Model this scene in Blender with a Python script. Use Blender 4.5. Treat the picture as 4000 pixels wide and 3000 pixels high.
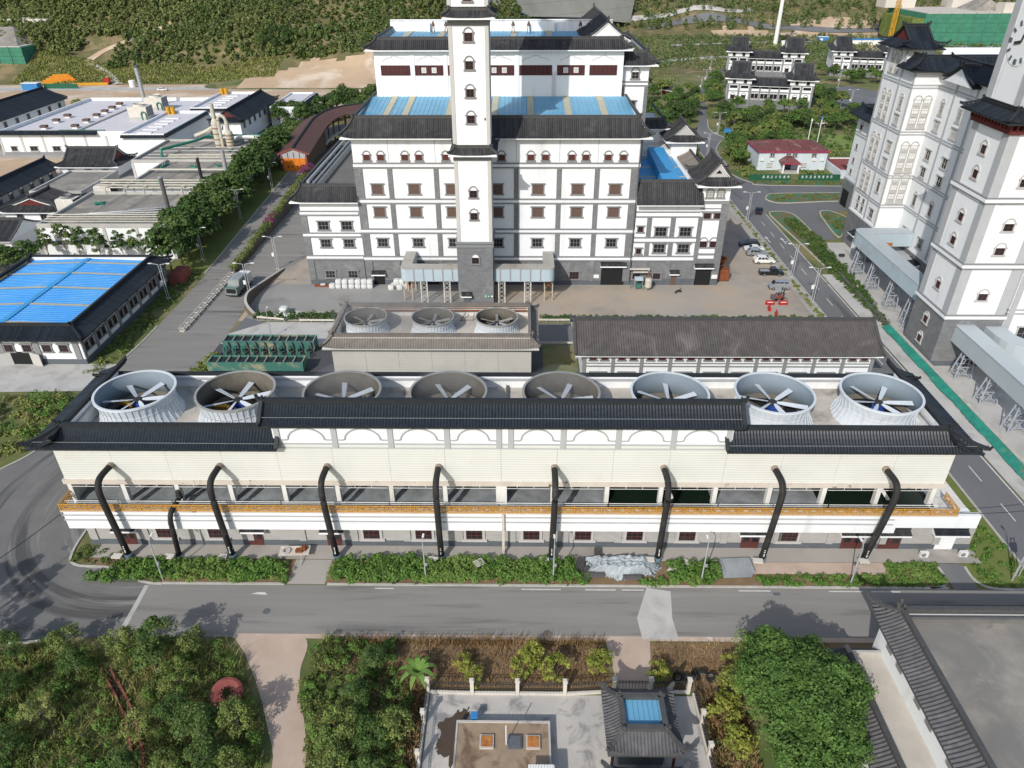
import bpy, math, random
import numpy as np
from math import radians as rd, sin, cos, pi, sqrt
from mathutils import Vector, Matrix
for o in list(bpy.data.objects): bpy.data.objects.remove(o)
SC = bpy.context.scene
COL = SC.collection
RND = random.Random(7)

# ------------------------------------------------------------------ camera
def set_camera():
    p, y, r = rd(31.8), rd(.8), rd(-.22)
    fwd = Vector((-sin(y)*cos(p), cos(y)*cos(p), -sin(p)))
    right = Vector((cos(y), sin(y), 0)); up = right.cross(fwd)
    rr = right*cos(r)+up*sin(r); uu = up*cos(r)-right*sin(r)
    cd = bpy.data.cameras.new('camera'); c = bpy.data.objects.new('camera', cd); COL.objects.link(c)
    m = Matrix((rr, uu, -fwd)).transposed().to_4x4(); m.translation = (0, 0, 64)
    c.matrix_world = m
    cd.sensor_fit = 'HORIZONTAL'; cd.sensor_width = 36; cd.lens = 36*2800/4000
    cd.clip_start = .5; cd.clip_end = 6000
    SC.camera = c
set_camera()
# ------------------------------------------------------------------ sky, sun, exposure
SUN_AZ, SUN_EL = rd(26), rd(35.5)        # light travels 26 deg to the right of +Y
w = bpy.data.worlds.new('World'); SC.world = w; w.use_nodes = True
nt = w.node_tree; nt.nodes.clear()
sky = nt.nodes.new('ShaderNodeTexSky'); sky.sky_type = 'NISHITA'; sky.sun_disc = False
sky.sun_elevation = SUN_EL; sky.sun_rotation = rd(180)+SUN_AZ
sky.air_density = 1.2; sky.dust_density = 1.5
bg = nt.nodes.new('ShaderNodeBackground'); bg.inputs[1].default_value = .145
wo = nt.nodes.new('ShaderNodeOutputWorld')
nt.links.new(sky.outputs[0], bg.inputs[0]); nt.links.new(bg.outputs[0], wo.inputs[0])
sd = bpy.data.lights.new('sun', 'SUN'); sd.energy = 3.6; sd.angle = rd(.53); sd.color = (1, .965, .91)
so = bpy.data.objects.new('sun', sd); COL.objects.link(so)
dv = Vector((sin(SUN_AZ)*cos(SUN_EL), cos(SUN_AZ)*cos(SUN_EL), -sin(SUN_EL)))
so.rotation_euler = dv.to_track_quat('-Z', 'Y').to_euler()
SC.view_settings.view_transform = 'Standard'; SC.view_settings.look = 'None'
SC.view_settings.exposure = 0.0; SC.view_settings.gamma = 1
SC.view_settings.use_curve_mapping = False
SC.render.engine = 'CYCLES'
SC.cycles.max_bounces = 5; SC.cycles.diffuse_bounces = 3; SC.cycles.transparent_max_bounces = 6

# ------------------------------------------------------------------ materials
MAT = {}
def mat(name, col, rough=.8, metal=0, var=0, scale=1., col2=None, bump=0, bscale=None, spec=.3, tex=None, detail=6,
        stain=None, stain_scale=.25, stain_lo=.55, stain_hi=.75, island=0, stretch=None, coord='Object', trans=0, attr=None):
    """procedural principled material: noise between col and col2, optional stains, bump, per-leaf variation"""
    m = bpy.data.materials.new(name); m.use_nodes = True; MAT[name] = m
    N = m.node_tree.nodes; L = m.node_tree.links
    b = N['Principled BSDF']; b.inputs['Roughness'].default_value = rough; b.inputs['Metallic'].default_value = metal
    b.inputs['Specular IOR Level'].default_value = spec
    c4 = lambda c: (c[0], c[1], c[2], 1)
    if isinstance(col, (int, float)): col = (col, col, col)
    if col2 is None: col2 = tuple(max(0, x*(1-var)) for x in col)
    geo = N.new('ShaderNodeTexCoord'); vec = geo.outputs['Object']
    if coord == 'World':
        g2 = N.new('ShaderNodeNewGeometry'); vec = g2.outputs['Position']
    if stretch:
        mp = N.new('ShaderNodeMapping'); mp.inputs['Scale'].default_value = stretch; L.new(vec, mp.inputs[0]); vec = mp.outputs[0]
    def noise(sc, det=detail, dist=0, v=None):
        n = N.new('ShaderNodeTexNoise'); n.inputs['Scale'].default_value = sc; n.inputs['Detail'].default_value = det
        n.inputs['Roughness'].default_value = .62; n.inputs['Distortion'].default_value = dist
        L.new(v or vec, n.inputs['Vector']); return n.outputs['Fac']
    def mix(f, a, c):
        mx = N.new('ShaderNodeMix'); mx.data_type = 'RGBA'
        if isinstance(f, (int, float)): mx.inputs[0].default_value = f
        else: L.new(f, mx.inputs[0])
        for s, i in ((a, 6), (c, 7)):
            if isinstance(s, tuple): mx.inputs[i].default_value = c4(s)
            else: L.new(s, mx.inputs[i])
        return mx.outputs[2]
    def ramp(f, lo, hi):
        r = N.new('ShaderNodeMapRange'); r.inputs[1].default_value = lo; r.inputs[2].default_value = hi; L.new(f, r.inputs[0]); return r.outputs[0]
    out = mix(ramp(noise(scale), .3, .7), tuple(col), tuple(col2))
    if tex: out = tex(N, L, vec, out, mix, noise, ramp)
    if island:
        gi = N.new('ShaderNodeNewGeometry'); hs = N.new('ShaderNodeHueSaturation')
        L.new(out, hs.inputs['Color']); L.new(ramp(gi.outputs['Random Per Island'], 0, 1), hs.inputs['Value'])
        mr = hs.inputs['Value'].links[0].from_node; mr.inputs[3].default_value = 1-island; mr.inputs[4].default_value = 1+island
        out = hs.outputs[0]
    if stain:
        out = mix(ramp(noise(stain_scale, 8, .6), stain_lo, stain_hi), out, tuple(stain))
    L.new(out, b.inputs['Base Color'])
    if bump:
        bp = N.new('ShaderNodeBump'); bp.inputs['Strength'].default_value = bump; bp.inputs['Distance'].default_value = .05
        L.new(noise(bscale or scale*6), bp.inputs['Height']); L.new(bp.outputs[0], b.inputs['Normal'])
    if trans:
        tr = N.new('ShaderNodeBsdfTranslucent'); L.new(out, tr.inputs[0]); ms = N.new('ShaderNodeMixShader'); ms.inputs[0].default_value = trans
        L.new(b.outputs[0], ms.inputs[1]); L.new(tr.outputs[0], ms.inputs[2]); L.new(ms.outputs[0], N['Material Output'].inputs[0])
    return m
def t_brick(s=1., c2=.8, mort=.7, w=.6, h=.2):
    def f(N, L, vec, out, mix, noise, ramp):
        # bricks on vertical walls: x+y along, z up
        sp = N.new('ShaderNodeSeparateXYZ'); L.new(vec, sp.inputs[0]); ad = N.new('ShaderNodeMath'); L.new(sp.outputs[0], ad.inputs[0]); L.new(sp.outputs[1], ad.inputs[1])
        cb = N.new('ShaderNodeCombineXYZ'); L.new(ad.outputs[0], cb.inputs[0]); L.new(sp.outputs[2], cb.inputs[1])
        br = N.new('ShaderNodeTexBrick'); br.inputs['Scale'].default_value = s; br.inputs['Brick Width'].default_value = w; br.inputs['Row Height'].default_value = h
        br.inputs['Mortar Size'].default_value = .02; br.inputs['Color1'].default_value = (1, 1, 1, 1); br.inputs['Color2'].default_value = (c2, c2, c2, 1); br.inputs['Mortar'].default_value = (mort, mort, mort, 1)
        L.new(cb.outputs[0], br.inputs['Vector'])
        mx = N.new('ShaderNodeMix'); mx.data_type = 'RGBA'; mx.blend_type = 'MULTIPLY'; mx.inputs[0].default_value = 1
        L.new(out, mx.inputs[6]); L.new(br.outputs[0], mx.inputs[7]); return mx.outputs[2]
    return f
def t_lines(axis=2, freq=4., dark=.75, duty=.3):
    def f(N, L, vec, out, mix, noise, ramp):
        sp = N.new('ShaderNodeSeparateXYZ'); L.new(vec, sp.inputs[0])
        m1 = N.new('ShaderNodeMath'); m1.operation = 'MULTIPLY'; m1.inputs[1].default_value = freq; L.new(sp.outputs[axis], m1.inputs[0])
        m2 = N.new('ShaderNodeMath'); m2.operation = 'FRACT'; L.new(m1.outputs[0], m2.inputs[0])
        m3 = N.new('ShaderNodeMath'); m3.operation = 'LESS_THAN'; m3.inputs[1].default_value = duty; L.new(m2.outputs[0], m3.inputs[0])
        mx = N.new('ShaderNodeMix'); mx.data_type = 'RGBA'; mx.blend_type = 'MULTIPLY'; L.new(m3.outputs[0], mx.inputs[0])
        L.new(out, mx.inputs[6]); mx.inputs[7].default_value = (dark, dark, dark, 1); return mx.outputs[2]
    return f
def t_patches(*specs):
    """several colour patches: (colour, scale, lo, hi)"""
    def f(N, L, vec, out, mix, noise, ramp):
        for c, s, lo, hi in specs: out = mix(ramp(noise(s, 7, .4), lo, hi), out, tuple(c))
        return out
    return f
def t_polar(cx, cy, *specs):
    def f(N, L, vec, out, mix, noise, ramp):
        sb = N.new('ShaderNodeVectorMath'); sb.operation = 'SUBTRACT'; sb.inputs[1].default_value = (cx, cy, 0); L.new(vec, sb.inputs[0])
        ln = N.new('ShaderNodeVectorMath'); ln.operation = 'LENGTH'; L.new(sb.outputs[0], ln.inputs[0]); sp = N.new('ShaderNodeSeparateXYZ'); L.new(sb.outputs[0], sp.inputs[0])
        cb = N.new('ShaderNodeCombineXYZ'); L.new(ln.outputs['Value'], cb.inputs[0])
        for k in (0, 1):
            m = N.new('ShaderNodeMath'); m.operation = 'MULTIPLY'; m.inputs[1].default_value = .06; L.new(sp.outputs[k], m.inputs[0]); L.new(m.outputs[0], cb.inputs[k+1])
        for c, s, lo, hi in specs: out = mix(ramp(noise(s, 6, .1, cb.outputs[0]), lo, hi), out, tuple(c))
        return out
    return f
def t_streak(c, sx=.6, sz=.05, lo=.55, hi=.8):
    def f(N, L, vec, out, mix, noise, ramp):
        mp = N.new('ShaderNodeMapping'); mp.inputs['Scale'].default_value = (sx, sx, sz); L.new(vec, mp.inputs[0])
        return mix(ramp(noise(1., 6, 0, mp.outputs[0]), lo, hi), out, tuple(c))
    return f
# walls
mat('white', (.79, .805, .81), .85, var=.05, scale=.3, tex=t_streak((.55, .555, .54), .6, .05, .56, .85), coord='World')
mat('white_old', (.72, .71, .67), .85, var=.1, scale=.5, tex=t_streak((.42, .38, .32), .8, .1, .5, .8), coord='World')
mat('greybrick', (.20, .205, .21), .85, var=.2, scale=.7, tex=t_brick(1., .82, 1.15, .8, .3), stain=(.27, .27, .26), stain_scale=.35, coord='World')
mat('greybrick_light', (.42, .41, .39), .85, var=.12, scale=.6, tex=t_brick(1., .9, .85, .8, .3), coord='World')
mat('plinth', (.115, .13, .145), .8, var=.2, scale=1.5, coord='World')
mat('band', (.235, .24, .245), .8, var=.12, scale=.8, coord='World')
mat('bandlight', (.42, .43, .44), .8, var=.1, scale=.8, coord='World')
mat('pier', (.52, .51, .48), .85, var=.1, scale=.5, coord='World')
mat('surround', (.24, .235, .235), .8, var=.12, scale=2)
mat('surround_light', (.48, .47, .45), .8, var=.12, scale=2)
mat('cladding', (.67, .68, .63), .6, var=.07, scale=.25, tex=t_lines(2, 2.9, .82, .25), stain=(.58, .52, .45), stain_scale=.3, stain_lo=.6, stain_hi=.85, coord='World')
mat('cladding_grey', (.53, .52, .48), .65, var=.1, scale=.2, tex=t_lines(2, 2.9, .82, .25), stain=(.42, .39, .34), stain_scale=.35, stain_lo=.55, stain_hi=.85, coord='World')
mat('ledge', (.60, .54, .47), .85, var=.18, scale=.6, stain=(.16, .11, .07), stain_scale=.9, stain_lo=.64, stain_hi=.7, coord='World')
# roofs
mat('tile_dark', (.020, .025, .032), .38, var=.5, scale=2.2, spec=.45, island=.35, coord='World')
mat('tile_grey', (.045, .045, .047), .65, var=.4, scale=1.2, stain=(.075, .074, .07), stain_scale=.4, island=.3, coord='World')
mat('tile_mid', (.105, .103, .107), .75, var=.35, scale=1.5, stain=(.15, .145, .14), stain_scale=.5, island=.22, coord='World')
mat('tile_brown', (.105, .095, .088), .75, var=.35, scale=.8, stain=(.17, .155, .14), stain_scale=.25, island=.25, coord='World')
mat('tile_pale', (.21, .185, .16), .75, var=.3, scale=.8, stain=(.14, .135, .13), stain_scale=.2, island=.25, coord='World')
mat('ridge', (.028, .032, .036), .6, var=.3, scale=2)
mat('ridge_grey', (.085, .085, .085), .7, var=.3, scale=2)
mat('blue_roof', (.06, .35, .68), .45, var=.18, scale=.25, coord='World')
mat('blue_roof_pale', (.16, .40, .58), .5, var=.2, scale=.25, stain=(.26, .42, .50), stain_scale=.15, coord='World')
mat('blue_roof_vivid', (.05, .28, .68), .45, col2=(.09, .33, .66), scale=.2, coord='World', stain=(.17, .38, .62), stain_scale=.3)
mat('roof_stripe', (.50, .47, .34), .6, var=.2, scale=.6, coord='World')
mat('flat_roof', (.55, .505, .44), .9, var=.25, scale=.35, stain=(.22, .20, .18), stain_scale=.22, stain_lo=.55, stain_hi=.72, coord='World', bump=.2)
mat('flat_roof_grey', (.31, .285, .245), .9, var=.3, scale=.35, stain=(.19, .18, .165), stain_scale=.2, stain_lo=.45, stain_hi=.65, coord='World', bump=.2,
    tex=t_patches(((.38, .345, .285), .12, .5, .65), ((.16, .15, .135), .5, .62, .72)))
mat('flat_roof_slate', (.17, .165, .155), .9, var=.25, scale=.4, stain=(.12, .118, .115), stain_scale=.3, coord='World', bump=.2)
mat('flat_roof_white', (.62, .60, .62), .8, var=.12, scale=.3, coord='World')
mat('flat_roof_brown', (.34, .25, .17), .9, var=.25, scale=.8, stain=(.15, .10, .065), stain_scale=.35, stain_lo=.52, stain_hi=.64, coord='World', bump=.2)
mat('brown_metal', (.115, .062, .052), .6, var=.2, scale=.5, tex=t_lines(1, 1.2, .8, .15), coord='World')
mat('red_roof', (.19, .07, .065), .65, var=.3, scale=.5, stain=(.36, .25, .22), stain_scale=.25, coord='World')
mat('red_trim', (.14, .028, .024), .6, var=.3, scale=2)
mat('crimson', (.42, .03, .10), .5)
# ground
mat('ground', (.16, .17, .055), 1, col2=(.24, .19, .11), scale=.05, coord='World', stain=(.085, .12, .035), stain_scale=.08, stain_lo=.42, stain_hi=.6, bump=.4, bscale=1.5,
    tex=t_patches(((.33, .24, .15), .035, .57, .68)))
mat('earth', (.52, .38, .25), 1, col2=(.42, .30, .20), scale=.06, coord='World', stain=(.60, .50, .39), stain_scale=.04, stain_lo=.5, stain_hi=.62, bump=.4, bscale=1.)
mat('asphalt', (.25, .237, .218), .9, col2=(.205, .195, .18), scale=.5, coord='World', bump=.1, bscale=12,
    tex=t_patches(((.26, .248, .23), .35, .52, .68), ((.115, .112, .108), .6, .56, .74)), stretch=(.07, 1., 1))
mat('asphalt_bend', (.18, .175, .166), .9, col2=(.145, .14, .134), scale=.3, coord='World', bump=.1, bscale=12, tex=t_polar(-46, 74, ((.085, .083, .08), .55, .5, .62), ((.255, .245, .228), .8, .56, .68)))
mat('asphalt_n', (.165, .166, .17), .9, col2=(.14, .142, .146), scale=.12, coord='World', bump=.1, bscale=12,
    tex=t_patches(((.21, .205, .20), .055, .55, .7), ((.085, .085, .087), .14, .62, .75)), stretch=(1.3, .35, 1))
mat('asphalt_dark', (.085, .087, .094), .9, var=.2, scale=.15, coord='World', bump=.1, bscale=12)
mat('concrete', (.40, .37, .33), .9, col2=(.33, .305, .275), scale=.1, coord='World', stain=(.24, .22, .20), stain_scale=.09, stain_lo=.56, stain_hi=.72, bump=.15, bscale=4)
mat('concrete_grey', (.30, .292, .278), .9, col2=(.25, .243, .232), scale=.12, coord='World', stain=(.20, .195, .185), stain_scale=.1, stain_lo=.5, stain_hi=.68, bump=.15, bscale=4)
mat('concrete_pale', (.50, .485, .46), .9, col2=(.42, .405, .38), scale=.18, coord='World', stain=(.34, .33, .31), stain_scale=.3, stain_lo=.5, stain_hi=.7, bump=.15, bscale=4)
mat('concrete_yard', (.37, .335, .29), .9, col2=(.31, .285, .255), scale=.07, coord='World', stain=(.41, .325, .245), stain_scale=.05, stain_lo=.42, stain_hi=.62, bump=.15, bscale=4,
    tex=t_patches(((.21, .205, .195), .045, .5, .64)))
mat('concrete_stained', (.52, .48, .43), .9, col2=(.40, .385, .36), scale=.35, coord='World', stain=(.25, .245, .235), stain_scale=.4, stain_lo=.5, stain_hi=.62, bump=.15, bscale=4)
mat('dust_path', (.52, .41, .33), 1, col2=(.42, .32, .25), scale=.25, coord='World', stain=(.70, .65, .58), stain_scale=.16, stain_lo=.62, stain_hi=.7, bump=.3)
mat('wet_stain', (.085, .062, .045), .5, var=.2, scale=1)
mat('kerb', (.50, .48, .43), .9, var=.25, scale=.8, coord='World')
mat('paint', (.68, .67, .63), .8, var=.3, scale=1.5, coord='World')
mat('stonewall', (.17, .14, .115), .95, var=.5, scale=1.2, coord='World', bump=.5)
mat('grass', (.11, .16, .032), 1, col2=(.17, .18, .055), scale=.3, coord='World', stain=(.22, .17, .08), stain_scale=.12, bump=.4, bscale=3)
mat('grass_lawn', (.15, .22, .045), 1, col2=(.19, .23, .07), scale=.2, coord='World', bump=.3, bscale=3)
mat('dry_grass', (.24, .155, .09), 1, col2=(.17, .12, .065), scale=.5, coord='World', stain=(.27, .19, .11), stain_scale=.4, bump=.5, bscale=3)
mat('green_net', (.02, .20, .14), .8, col2=(.09, .13, .05), scale=.5, coord='World', stain=(.15, .13, .06), stain_scale=.3, stain_lo=.42, stain_hi=.52, tex=t_patches(((.05, .28, .19), .7, .58, .64)))
mat('net_teal', (.03, .27, .20), .8, col2=(.02, .17, .13), scale=.7, coord='World', stain=(.16, .20, .12), stain_scale=.3, stain_lo=.58, stain_hi=.68)
mat('net_sheet', (.06, .235, .155), .8, col2=(.04, .16, .10), scale=.25, coord='World')
mat('hill_ground', (.155, .135, .062), 1, col2=(.115, .112, .045), scale=.4, coord='World', stain=(.24, .185, .10), stain_scale=.09, stain_lo=.5, stain_hi=.62, bump=.5, bscale=1)
mat('retain_grey', (.34, .33, .29), .95, col2=(.25, .24, .21), scale=.05, coord='World', tex=t_lines(2, .12, .8, .06))
# metal, misc
mat('fan_white', (.62, .66, .69), .5, var=.08, scale=.6, stain=(.45, .46, .45), stain_scale=.5, coord='World')
mat('fan_inner', (.22, .27, .31), .55, var=.12, scale=.5, coord='World')
mat('fan_inner_rust', (.15, .135, .11), .8, var=.3, scale=.8, coord='World')
mat('blade', (.60, .65, .69), .45, var=.1, scale=1)
mat('blade_dirty', (.36, .355, .33), .6, var=.3, scale=1)
mat('hub', (.035, .035, .035), .6)
mat('motor_yellow', (.55, .32, .05), .6, var=.3, scale=2)
mat('motor_blue', (.03, .08, .35), .5)
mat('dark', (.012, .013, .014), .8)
mat('water', (.012, .022, .018), .12, spec=.5, bump=.3, bscale=4)
mat('water_pale', (.30, .32, .33), .5, col2=(.15, .16, .165), scale=.5, coord='World', bump=.3, bscale=3)
mat('water_dark', (.006, .014, .009), .35, col2=(.010, .020, .012), scale=.4, coord='World', bump=.2, bscale=3)
mat('pipe_black', (.030, .029, .028), .75, var=.35, scale=.8, stain=(.07, .062, .055), stain_scale=.6, coord='World', bump=.3)
mat('pipe_cap', (.36, .29, .23), .8, var=.3, scale=2)
mat('pipe_blue', (.16, .24, .29), .6, var=.3, scale=3)
mat('pipe_green', (.02, .20, .13), .5, var=.2, scale=1)
mat('pipe_cream', (.55, .52, .43), .6, var=.25, scale=1)
mat('rail_orange', (.58, .30, .055), .6, var=.25, scale=2, stain=(.55, .30, .10), stain_scale=.2, coord='World')
mat('steel', (.42, .43, .44), .5, .3, var=.2, scale=2)
mat('steel_white', (.62, .60, .55), .6, var=.2, scale=1.5, stain=(.34, .22, .13), stain_scale=.9)
mat('steel_grey', (.33, .36, .40), .5, var=.15, scale=1.5)
mat('conveyor', (.44, .53, .58), .5, var=.12, scale=.3, stain=(.36, .36, .40), stain_scale=.2, coord='World')
mat('conveyor_top', (.40, .385, .35), .6, var=.2, scale=.3, stain=(.24, .15, .08), stain_scale=.25, coord='World')
mat('conveyor_grey', (.44, .49, .51), .5, var=.08, scale=.3, coord='World')
mat('rust', (.26, .085, .03), .8, var=.4, scale=2)
mat('rust_orange', (.55, .24, .06), .8, col2=(.22, .07, .03), scale=1.2)
mat('red_paint', (.45, .03, .025), .5, var=.3, scale=2)
mat('red_brick', (.30, .085, .07), .8, var=.3, scale=2)
mat('window_red', (.115, .038, .032), .6, var=.3, scale=3)
mat('shutter_brown', (.15, .095, .075), .7, var=.3, scale=3)
mat('maroon', (.085, .025, .026), .6, var=.3, scale=1, tex=t_lines(0, 1.1, .6, .2), coord='World')
mat('louvre', (.22, .24, .23), .6, tex=t_lines(2, 8, .5, .4))
mat('pane', (.022, .025, .028), .12, spec=.6, var=.4, scale=1)
mat('pane_white', (.50, .49, .46), .4, var=.2, scale=1)
mat('door_orange', (.75, .22, .02), .55, var=.15, scale=1)
mat('tank_green', (.055, .175, .145), .6, var=.2, scale=.6, stain=(.33, .30, .19), stain_scale=.35, stain_lo=.5, stain_hi=.68, coord='World')
mat('tank_dark', (.012, .022, .020), .3)
mat('bag_white', (.62, .63, .62), .8, var=.12, scale=1.5)
mat('box_cream', (.62, .58, .51), .8, var=.15, scale=1)
mat('tarp', (.36, .40, .42), .5, var=.2, scale=1, stain=(.24, .25, .25), stain_scale=.8)
mat('sheet_metal', (.42, .45, .47), .4, .3, var=.2, scale=1)
mat('sheet_brown', (.13, .125, .125), .6, var=.3, scale=2)
mat('prefab', (.60, .66, .69), .6, var=.08, scale=.5, tex=t_lines(0, .45, .78, .04), coord='World')
mat('hoard_green', (.018, .11, .06), .7, var=.2, scale=1)
mat('dark_skylight', (.02, .02, .02), .5)
mat('lamp_grey', (.40, .41, .42), .5, var=.1, scale=2)
mat('box_white', (.72, .72, .70), .6)
mat('sign_green', (.02, .35, .17), .5)
mat('blue_paint', (.04, .22, .50), .5, var=.2, scale=2)
mat('yellow_paint', (.62, .33, .03), .5, var=.25, scale=1)
mat('stucco_grey', (.47, .46, .43), .9, var=.2, scale=.3, coord='World')
# car paint
mat('car_black', (.012, .014, .020), .25, spec=.6); mat('car_white', (.72, .72, .71), .3, spec=.5); mat('car_silver', (.36, .38, .40), .3, .4)
mat('car_glass', (.010, .012, .014), .1, spec=.6); mat('tyre', (.018, .018, .018), .85); mat('rim', (.35, .35, .35), .4, .5)
mat('lamp_glass', (.6, .6, .58), .2); mat('tail_red', (.35, .01, .01), .3); mat('truck_grey', (.30, .33, .32), .6, var=.3, scale=1, stain=(.13, .15, .14), stain_scale=.8)
# foliage
def leafmat(n, a, b, c, isl=.38, sc=.35):
    a, b, c = [(q[0]*1.25, q[1]*1.2, q[2]*1.15) for q in (a, b, c)]
    mat(n, a, .65, col2=b, scale=sc, coord='World', stain=c, stain_scale=sc*.45, stain_lo=.5, stain_hi=.66, island=isl, trans=.22, spec=.2)
leafmat('leaf_bush', (.115, .215, .045), (.065, .135, .028), (.165, .25, .065))
leafmat('leaf_tree', (.095, .175, .042), (.055, .11, .028), (.145, .215, .055))
leafmat('leaf_mid', (.075, .135, .036), (.045, .088, .025), (.13, .175, .055))
leafmat('leaf_dark', (.062, .110, .032), (.038, .072, .022), (.09, .14, .042))
leafmat('leaf_olive', (.16, .21, .058), (.085, .13, .036), (.225, .255, .085), .5)
leafmat('leaf_grass', (.20, .225, .07), (.13, .155, .045), (.27, .265, .10))
leafmat('leaf_dry', (.25, .165, .085), (.15, .105, .05), (.33, .25, .14))
leafmat('leaf_rough', (.115, .165, .042), (.06, .095, .026), (.19, .175, .065), .5)
leafmat('leaf_yellow', (.22, .25, .045), (.14, .18, .035), (.28, .28, .06))
leafmat('leaf_hill', (.155, .19, .065), (.10, .135, .045), (.20, .22, .085), sc=.06)
leafmat('leaf_hill_b', (.115, .165, .055), (.075, .115, .038), (.17, .20, .075), sc=.06)
leafmat('leaf_pink', (.25, .06, .17), (.18, .05, .12), (.10, .12, .04))
mat('bark', (.17, .13, .095), .9, var=.4, scale=3)
mat('bark_pale', (.30, .26, .20), .9, var=.3, scale=3)

# ------------------------------------------------------------------ mesh helpers
class MB:
    def __init__(s): s.v = []; s.f = []
    def add(s, vs, fs):
        o = len(s.v); s.v += [tuple(x) for x in vs]; s.f += [tuple(i+o for i in f) for f in fs]; return s
    def quad(s, a, b, c, d): return s.add((a, b, c, d), ((0, 1, 2, 3),))
    def poly(s, pts): return s.add(pts, (tuple(range(len(pts))),))
    def box(s, x0, y0, z0, x1, y1, z1):
        return s.add(((x0, y0, z0), (x1, y0, z0), (x1, y1, z0), (x0, y1, z0), (x0, y0, z1), (x1, y0, z1), (x1, y1, z1), (x0, y1, z1)),
                     ((0, 3, 2, 1), (4, 5, 6, 7), (0, 1, 5, 4), (1, 2, 6, 5), (2, 3, 7, 6), (3, 0, 4, 7)))
    def cbox(s, x, y, z, w, d, h): return s.box(x-w/2, y-d/2, z, x+w/2, y+d/2, z+h)
    def prism(s, pts, z0, z1):
        n = len(pts); z1f = z1 if callable(z1) else (lambda x, y: z1); z0f = z0 if callable(z0) else (lambda x, y: z0)
        vs = [(x, y, z0f(x, y)) for x, y in pts]+[(x, y, z1f(x, y)) for x, y in pts]
        return s.add(vs, [tuple(range(n))[::-1], tuple(range(n, 2*n))]+[(i, (i+1) % n, n+(i+1) % n, n+i) for i in range(n)])
    def bar(s, p, q, w, h=None):
        """rectangular bar from p to q"""
        h = h or w; p = Vector(p); q = Vector(q); d = (q-p)
        if d.length < 1e-6: return s
        d.normalize(); u = d.cross(Vector((0, 0, 1)))
        if u.length < 1e-3: u = Vector((1, 0, 0))
        u.normalize(); v = u.cross(d); u *= w/2; v *= h/2
        vs = [p-u-v, p+u-v, p+u+v, p-u+v, q-u-v, q+u-v, q+u+v, q-u+v]
        return s.add(vs, ((0, 3, 2, 1), (4, 5, 6, 7), (0, 1, 5, 4), (1, 2, 6, 5), (2, 3, 7, 6), (3, 0, 4, 7)))
    def tube(s, pts, r, n=8, caps=True):
        pts = [Vector(p) for p in pts]; rs = r if isinstance(r, (list, tuple)) else [r]*len(pts)
        rings = []; ref = Vector((0, 0, 1))
        for i, p in enumerate(pts):
            d = (pts[min(i+1, len(pts)-1)]-pts[max(i-1, 0)]).normalized()
            u = d.cross(ref)
            if u.length < .05: u = d.cross(Vector((0, 1, 0)))
            u.normalize(); v = u.cross(d)
            rings.append([p+(u*cos(2*pi*k/n)+v*sin(2*pi*k/n))*rs[i] for k in range(n)])
        vs = [x for R in rings for x in R]
        fs = [(i*n+k, i*n+(k+1) % n, (i+1)*n+(k+1) % n, (i+1)*n+k) for i in range(len(pts)-1) for k in range(n)]
        if caps: fs += [tuple(range(n))[::-1], tuple(range((len(pts)-1)*n, len(pts)*n))]
        return s.add(vs, fs)
    def lathe(s, prof, n=24, c=(0, 0, 0), close=False):
        vs = [(c[0]+r*cos(2*pi*k/n), c[1]+r*sin(2*pi*k/n), c[2]+z) for r, z in prof for k in range(n)]
        m = len(prof)
        fs = [(i*n+k, i*n+(k+1) % n, (i+1)*n+(k+1) % n, (i+1)*n+k) for i in range(m-1) for k in range(n)]
        if close: fs += [tuple(range((m-1)*n, m*n)), tuple(range(n))[::-1]]
        return s.add(vs, fs)
    def xf(s, M):
        s.v = [tuple(M @ Vector(p)) for p in s.v]; return s
    def mesh(s, name, m, smooth=False):
        me = bpy.data.meshes.new(name); me.from_pydata(s.v, [], s.f)
        if m: me.materials.append(MAT[m] if isinstance(m, str) else m)
        if smooth: me.polygons.foreach_set('use_smooth', [True]*len(me.polygons))
        me.update(); return me
def ob(name, data, parent=None, loc=None, rz=0, sc=None):
    o = bpy.data.objects.new(name, data); COL.objects.link(o)
    if parent is not None: o.parent = parent
    if loc is not None: o.location = loc
    if rz: o.rotation_euler[2] = rz
    if sc is not None: o.scale = (sc, sc, sc) if isinstance(sc, (int, float)) else sc
    return o
def tag(o, label=None, cat=None, group=None, kind=None):
    if label: o['label'] = label
    if cat: o['category'] = cat
    if group: o['group'] = group
    if kind: o['kind'] = kind
    return o
def thing(name, label, cat, loc=(0, 0, 0), rz=0, group=None):
    return tag(ob(name, None, None, loc, rz), label, cat, group)
def part(name, mb, m, parent, loc=None, rz=0, smooth=False, kind=None, label=None):
    return tag(ob(name, mb.mesh(name, m, smooth), parent, loc, rz), label, kind=kind)
def struct(name, mb, m, smooth=False): return tag(ob(name, mb.mesh(name, m, smooth)), kind='structure')
CACHE = {}
ORDW = ['first', 'second', 'third', 'fourth', 'fifth', 'sixth', 'seventh', 'eighth', 'ninth', 'tenth', 'eleventh', 'twelfth', 'thirteenth', 'fourteenth', 'fifteenth', 'sixteenth', 'seventeenth', 'eighteenth', 'nineteenth']
TENS = {2: 'twent', 3: 'thirt', 4: 'fort', 5: 'fift', 6: 'sixt', 7: 'sevent', 8: 'eight', 9: 'ninet'}
def ordw(i):
    n = i+1
    if n < 20: return ORDW[i]
    t, u = divmod(n, 10)
    return TENS[t]+('ieth' if u == 0 else 'y-'+ORDW[u-1])
def ordinal_labels(objs, fmt, key):
    for i, o in enumerate(sorted(objs, key=key)): o['label'] = fmt % ordw(i)
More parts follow.
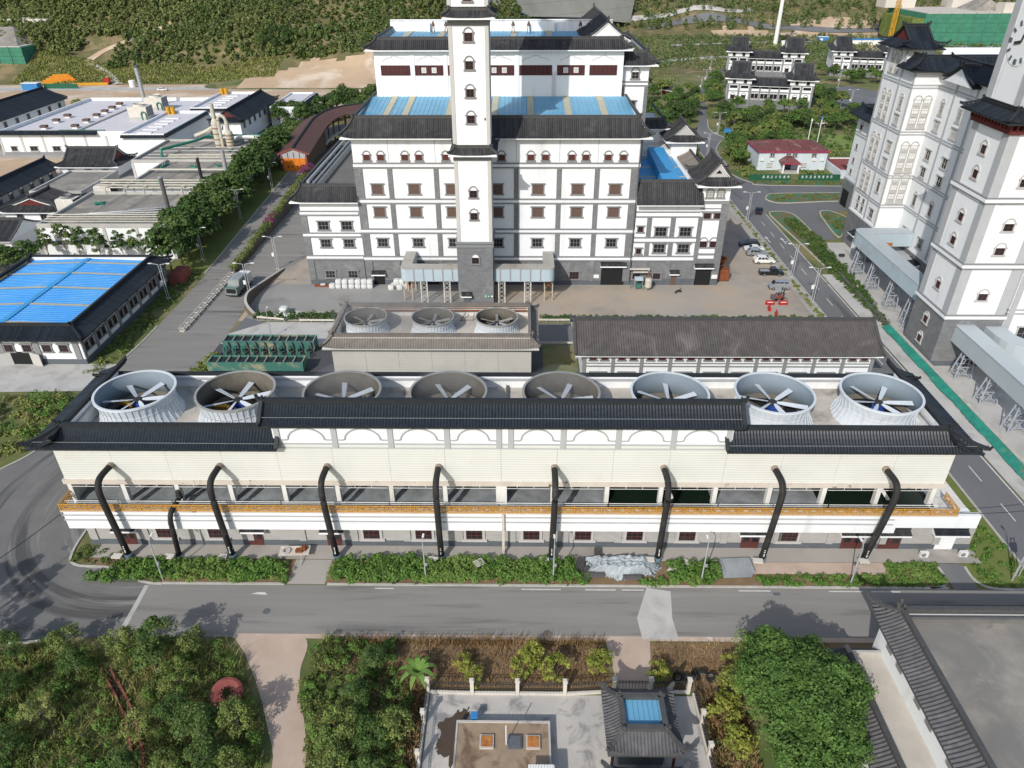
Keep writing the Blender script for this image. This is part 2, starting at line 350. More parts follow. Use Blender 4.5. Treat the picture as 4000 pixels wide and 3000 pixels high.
def inst(name, key, fn, m, parent, loc, rz=0, smooth=False, sc=None):
    if key not in CACHE: CACHE[key] = fn().mesh(name, m, smooth)
    return ob(name, CACHE[key], parent, loc, rz, sc)
def npmesh(name, v, f, m, smooth=False):
    """fast mesh from numpy arrays: v (n,3), f (m,4) quads"""
    me = bpy.data.meshes.new(name); n = len(v); k = len(f); q = f.shape[1]
    me.vertices.add(n); me.vertices.foreach_set('co', np.asarray(v, np.float32).ravel())
    me.loops.add(k*q); me.loops.foreach_set('vertex_index', np.asarray(f, np.int32).ravel())
    me.polygons.add(k); me.polygons.foreach_set('loop_start', np.arange(0, k*q, q, dtype=np.int32))
    me.polygons.foreach_set('loop_total', np.full(k, q, np.int32))
    if smooth: me.polygons.foreach_set('use_smooth', np.ones(k, bool))
    me.materials.append(MAT[m]); me.update(calc_edges=True); return me

# ------------------------------------------------------------------ Chinese tiled roofs
def rib_profile(sp): return [(-.5*sp, 0), (-.24*sp, .12*sp+.02), (0, .22*sp+.03), (.24*sp, .12*sp+.02), (.5*sp, 0)]
def rib_mesh(sp, depth, rise, sag, z0f, tmax, nt=5):
    """one row of tiles, running in +Y from the eave at the origin"""
    b = MB(); pr = rib_profile(sp); k = len(pr)
    for i in range(nt+1):
        t = tmax*i/nt; z = rise*t-sag*4*t*(1-t)+z0f*(1-t)**2
        for dx, dz in pr: b.v.append((dx, depth*t, z+dz))
    for i in range(nt):
        for j in range(k-1): b.f.append((i*k+j, i*k+j+1, (i+1)*k+j+1, (i+1)*k+j))
    b.f.append(tuple(range(k))[::-1])
    return b
def patch(parent, p0, p1, z0, depth, rise, m, ra=0., rb=0., sag=.0, lift=(0, 0), sp=.45, single=False, nt=5, slab=True, name='roof_tiles'):
    """one roof slope: eave p0->p1 (XY), roof rises to the LEFT of p0->p1; ra/rb = hip run at each end; lift = corner upturn"""
    p0 = Vector((p0[0], p0[1])); p1 = Vector((p1[0], p1[1])); d = p1-p0; Ln = d.length; d.normalize(); ang = math.atan2(d.y, d.x)
    n = max(1, round(Ln/sp)); s = Ln/n; M = []; big = MB()
    for i in range(n):
        a = (i+.5)*s; tm = 1.
        if ra > 0: tm = min(tm, a/ra)
        if rb > 0: tm = min(tm, (Ln-a)/rb)
        lw = 3.2
        up = lift[0]*max(0, 1-a/lw)**2+lift[1]*max(0, 1-(Ln-a)/lw)**2
        loc = Vector((p0.x+d.x*a, p0.y+d.y*a, z0))
        key = ('rib', round(s, 3), depth, rise, sag, round(up, 3), round(tm, 3), nt)
        if single:
            k2 = key+(m,)
            if k2 not in CACHE:
                CACHE[k2] = rib_mesh(s, depth, rise, sag, up, tm, nt).mesh('tile_row', m)
            ob('tile_row', CACHE[k2], parent, loc, ang)
        else:
            big.add(*_xf(rib_mesh(s, depth, rise, sag, up, tm, nt), loc, ang))
    if not single: part(name, big, m, parent, kind='stuff')
    if slab:                                     # underside / body of the slope
        b = MB(); nn = Vector((-d.y, d.x)); rows = 5
        for i in range(rows+1):
            t = max(.02, i/rows); z = z0+rise*t-sag*4*t*(1-t); q0 = p0+d*(ra*t)+nn*depth*t; q1 = p1-d*(rb*t)+nn*depth*t
            b.v += [(q0.x, q0.y, z-.05), (q1.x, q1.y, z-.05), (q0.x, q0.y, z-.28), (q1.x, q1.y, z-.28)]
        for i in range(rows):
            o = 4*i; b.f += [(o, o+1, o+5, o+4), (o+2, o+6, o+7, o+3), (o, o+4, o+6, o+2), (o+1, o+3, o+7, o+5)]
        o = 4*rows; b.f += [(0, 2, 3, 1), (o, o+1, o+3, o+2)]
        part('eave_board', b, {'tile_dark': 'ridge', 'tile_pale': 'pier', 'tile_mid': 'ridge_grey'}.get(m, 'white'), parent)
def _xf(b, loc, ang):
    c, s = cos(ang), sin(ang)
    return [(loc[0]+x*c-y*s, loc[1]+x*s+y*c, loc[2]+z) for x, y, z in b.v], b.f
def ridge(parent, pts, m='ridge', w=.32, h=.5, tip0=.0, tip1=.0, name='ridge'):
    """raised ridge along pts with upturned ends"""
    b = MB(); P = [Vector(p) for p in pts]
    for a, c in zip(P[:-1], P[1:]): b.bar(a, c, w, h); b.bar(a+Vector((0, 0, h*.5)), c+Vector((0, 0, h*.5)), w*1.5, h*.22)
    for i, (e, o2, tp) in enumerate(((P[0], P[1], tip0), (P[-1], P[-2], tip1))):
        if tp:
            d = (e-o2).normalized()
            b.bar(e, e+d*tp*.5+Vector((0, 0, tp*.35)), w*1.1, h*.9); b.bar(e+d*tp*.45+Vector((0, 0, tp*.3)), e+d*tp*.7+Vector((0, 0, tp)), w*.8, h*.55)
            b.bar(e+Vector((0, 0, h*.4)), e-d*tp*.2+Vector((0, 0, tp*.8)), w*.8, h*.4)
    return part(name, b, m, parent)
def skirt(parent, x0, y0, x1, y1, z0, depth, rise, m='tile_dark', sides='FRBL', sag=.12, lift=.35, sp=.45, single='', ridges=True, rm=None, nt=5, tips=.7, slab=True):
    """ring of tiled slopes round the rectangle (eave outline); depth may be (front/back, sides)"""
    rm = rm or ('ridge' if m == 'tile_dark' else 'ridge_grey')
    dy, dx = depth if isinstance(depth, tuple) else (depth, depth)
    C = {'F': ((x0, y0), (x1, y0)), 'R': ((x1, y0), (x1, y1)), 'B': ((x1, y1), (x0, y1)), 'L': ((x0, y1), (x0, y0))}
    order = 'FRBL'
    for i, sd in enumerate(order):
        if sd not in sides: continue
        pv, nx = order[i-1] in sides, order[(i+1) % 4] in sides
        dep, run = (dy, dx) if sd in 'FB' else (dx, dy)
        patch(parent, *C[sd], z0, dep, rise, m, run if pv else 0, run if nx else 0, sag, (lift if pv else 0, lift if nx else 0), sp, sd in single, nt, slab)
        if ridges:
            p0, p1 = Vector(C[sd][0]), Vector(C[sd][1]); d = (p1-p0).normalized(); n = Vector((-d.y, d.x))
            a = p0+n*dep+(d*run if pv else d*0); e = p1+n*dep-(d*run if nx else d*0); z = z0+rise+.15
            ridge(parent, [(a.x, a.y, z), (e.x, e.y, z)], rm, tip0=tips, tip1=tips)
            if nx:
                pts = [(p1.x+(e.x-p1.x)*t, p1.y+(e.y-p1.y)*t, z0+rise*t-sag*4*t*(1-t)+lift*(1-t)**2+.15) for t in (0, .25, .5, .75, 1)]
                ridge(parent, pts, rm, .28, .3, tip0=tips*.6, name='hip_ridge')
def gable(parent, x0, y0, x1, y1, z0, rise, axis='X', m='tile_grey', sag=.15, sp=.45, wall=None, rm=None, single='', nt=5, tips=.7, lift=.0):
    rm = rm or ('ridge' if m == 'tile_dark' else 'ridge_grey')
    if axis == 'X':
        dp = (y1-y0)/2; ym = (y0+y1)/2
        patch(parent, (x0, y0), (x1, y0), z0, dp, rise, m, 0, 0, sag, (lift, lift), sp, 'F' in single, nt); patch(parent, (x1, y1), (x0, y1), z0, dp, rise, m, 0, 0, sag, (lift, lift), sp, False, nt)
        ridge(parent, [(x0, ym, z0+rise+.15), (x1, ym, z0+rise+.15)], rm, .36, .6, tips, tips)
        ends = [[(x, y0+.25, z0-.25), (x, y1-.25, z0-.25), (x, ym, z0+rise-.25)] for x in (x0+.35, x1-.35)]
        verge = [[(x, y0, z0+.2+lift), (x, y0+dp*.5, z0+rise*.5-sag+.2), (x, ym, z0+rise+.2)] for x in (x0, x1)]+[[(x, y1, z0+.2+lift), (x, y1-dp*.5, z0+rise*.5-sag+.2), (x, ym, z0+rise+.2)] for x in (x0, x1)]
    else:
        dp = (x1-x0)/2; xm = (x0+x1)/2
        patch(parent, (x1, y0), (x1, y1), z0, dp, rise, m, 0, 0, sag, (lift, lift), sp, False, nt); patch(parent, (x0, y1), (x0, y0), z0, dp, rise, m, 0, 0, sag, (lift, lift), sp, False, nt)
        ridge(parent, [(xm, y0, z0+rise+.15), (xm, y1, z0+rise+.15)], rm, .36, .6, tips, tips)
        ends = [[(x0+.25, y, z0-.25), (x1-.25, y, z0-.25), (xm, y, z0+rise-.25)] for y in (y0+.35, y1-.35)]
        verge = [[(x0, y, z0+.2+lift), (x0+dp*.5, y, z0+rise*.5-sag+.2), (xm, y, z0+rise+.2)] for y in (y0, y1)]+[[(x1, y, z0+.2+lift), (x1-dp*.5, y, z0+rise*.5-sag+.2), (xm, y, z0+rise+.2)] for y in (y0, y1)]
    if wall:
        for e in ends:
            off = Vector((0, .15, 0)) if axis != 'X' else Vector((.15, 0, 0))
            A = [Vector(p)-off for p in e]; B2 = [Vector(p)+off for p in e]
            part('gable_wall', MB().add(A+B2, ((0, 1, 2), (5, 4, 3), (0, 3, 4, 1), (1, 4, 5, 2), (2, 5, 3, 0))), wall, parent)
    for vg in verge: ridge(parent, vg, rm, .3, .3, name='verge')
def xieshan(parent, x0, y0, x1, y1, z0, d1, r1, r2, axis='X', m='tile_grey', wall='bandlight', sp=.45, lift=.5, single='', nt=4, tips=.8):
    """hip-and-gable roof"""
    skirt(parent, x0, y0, x1, y1, z0, d1, r1, m, 'FRBL', .1, lift, sp, single, False, None, nt, tips)
    rm = 'ridge' if m == 'tile_dark' else 'ridge_grey'
    for (ex, ey), (ix, iy) in (((x0, y0), (x0+d1, y0+d1)), ((x1, y0), (x1-d1, y0+d1)), ((x0, y1), (x0+d1, y1-d1)), ((x1, y1), (x1-d1, y1-d1))):
        pts = [(ex+(ix-ex)*t, ey+(iy-ey)*t, z0+r1*t+lift*(1-t)**2+.12) for t in (0, .3, .65, 1)]
        ridge(parent, pts, rm, .28, .3, tip0=tips*.6, name='hip_ridge')
    gable(parent, x0+d1, y0+d1, x1-d1, y1-d1, z0+r1-.05, r2, axis, m, .1, sp, wall, None, '', nt, tips)
def shell(parent, x0, y0, x1, y1, z0, z1, m='white', name='wall'):
    """a body of walls with a top"""
    return part(name, MB().box(x0, y0, z0, x1, y1, z1), m, parent)

# ------------------------------------------------------------------ windows and doors (built facing -Y, origin at bottom centre)
def frame_rect(w, h, t=.22, d=.16, hood=True):
    def f():
        b = MB(); b.box(-w/2-t, -d, 0, -w/2, 0, h).box(w/2, -d, 0, w/2+t, 0, h).box(-w/2-t*1.9, -d*1.7, -t*1.1, w/2+t*1.9, 0, -.002).box(-w/2-t*(2. if hood else 1), -d*(1.9 if hood else 1), h+.002, w/2+t*(2. if hood else 1), 0, h+t*.9)
        return b
    return f
def bars(w, h, nx=3, nz=2, t=.07, y=-.05, top=True):
    def f():
        b = MB()
        for i in range(nx+1): x = -w/2+t/2+(w-t)*i/nx; b.box(x-t/2, y-.05, .003, x+t/2, y, h-.003)
        for k in range(nz+1): z = t/2+(h-t)*k/nz; b.box(-w/2+.003, y-.06, z-t/2+.003, w/2-.003, y-.004, z+t/2-.003)
        return b
    return f
def pane_rect(w, h): return lambda: MB().box(-w/2+.002, -.035, .002, w/2-.002, .05, h-.002)
def window(parent, x, y, z, w, h, rz=0, frame='surround', bar='window_red', pane='pane', nx=3, nz=2, t=.22, hood=True, name='window', bt=.07):
    o = inst(name, ('fr', w, h, t, hood, frame), frame_rect(w, h, t, .16, hood), frame, parent, (x, y, z), rz)
    inst('pane', ('pn', w, h, pane), pane_rect(w, h), pane, o, (0, 0, 0))
    if nx: inst('bars', ('br', w, h, nx, nz, bar, bt), bars(w, h, nx, nz, bt), bar, o, (0, 0, 0))
    return o
def shutter(parent, x, y, z, w, h, rz=0, frame='surround', m='shutter_brown'):
    """window closed by a panelled shutter"""
    def pan():
        b = MB(); b.box(-w/2+.002, -.05, .002, w/2-.002, .03, h-.002)
        for i in range(4):
            xx = -w/2+w*(i+.5)/4; ww = w/4*.36
            b.box(xx-ww, -.09, h*.2, xx+ww, -.0502, h*.78)
        b.box(-w/2+.05, -.1, h*.06, w/2-.05, -.0502, h*.13).box(-w/2+.05, -.1, h*.87, w/2-.05, -.0502, h*.94)
        return b
    o = inst('window', ('fr', w, h, .22, True, frame), frame_rect(w, h, .22, .16, True), frame, parent, (x, y, z), rz)
    inst('shutter', ('sh', w, h, m), pan, m, o, (0, 0, 0)); return o
def arch_pts(w, h, n=8):
    r = w/2; zc = h-r
    return [(-r, 0)]+[(-r*cos(pi*i/n), zc+r*sin(pi*i/n)) for i in range(n+1)]+[(r, 0)]
def arch_window(parent, x, y, z, w, h, rz=0, frame='surround', bar='window_red', pane='pane', tymp='white', t=.2, nx=2, nz=2, full=False, name='arched_window'):
    def fr():
        b = MB(); P = arch_pts(w, h); Q = arch_pts(w+2*t, h+t); d = .17
        for i in range(len(P)-1):
            a, c, e, g = P[i], P[i+1], Q[i+1], Q[i]
            b.add([(a[0], -d, a[1]), (c[0], -d, c[1]), (e[0], -d, e[1]), (g[0], -d, g[1]), (a[0], 0, a[1]), (c[0], 0, c[1]), (e[0], 0, e[1]), (g[0], 0, g[1])],
                  ((0, 3, 2, 1), (0, 1, 5, 4), (3, 7, 6, 2)))
        b.box(-w/2-t*1.8, -d*1.5, -t*1.2, w/2+t*1.8, 0, -.002)
        zc = h-w/2
        b.box(-w/2-t*1.7, -d*1.3, zc-.12, -w/2-t+.01, 0, zc+.12).box(w/2+t-.01, -d*1.3, zc-.12, w/2+t*1.7, 0, zc+.12)
        return b
    zc = h-w/2
    o = inst(name, ('afr', w, h, t, frame), fr, frame, parent, (x, y, z), rz)
    if full:
        inst('pane', ('apn', w, h, pane), lambda: MB().add([(a, -.03, c) for a, c in arch_pts(w, h)], (tuple(range(len(arch_pts(w, h)))),)), pane, o, (0, 0, 0))
        inst('bars', ('abr', w, zc, nx, nz, bar), bars(w, zc, nx, nz), bar, o, (0, 0, 0))
    else:
        inst('tympanum', ('aty', w, h, tymp), lambda: MB().add([(a, -.06, c) for a, c in arch_pts(w, h) if c >= zc-.01], (tuple(range(len([1 for a, c in arch_pts(w, h) if c >= zc-.01]))),)), tymp, o, (0, 0, 0))
        inst('pane', ('pn', w, zc, pane), pane_rect(w, zc), pane, o, (0, 0, 0))
        inst('bars', ('br', w, zc, nx, nz, bar, .07), bars(w, zc, nx, nz), bar, o, (0, 0, 0))
    return o
def door(parent, x, y, z, w, h, rz=0, m='window_red', hood=True, hoodm='tile_grey', pane=True, hw=None):
    def leafs():
        b = MB(); b.box(-w/2, -.10, 0, w/2, .02, h)
        for s in (-1, 1): b.box(s*w/4-w*.17, -.13, h*.08, s*w/4+w*.17, -.1002, h*.35)
        return b
    o = inst('door', ('dr', w, h, m), leafs, m, parent, (x, y, z), rz)
    if pane: inst('pane', ('drp', w, h), lambda: MB().box(-w/4-w*.16, -.125, h*.42, -w/4+w*.16, -.1005, h*.9).box(w/4-w*.16, -.125, h*.42, w/4+w*.16, -.1005, h*.9), 'pane', o, (0, 0, 0))
    if hood: tile_hood(o, 0, 0, h+.25, hw or w+1.2, hoodm)
    return o
def tile_hood(parent, x, y, z, w, m='tile_grey', rz=0, dep=.9):
    """small tiled canopy over an opening"""
    def f():
        b = MB(); n = max(4, round(w/.3)); s = w/n
        for i in range(n): b.add(*_xf(rib_mesh(s, dep, .5, .03, 0, 1, 2), (-w/2+(i+.5)*s, -dep, .1), 0))
        b.box(-w/2, -.25, .55, w/2, 0, .78)
        return b
    o = inst('hood', ('hood', w, m, dep), f, m, parent, (x, y, z), rz)
    inst('hood_board', ('hoodb', w, dep), lambda: MB().add([(-w/2, -dep+.03, -.2), (w/2, -dep+.03, -.2), (w/2, -.01, -.2), (-w/2, -.01, -.2), (-w/2, -dep+.03, .08), (w/2, -dep+.03, .08), (w/2, -.01, .5), (-w/2, -.01, .5)], ((0, 3, 2, 1), (4, 5, 6, 7), (0, 1, 5, 4), (1, 2, 6, 5), (2, 3, 7, 6), (3, 0, 4, 7))), 'white', o if False else parent, (x, y, z), rz)
    return o
# ================================================================== SETTING: terrain, roads, paving
def hill_h(x, y):
    foot = np.where(x < -60, 402., np.where(x > 70, 620., 402.+(x+60)/130*218))
    sl = np.where(x < 0, .34, .27)
    d = np.maximum(0, y-foot)
    h = d*sl*np.minimum(1, .55+d/90)
    bump = (np.sin(x*.045+y*.02)*np.cos(y*.05-x*.013)*4+np.sin(x*.11+1.3)*np.sin(y*.13)*1.6)*np.clip(d/40, 0, 1)
    # bare cut bank behind the works and a mound on the far left
    bank = np.clip((x+165)/25, 0, 1)*np.clip((-60-x)/20, 0, 1)*np.clip((y-385)/20, 0, 1)*3.5
    return h+bump+bank
def make_terrain():
    xs = np.concatenate([np.arange(-900, -330, 20), np.arange(-330, 330, 5), np.arange(330, 901, 20)])
    ys = np.concatenate([np.arange(-60, 300, 20), np.arange(300, 380, 8), np.arange(380, 480, 3.5), np.arange(480, 800, 7), np.arange(800, 1601, 25)])
    X, Y = np.meshgrid(xs, ys); Z = hill_h(X, Y)
    v = np.stack([X.ravel(), Y.ravel(), Z.ravel()], 1); nx, ny = len(xs), len(ys)
    i = np.arange((ny-1)*(nx-1)); r, c = i//(nx-1), i % (nx-1); a = r*nx+c
    f = np.stack([a, a+1, a+nx+1, a+nx], 1)
    me = npmesh('ground', v, f, 'ground', True); me.materials.append(MAT['hill_ground']); me.materials.append(MAT['earth'])
    cx, cy = v[f].mean(1)[:, 0], v[f].mean(1)[:, 1]
    idx = np.where(cy > np.where(cx < 0, 402, 430), 1, 0); wob = np.sin(cx*.21)*3+np.sin(cx*.07+2)*5+np.sin(cx*.9+cy*.7)*2
    idx[(cx > -146) & (cx < -55) & (cy > 388) & (cy < 419+wob)] = 2; idx[(cx > 215) & (cx < 330) & (cy > 520) & (cy < 650+wob)] = 2; idx[(cx > 150) & (cx < 215) & (cy > 612) & (cy < 632+wob)] = 2
    me.polygons.foreach_set('material_index', idx.astype(np.int32)); tag(ob('ground', me), kind='structure')
make_terrain()
def hz1(x, y): return float(hill_h(np.array([float(x)]), np.array([float(y)]))[0])
def ribbon(name, pts, w, m, dz=.35):
    """track draped over the hill"""
    b = MB(); n = len(pts)
    for i, p in enumerate(pts):
        d = Vector(pts[min(i+1, n-1)])-Vector(pts[max(i-1, 0)]); d.normalize(); q = Vector((-d.y, d.x))*w/2
        for k in (-1, -.33, .33, 1): x, y = p[0]+q.x*k, p[1]+q.y*k; b.v.append((x, y, hz1(x, y)+dz))
    for i in range(n-1):
        for k in range(3): b.f.append((4*i+k, 4*i+k+1, 4*i+k+5, 4*i+k+4))
    return struct(name, b, m)
def sheet(name, pts, z, m):
    return struct(name, MB().poly([(x, y, z) for x, y in pts]), m)
def rsheet(name, x0, y0, x1, y1, z, m): return sheet(name, [(x0, y0), (x1, y0), (x1, y1), (x0, y1)], z, m)
def kerb(pts, name='kerb', w=.28, h=.14, m='kerb', z=0):
    b = MB()
    for (a, c) in zip(pts[:-1], pts[1:]):
        b.bar((a[0], a[1], z+h/2), (c[0], c[1], z+h/2), w, h)
    return struct(name, b, m)
def smooth_pts(pts, n=6):
    """Catmull-Rom through pts"""
    P = [Vector(p) for p in pts]; out = []
    for i in range(len(P)-1):
        p0, p1, p2, p3 = P[max(i-1, 0)], P[i], P[i+1], P[min(i+2, len(P)-1)]
        for k in range(n):
            t = k/n; out.append(.5*((2*p1)+(p2-p0)*t+(2*p0-5*p1+4*p2-p3)*t*t+(3*p1-p0-3*p2+p3)*t**3))
    out.append(P[-1]); return [tuple(p) for p in out]
west = smooth_pts([(-160, 68), (-95, 71), (-78, 76), (-73.5, 80.5), (-71.2, 85.5), (-70.6, 95), (-71.6, 108), (-71, 120), (-71, 150)])
inner = smooth_pts([(-41.9, 58.5), (-44.6, 58.9), (-49.1, 60.9), (-53.6, 61.4), (-55.1, 63.5), (-55.6, 70), (-57, 84)])
sheet('road', [(-160, 42), (-70, 49.8), (-56, 50.3), (-42.3, 51.1), (66.9, 51), (66.9, 58.45)]+inner+[(-56.5, 100), (-56, 126), (-57, 137), (-56, 150)]+west[::-1], .03, 'asphalt')
sheet('road_bend', [(-160, 42), (-70, 49.8), (-56, 50.3), (-43.5, 51.05), (-43.5, 58.45)]+inner[2:]+[(-57, 92), (-70.8, 92)]+[p for p in west[::-1] if p[1] < 91], .034, 'asphalt_bend')
kerb(inner); kerb([(-41.9, 58.6), (-27.5, 58.6)]); kerb([(-22.5, 58.6), (49.6, 58.6)]); kerb(west[10:44])
sheet('lower_road', [(-64.4, 150), (-56, 150), (-54.3, 152), (-47.5, 168), (-47, 232), (-64.4, 232)], .028, 'asphalt')
sheet('lane', [(-56, 117), (60.4, 117), (60.4, 125.6), (-50, 125.6), (-55, 128)], .034, 'asphalt_n')
sheet('road', [(60.4, 30), (67.1, 30), (67.1, 194), (60.4, 194)], .036, 'asphalt_n')
sheet('junction', [(60.4, 193.5), (67.1, 193), (69.3, 194.5), (73.4, 193.8), (75.2, 188), (74.7, 172), (78.8, 172), (80.7, 191), (83.3, 195.3), (86, 194.5), (120, 194), (120, 203), (91, 202.6), (74, 200.7), (71.0, 202.3), (70.4, 205), (71.6, 208.6), (75, 210.6), (120, 211.5),
      (120, 217.6), (76, 218.8), (71, 222), (68, 228), (67.2, 234), (68.6, 243), (68.7, 253), (69.6, 262), (72.5, 271), (76.4, 280.6), (74.6, 287), (74.3, 297), (77.3, 313), (81.3, 334), (87, 364), (97, 395), (111, 434), (130, 470), (126, 472), (106.5, 434), (95, 401), (82, 352), (78.6, 334), (71, 300), (63, 281), (61.5, 269), (63, 255), (62, 231), (60.4, 208)], .032, 'asphalt_n')
kerb(smooth_pts([(120, 217.4), (76, 218.6), (71, 221.8), (68, 228), (67, 234), (68.4, 243), (68.5, 253), (69.4, 262), (72.5, 271), (76.6, 280.6), (74.8, 287), (74.5, 297), (77.5, 313)]))
kerb(smooth_pts([(60.4, 128), (60.3, 160), (60.3, 193), (60.4, 208), (62, 231), (63, 255), (61.5, 269)]))
# traffic islands
def island(pts, m='green_net'):
    P = smooth_pts(pts+[pts[0]]); sheet('traffic_island', P[:-1], .16, m); kerb(P, 'kerb', .3, .2)
island([(70.6, 205), (73.0, 209.4), (80, 210.4), (118, 210.9), (118, 203.2), (91, 203), (75, 201.2), (71.6, 202.6)])
island([(67.7, 190), (68.6, 193.4), (73, 193), (74.6, 187), (74.2, 166), (73.6, 150), (70.4, 148), (69.2, 165)], 'green_net')
island([(81.2, 190), (82.6, 194), (85.6, 193.6), (88, 186), (84, 180), (79.8, 174)], 'green_net')
sheet('verge', [(70.2, 224.4), (76, 219.2), (100, 218.3), (112, 218.3), (112, 223.2)], .05, 'green_net')
# paving
sheet('yard', [(-56, 126.5), (58.2, 126.5), (58.4, 150), (57.4, 200), (47, 216), (-46, 216), (-47, 168), (-54.2, 152.4), (-56, 140)], .022, 'concrete_yard')
rsheet('yard_slab', -55, 126.6, -6.5, 144.3, .03, 'concrete_grey'); rsheet('yard_slab', -46, 126.6, -24, 131, .036, 'concrete')
sheet('verge', [(58.3, 118), (60.2, 118), (60.2, 208), (57.5, 200)], .05, 'concrete')
rsheet('pavement', 67.25, 59, 69.6, 150, .12, 'concrete_pale')
sheet('paving', [(69.6, 55), (120, 55), (120, 170), (74.9, 170), (74.2, 150), (69.6, 150)], .06, 'concrete_pale')
rsheet('pavement', -52.5, 62.5, 55.5, 64.95, .14, 'concrete')
sheet('planting_bed', [(-44.4, 59.1), (-41.8, 58.75), (-27.2, 58.75), (-27.2, 62.5), (-53.4, 62.5), (-53.2, 61.7), (-49, 61.1)], .06, 'dry_grass'); rsheet('planting_bed', -22.8, 58.75, 50, 62.5, .06, 'dry_grass')
rsheet('driveway', -27.2, 58.6, -22.8, 62.5, .05, 'concrete')
rsheet('paving', 27, 60.6, 43.6, 62.5, .10, 'dust_path')
rsheet('driveway', 50.2, 58.5, 53, 62.5, .055, 'asphalt_n')
kerb(smooth_pts([(50, 62), (50, 60.2), (49.2, 58.9), (47.5, 58.6)])); kerb(smooth_pts([(53.2, 62), (53.2, 60.2), (54, 58.9), (56, 58.5), (58.8, 58.7), (60.1, 60.5), (60.2, 64), (60.3, 126)]))
rsheet('grass_plot', 53.2, 58.8, 60, 84, .04, 'grass')
sheet('forecourt', [(-118, 99), (-72, 100.5), (-71.8, 109.5), (-118, 109.5)], .05, 'concrete_pale')
sheet('paving', [(-56, 117), (-34, 117), (-34, 126), (-50, 126), (-56, 121)], .05, 'concrete_pale')
rsheet('paving', -57, 100, 4, 117, .024, 'asphalt_dark'); rsheet('grass_plot', 4, 98, 10, 108, .04, 'grass')
rsheet('works_ground', -190, 155, -82, 320, .02, 'concrete')
sheet('earthworks', [(-330, 322), (-60, 322), (-60, 372), (-66, 392), (-120, 400), (-330, 398)], .08, 'earth')
sheet('earthworks', [(-190, 226), (-140, 226), (-138, 248), (-190, 252)], .06, 'earth')
sheet('site_road', [(-320, 380), (-60, 386), (-60, 393), (-320, 390)], .12, 'concrete_pale')
# foreground plots
sheet('path', smooth_pts([(-31, 51.2), (-23.4, 51.2), (-22.6, 47), (-21.9, 44), (-20.6, 41), (-19.4, 36.6), (-18.6, 30)])+smooth_pts([(-22.6, 30), (-22.5, 36.8), (-24.2, 40.9), (-26.4, 45), (-29, 49)]), .035, 'dust_path')
sheet('dry_plot', [(-20, 50.7), (9, 50.7), (9.4, 45), (-9.3, 45), (-13, 40)], .015, 'dry_grass')
sheet('dry_plot', [(13.5, 50.8), (38, 50.9), (34, 44.9), (13.6, 44.9)], .015, 'dry_grass')
rsheet('yard', -8.9, 24, 17.2, 44.4, .02, 'concrete_stained')
sheet('path', [(9.2, 51.3), (14, 51.3), (13.2, 44.4), (10, 44.4)], .025, 'dust_path')
# road repair patch and markings
sheet('road_patch', [(14.7, 58.4), (17.4, 57.9), (16.9, 54), (17.1, 51.2), (13.2, 51.2), (13.0, 54)], .045, 'concrete_pale')
sheet('road_patch', [(-43.8, 58.3), (-43.3, 58.3), (-43.1, 51.3), (-43.7, 51.3)], .045, 'concrete_pale')
def marking(name, rects, z=.05):
    b = MB()
    for x0, y0, x1, y1 in rects: b.quad((x0, y0, z), (x1, y0, z), (x1, y1, z), (x0, y1, z))
    return struct(name, b, 'paint')
R2 = random.Random(3); seg = []; x = -41
while x < 49:
    l = R2.uniform(1, 5); 
    if R2.random() < .4: seg.append((x, 57.95, min(x+l, 49), 58.1))
    x += l+R2.uniform(.2, 1.2)
marking('road_marking', seg)
marking('road_marking', [(66.75, 60, 66.95, 192), (60.75, 128, 60.9, 190)])
marking('road_marking', [(63.82, y, 63.98, y+3.4) for y in range(62, 190, 8)])
marking('road_marking', [(52.6, 141+i*3.9, 57.4, 141.12+i*3.9) for i in range(8)], .035)
marking('road_marking', [(-44-.4*0, 60, -43.9, 60)], .05) if False else None
def arrow(x, y, s=1., flip=False, z=.05):
    b = MB(); b.box(x-.12*s, y, z-.006, x+.12*s, y+3*s, z)
    t = y+3*s
    b.add([(x-.5*s, t, z), (x+.5*s, t, z), (x, t+1.4*s, z)], ((0, 1, 2),))
    if flip: b.bar((x, y+1.2*s, z-.003), (x+1.1*s, y+2*s, z-.003), .2*s, .006)
    struct('road_marking', b, 'paint')
arrow(61.7, 170); arrow(65.3, 169, 1, True); arrow(63, 292); arrow(70.5, 277, 1, True)
b = MB().add([(-31, 57.05, .05), (-29, 56.95, .05), (-29.4, 57.3, .05), (-30.2, 57.35, .05)], ((0, 1, 2, 3),)); struct('road_marking', b, 'paint')
# left ramp road with retaining wall
def ramp_z(y): return max(0., min(3.5, (y-150)*3.5/72))
b = MB(); ys = [150, 168, 186, 204, 222, 262]
for y0, y1 in zip(ys[:-1], ys[1:]): b.quad((-71.4, y0, ramp_z(y0)+.04), (-65.5, y0, ramp_z(y0)+.04), (-65.5, y1, ramp_z(y1)+.04), (-71.4, y1, ramp_z(y1)+.04))
struct('ramp_road', b, 'asphalt')
b = MB()
for y0, y1 in zip(ys[:-1], ys[1:]): b.add([(-80, y0, ramp_z(y0)), (-71.4, y0, ramp_z(y0)+.03), (-71.4, y1, ramp_z(y1)+.03), (-80, y1, ramp_z(y1)), (-80, y0, -.2), (-80, y1, -.2)], ((0, 1, 2, 3), (0, 3, 5, 4)))
struct('embankment', b, 'grass')
b = MB()
for y0, y1 in zip(ys[:-1], ys[1:]): b.box(-71.55, y0, -.1, -71.3, y1, 0) if False else b.bar((-71.4, y0, ramp_z(y0)+.1), (-71.4, y1, ramp_z(y1)+.1), .25, .16)
struct('kerb', b, 'kerb')
rw = thing('retaining_wall', 'dark stone retaining wall under the hedge beside the ramp road', 'wall')
b = MB()
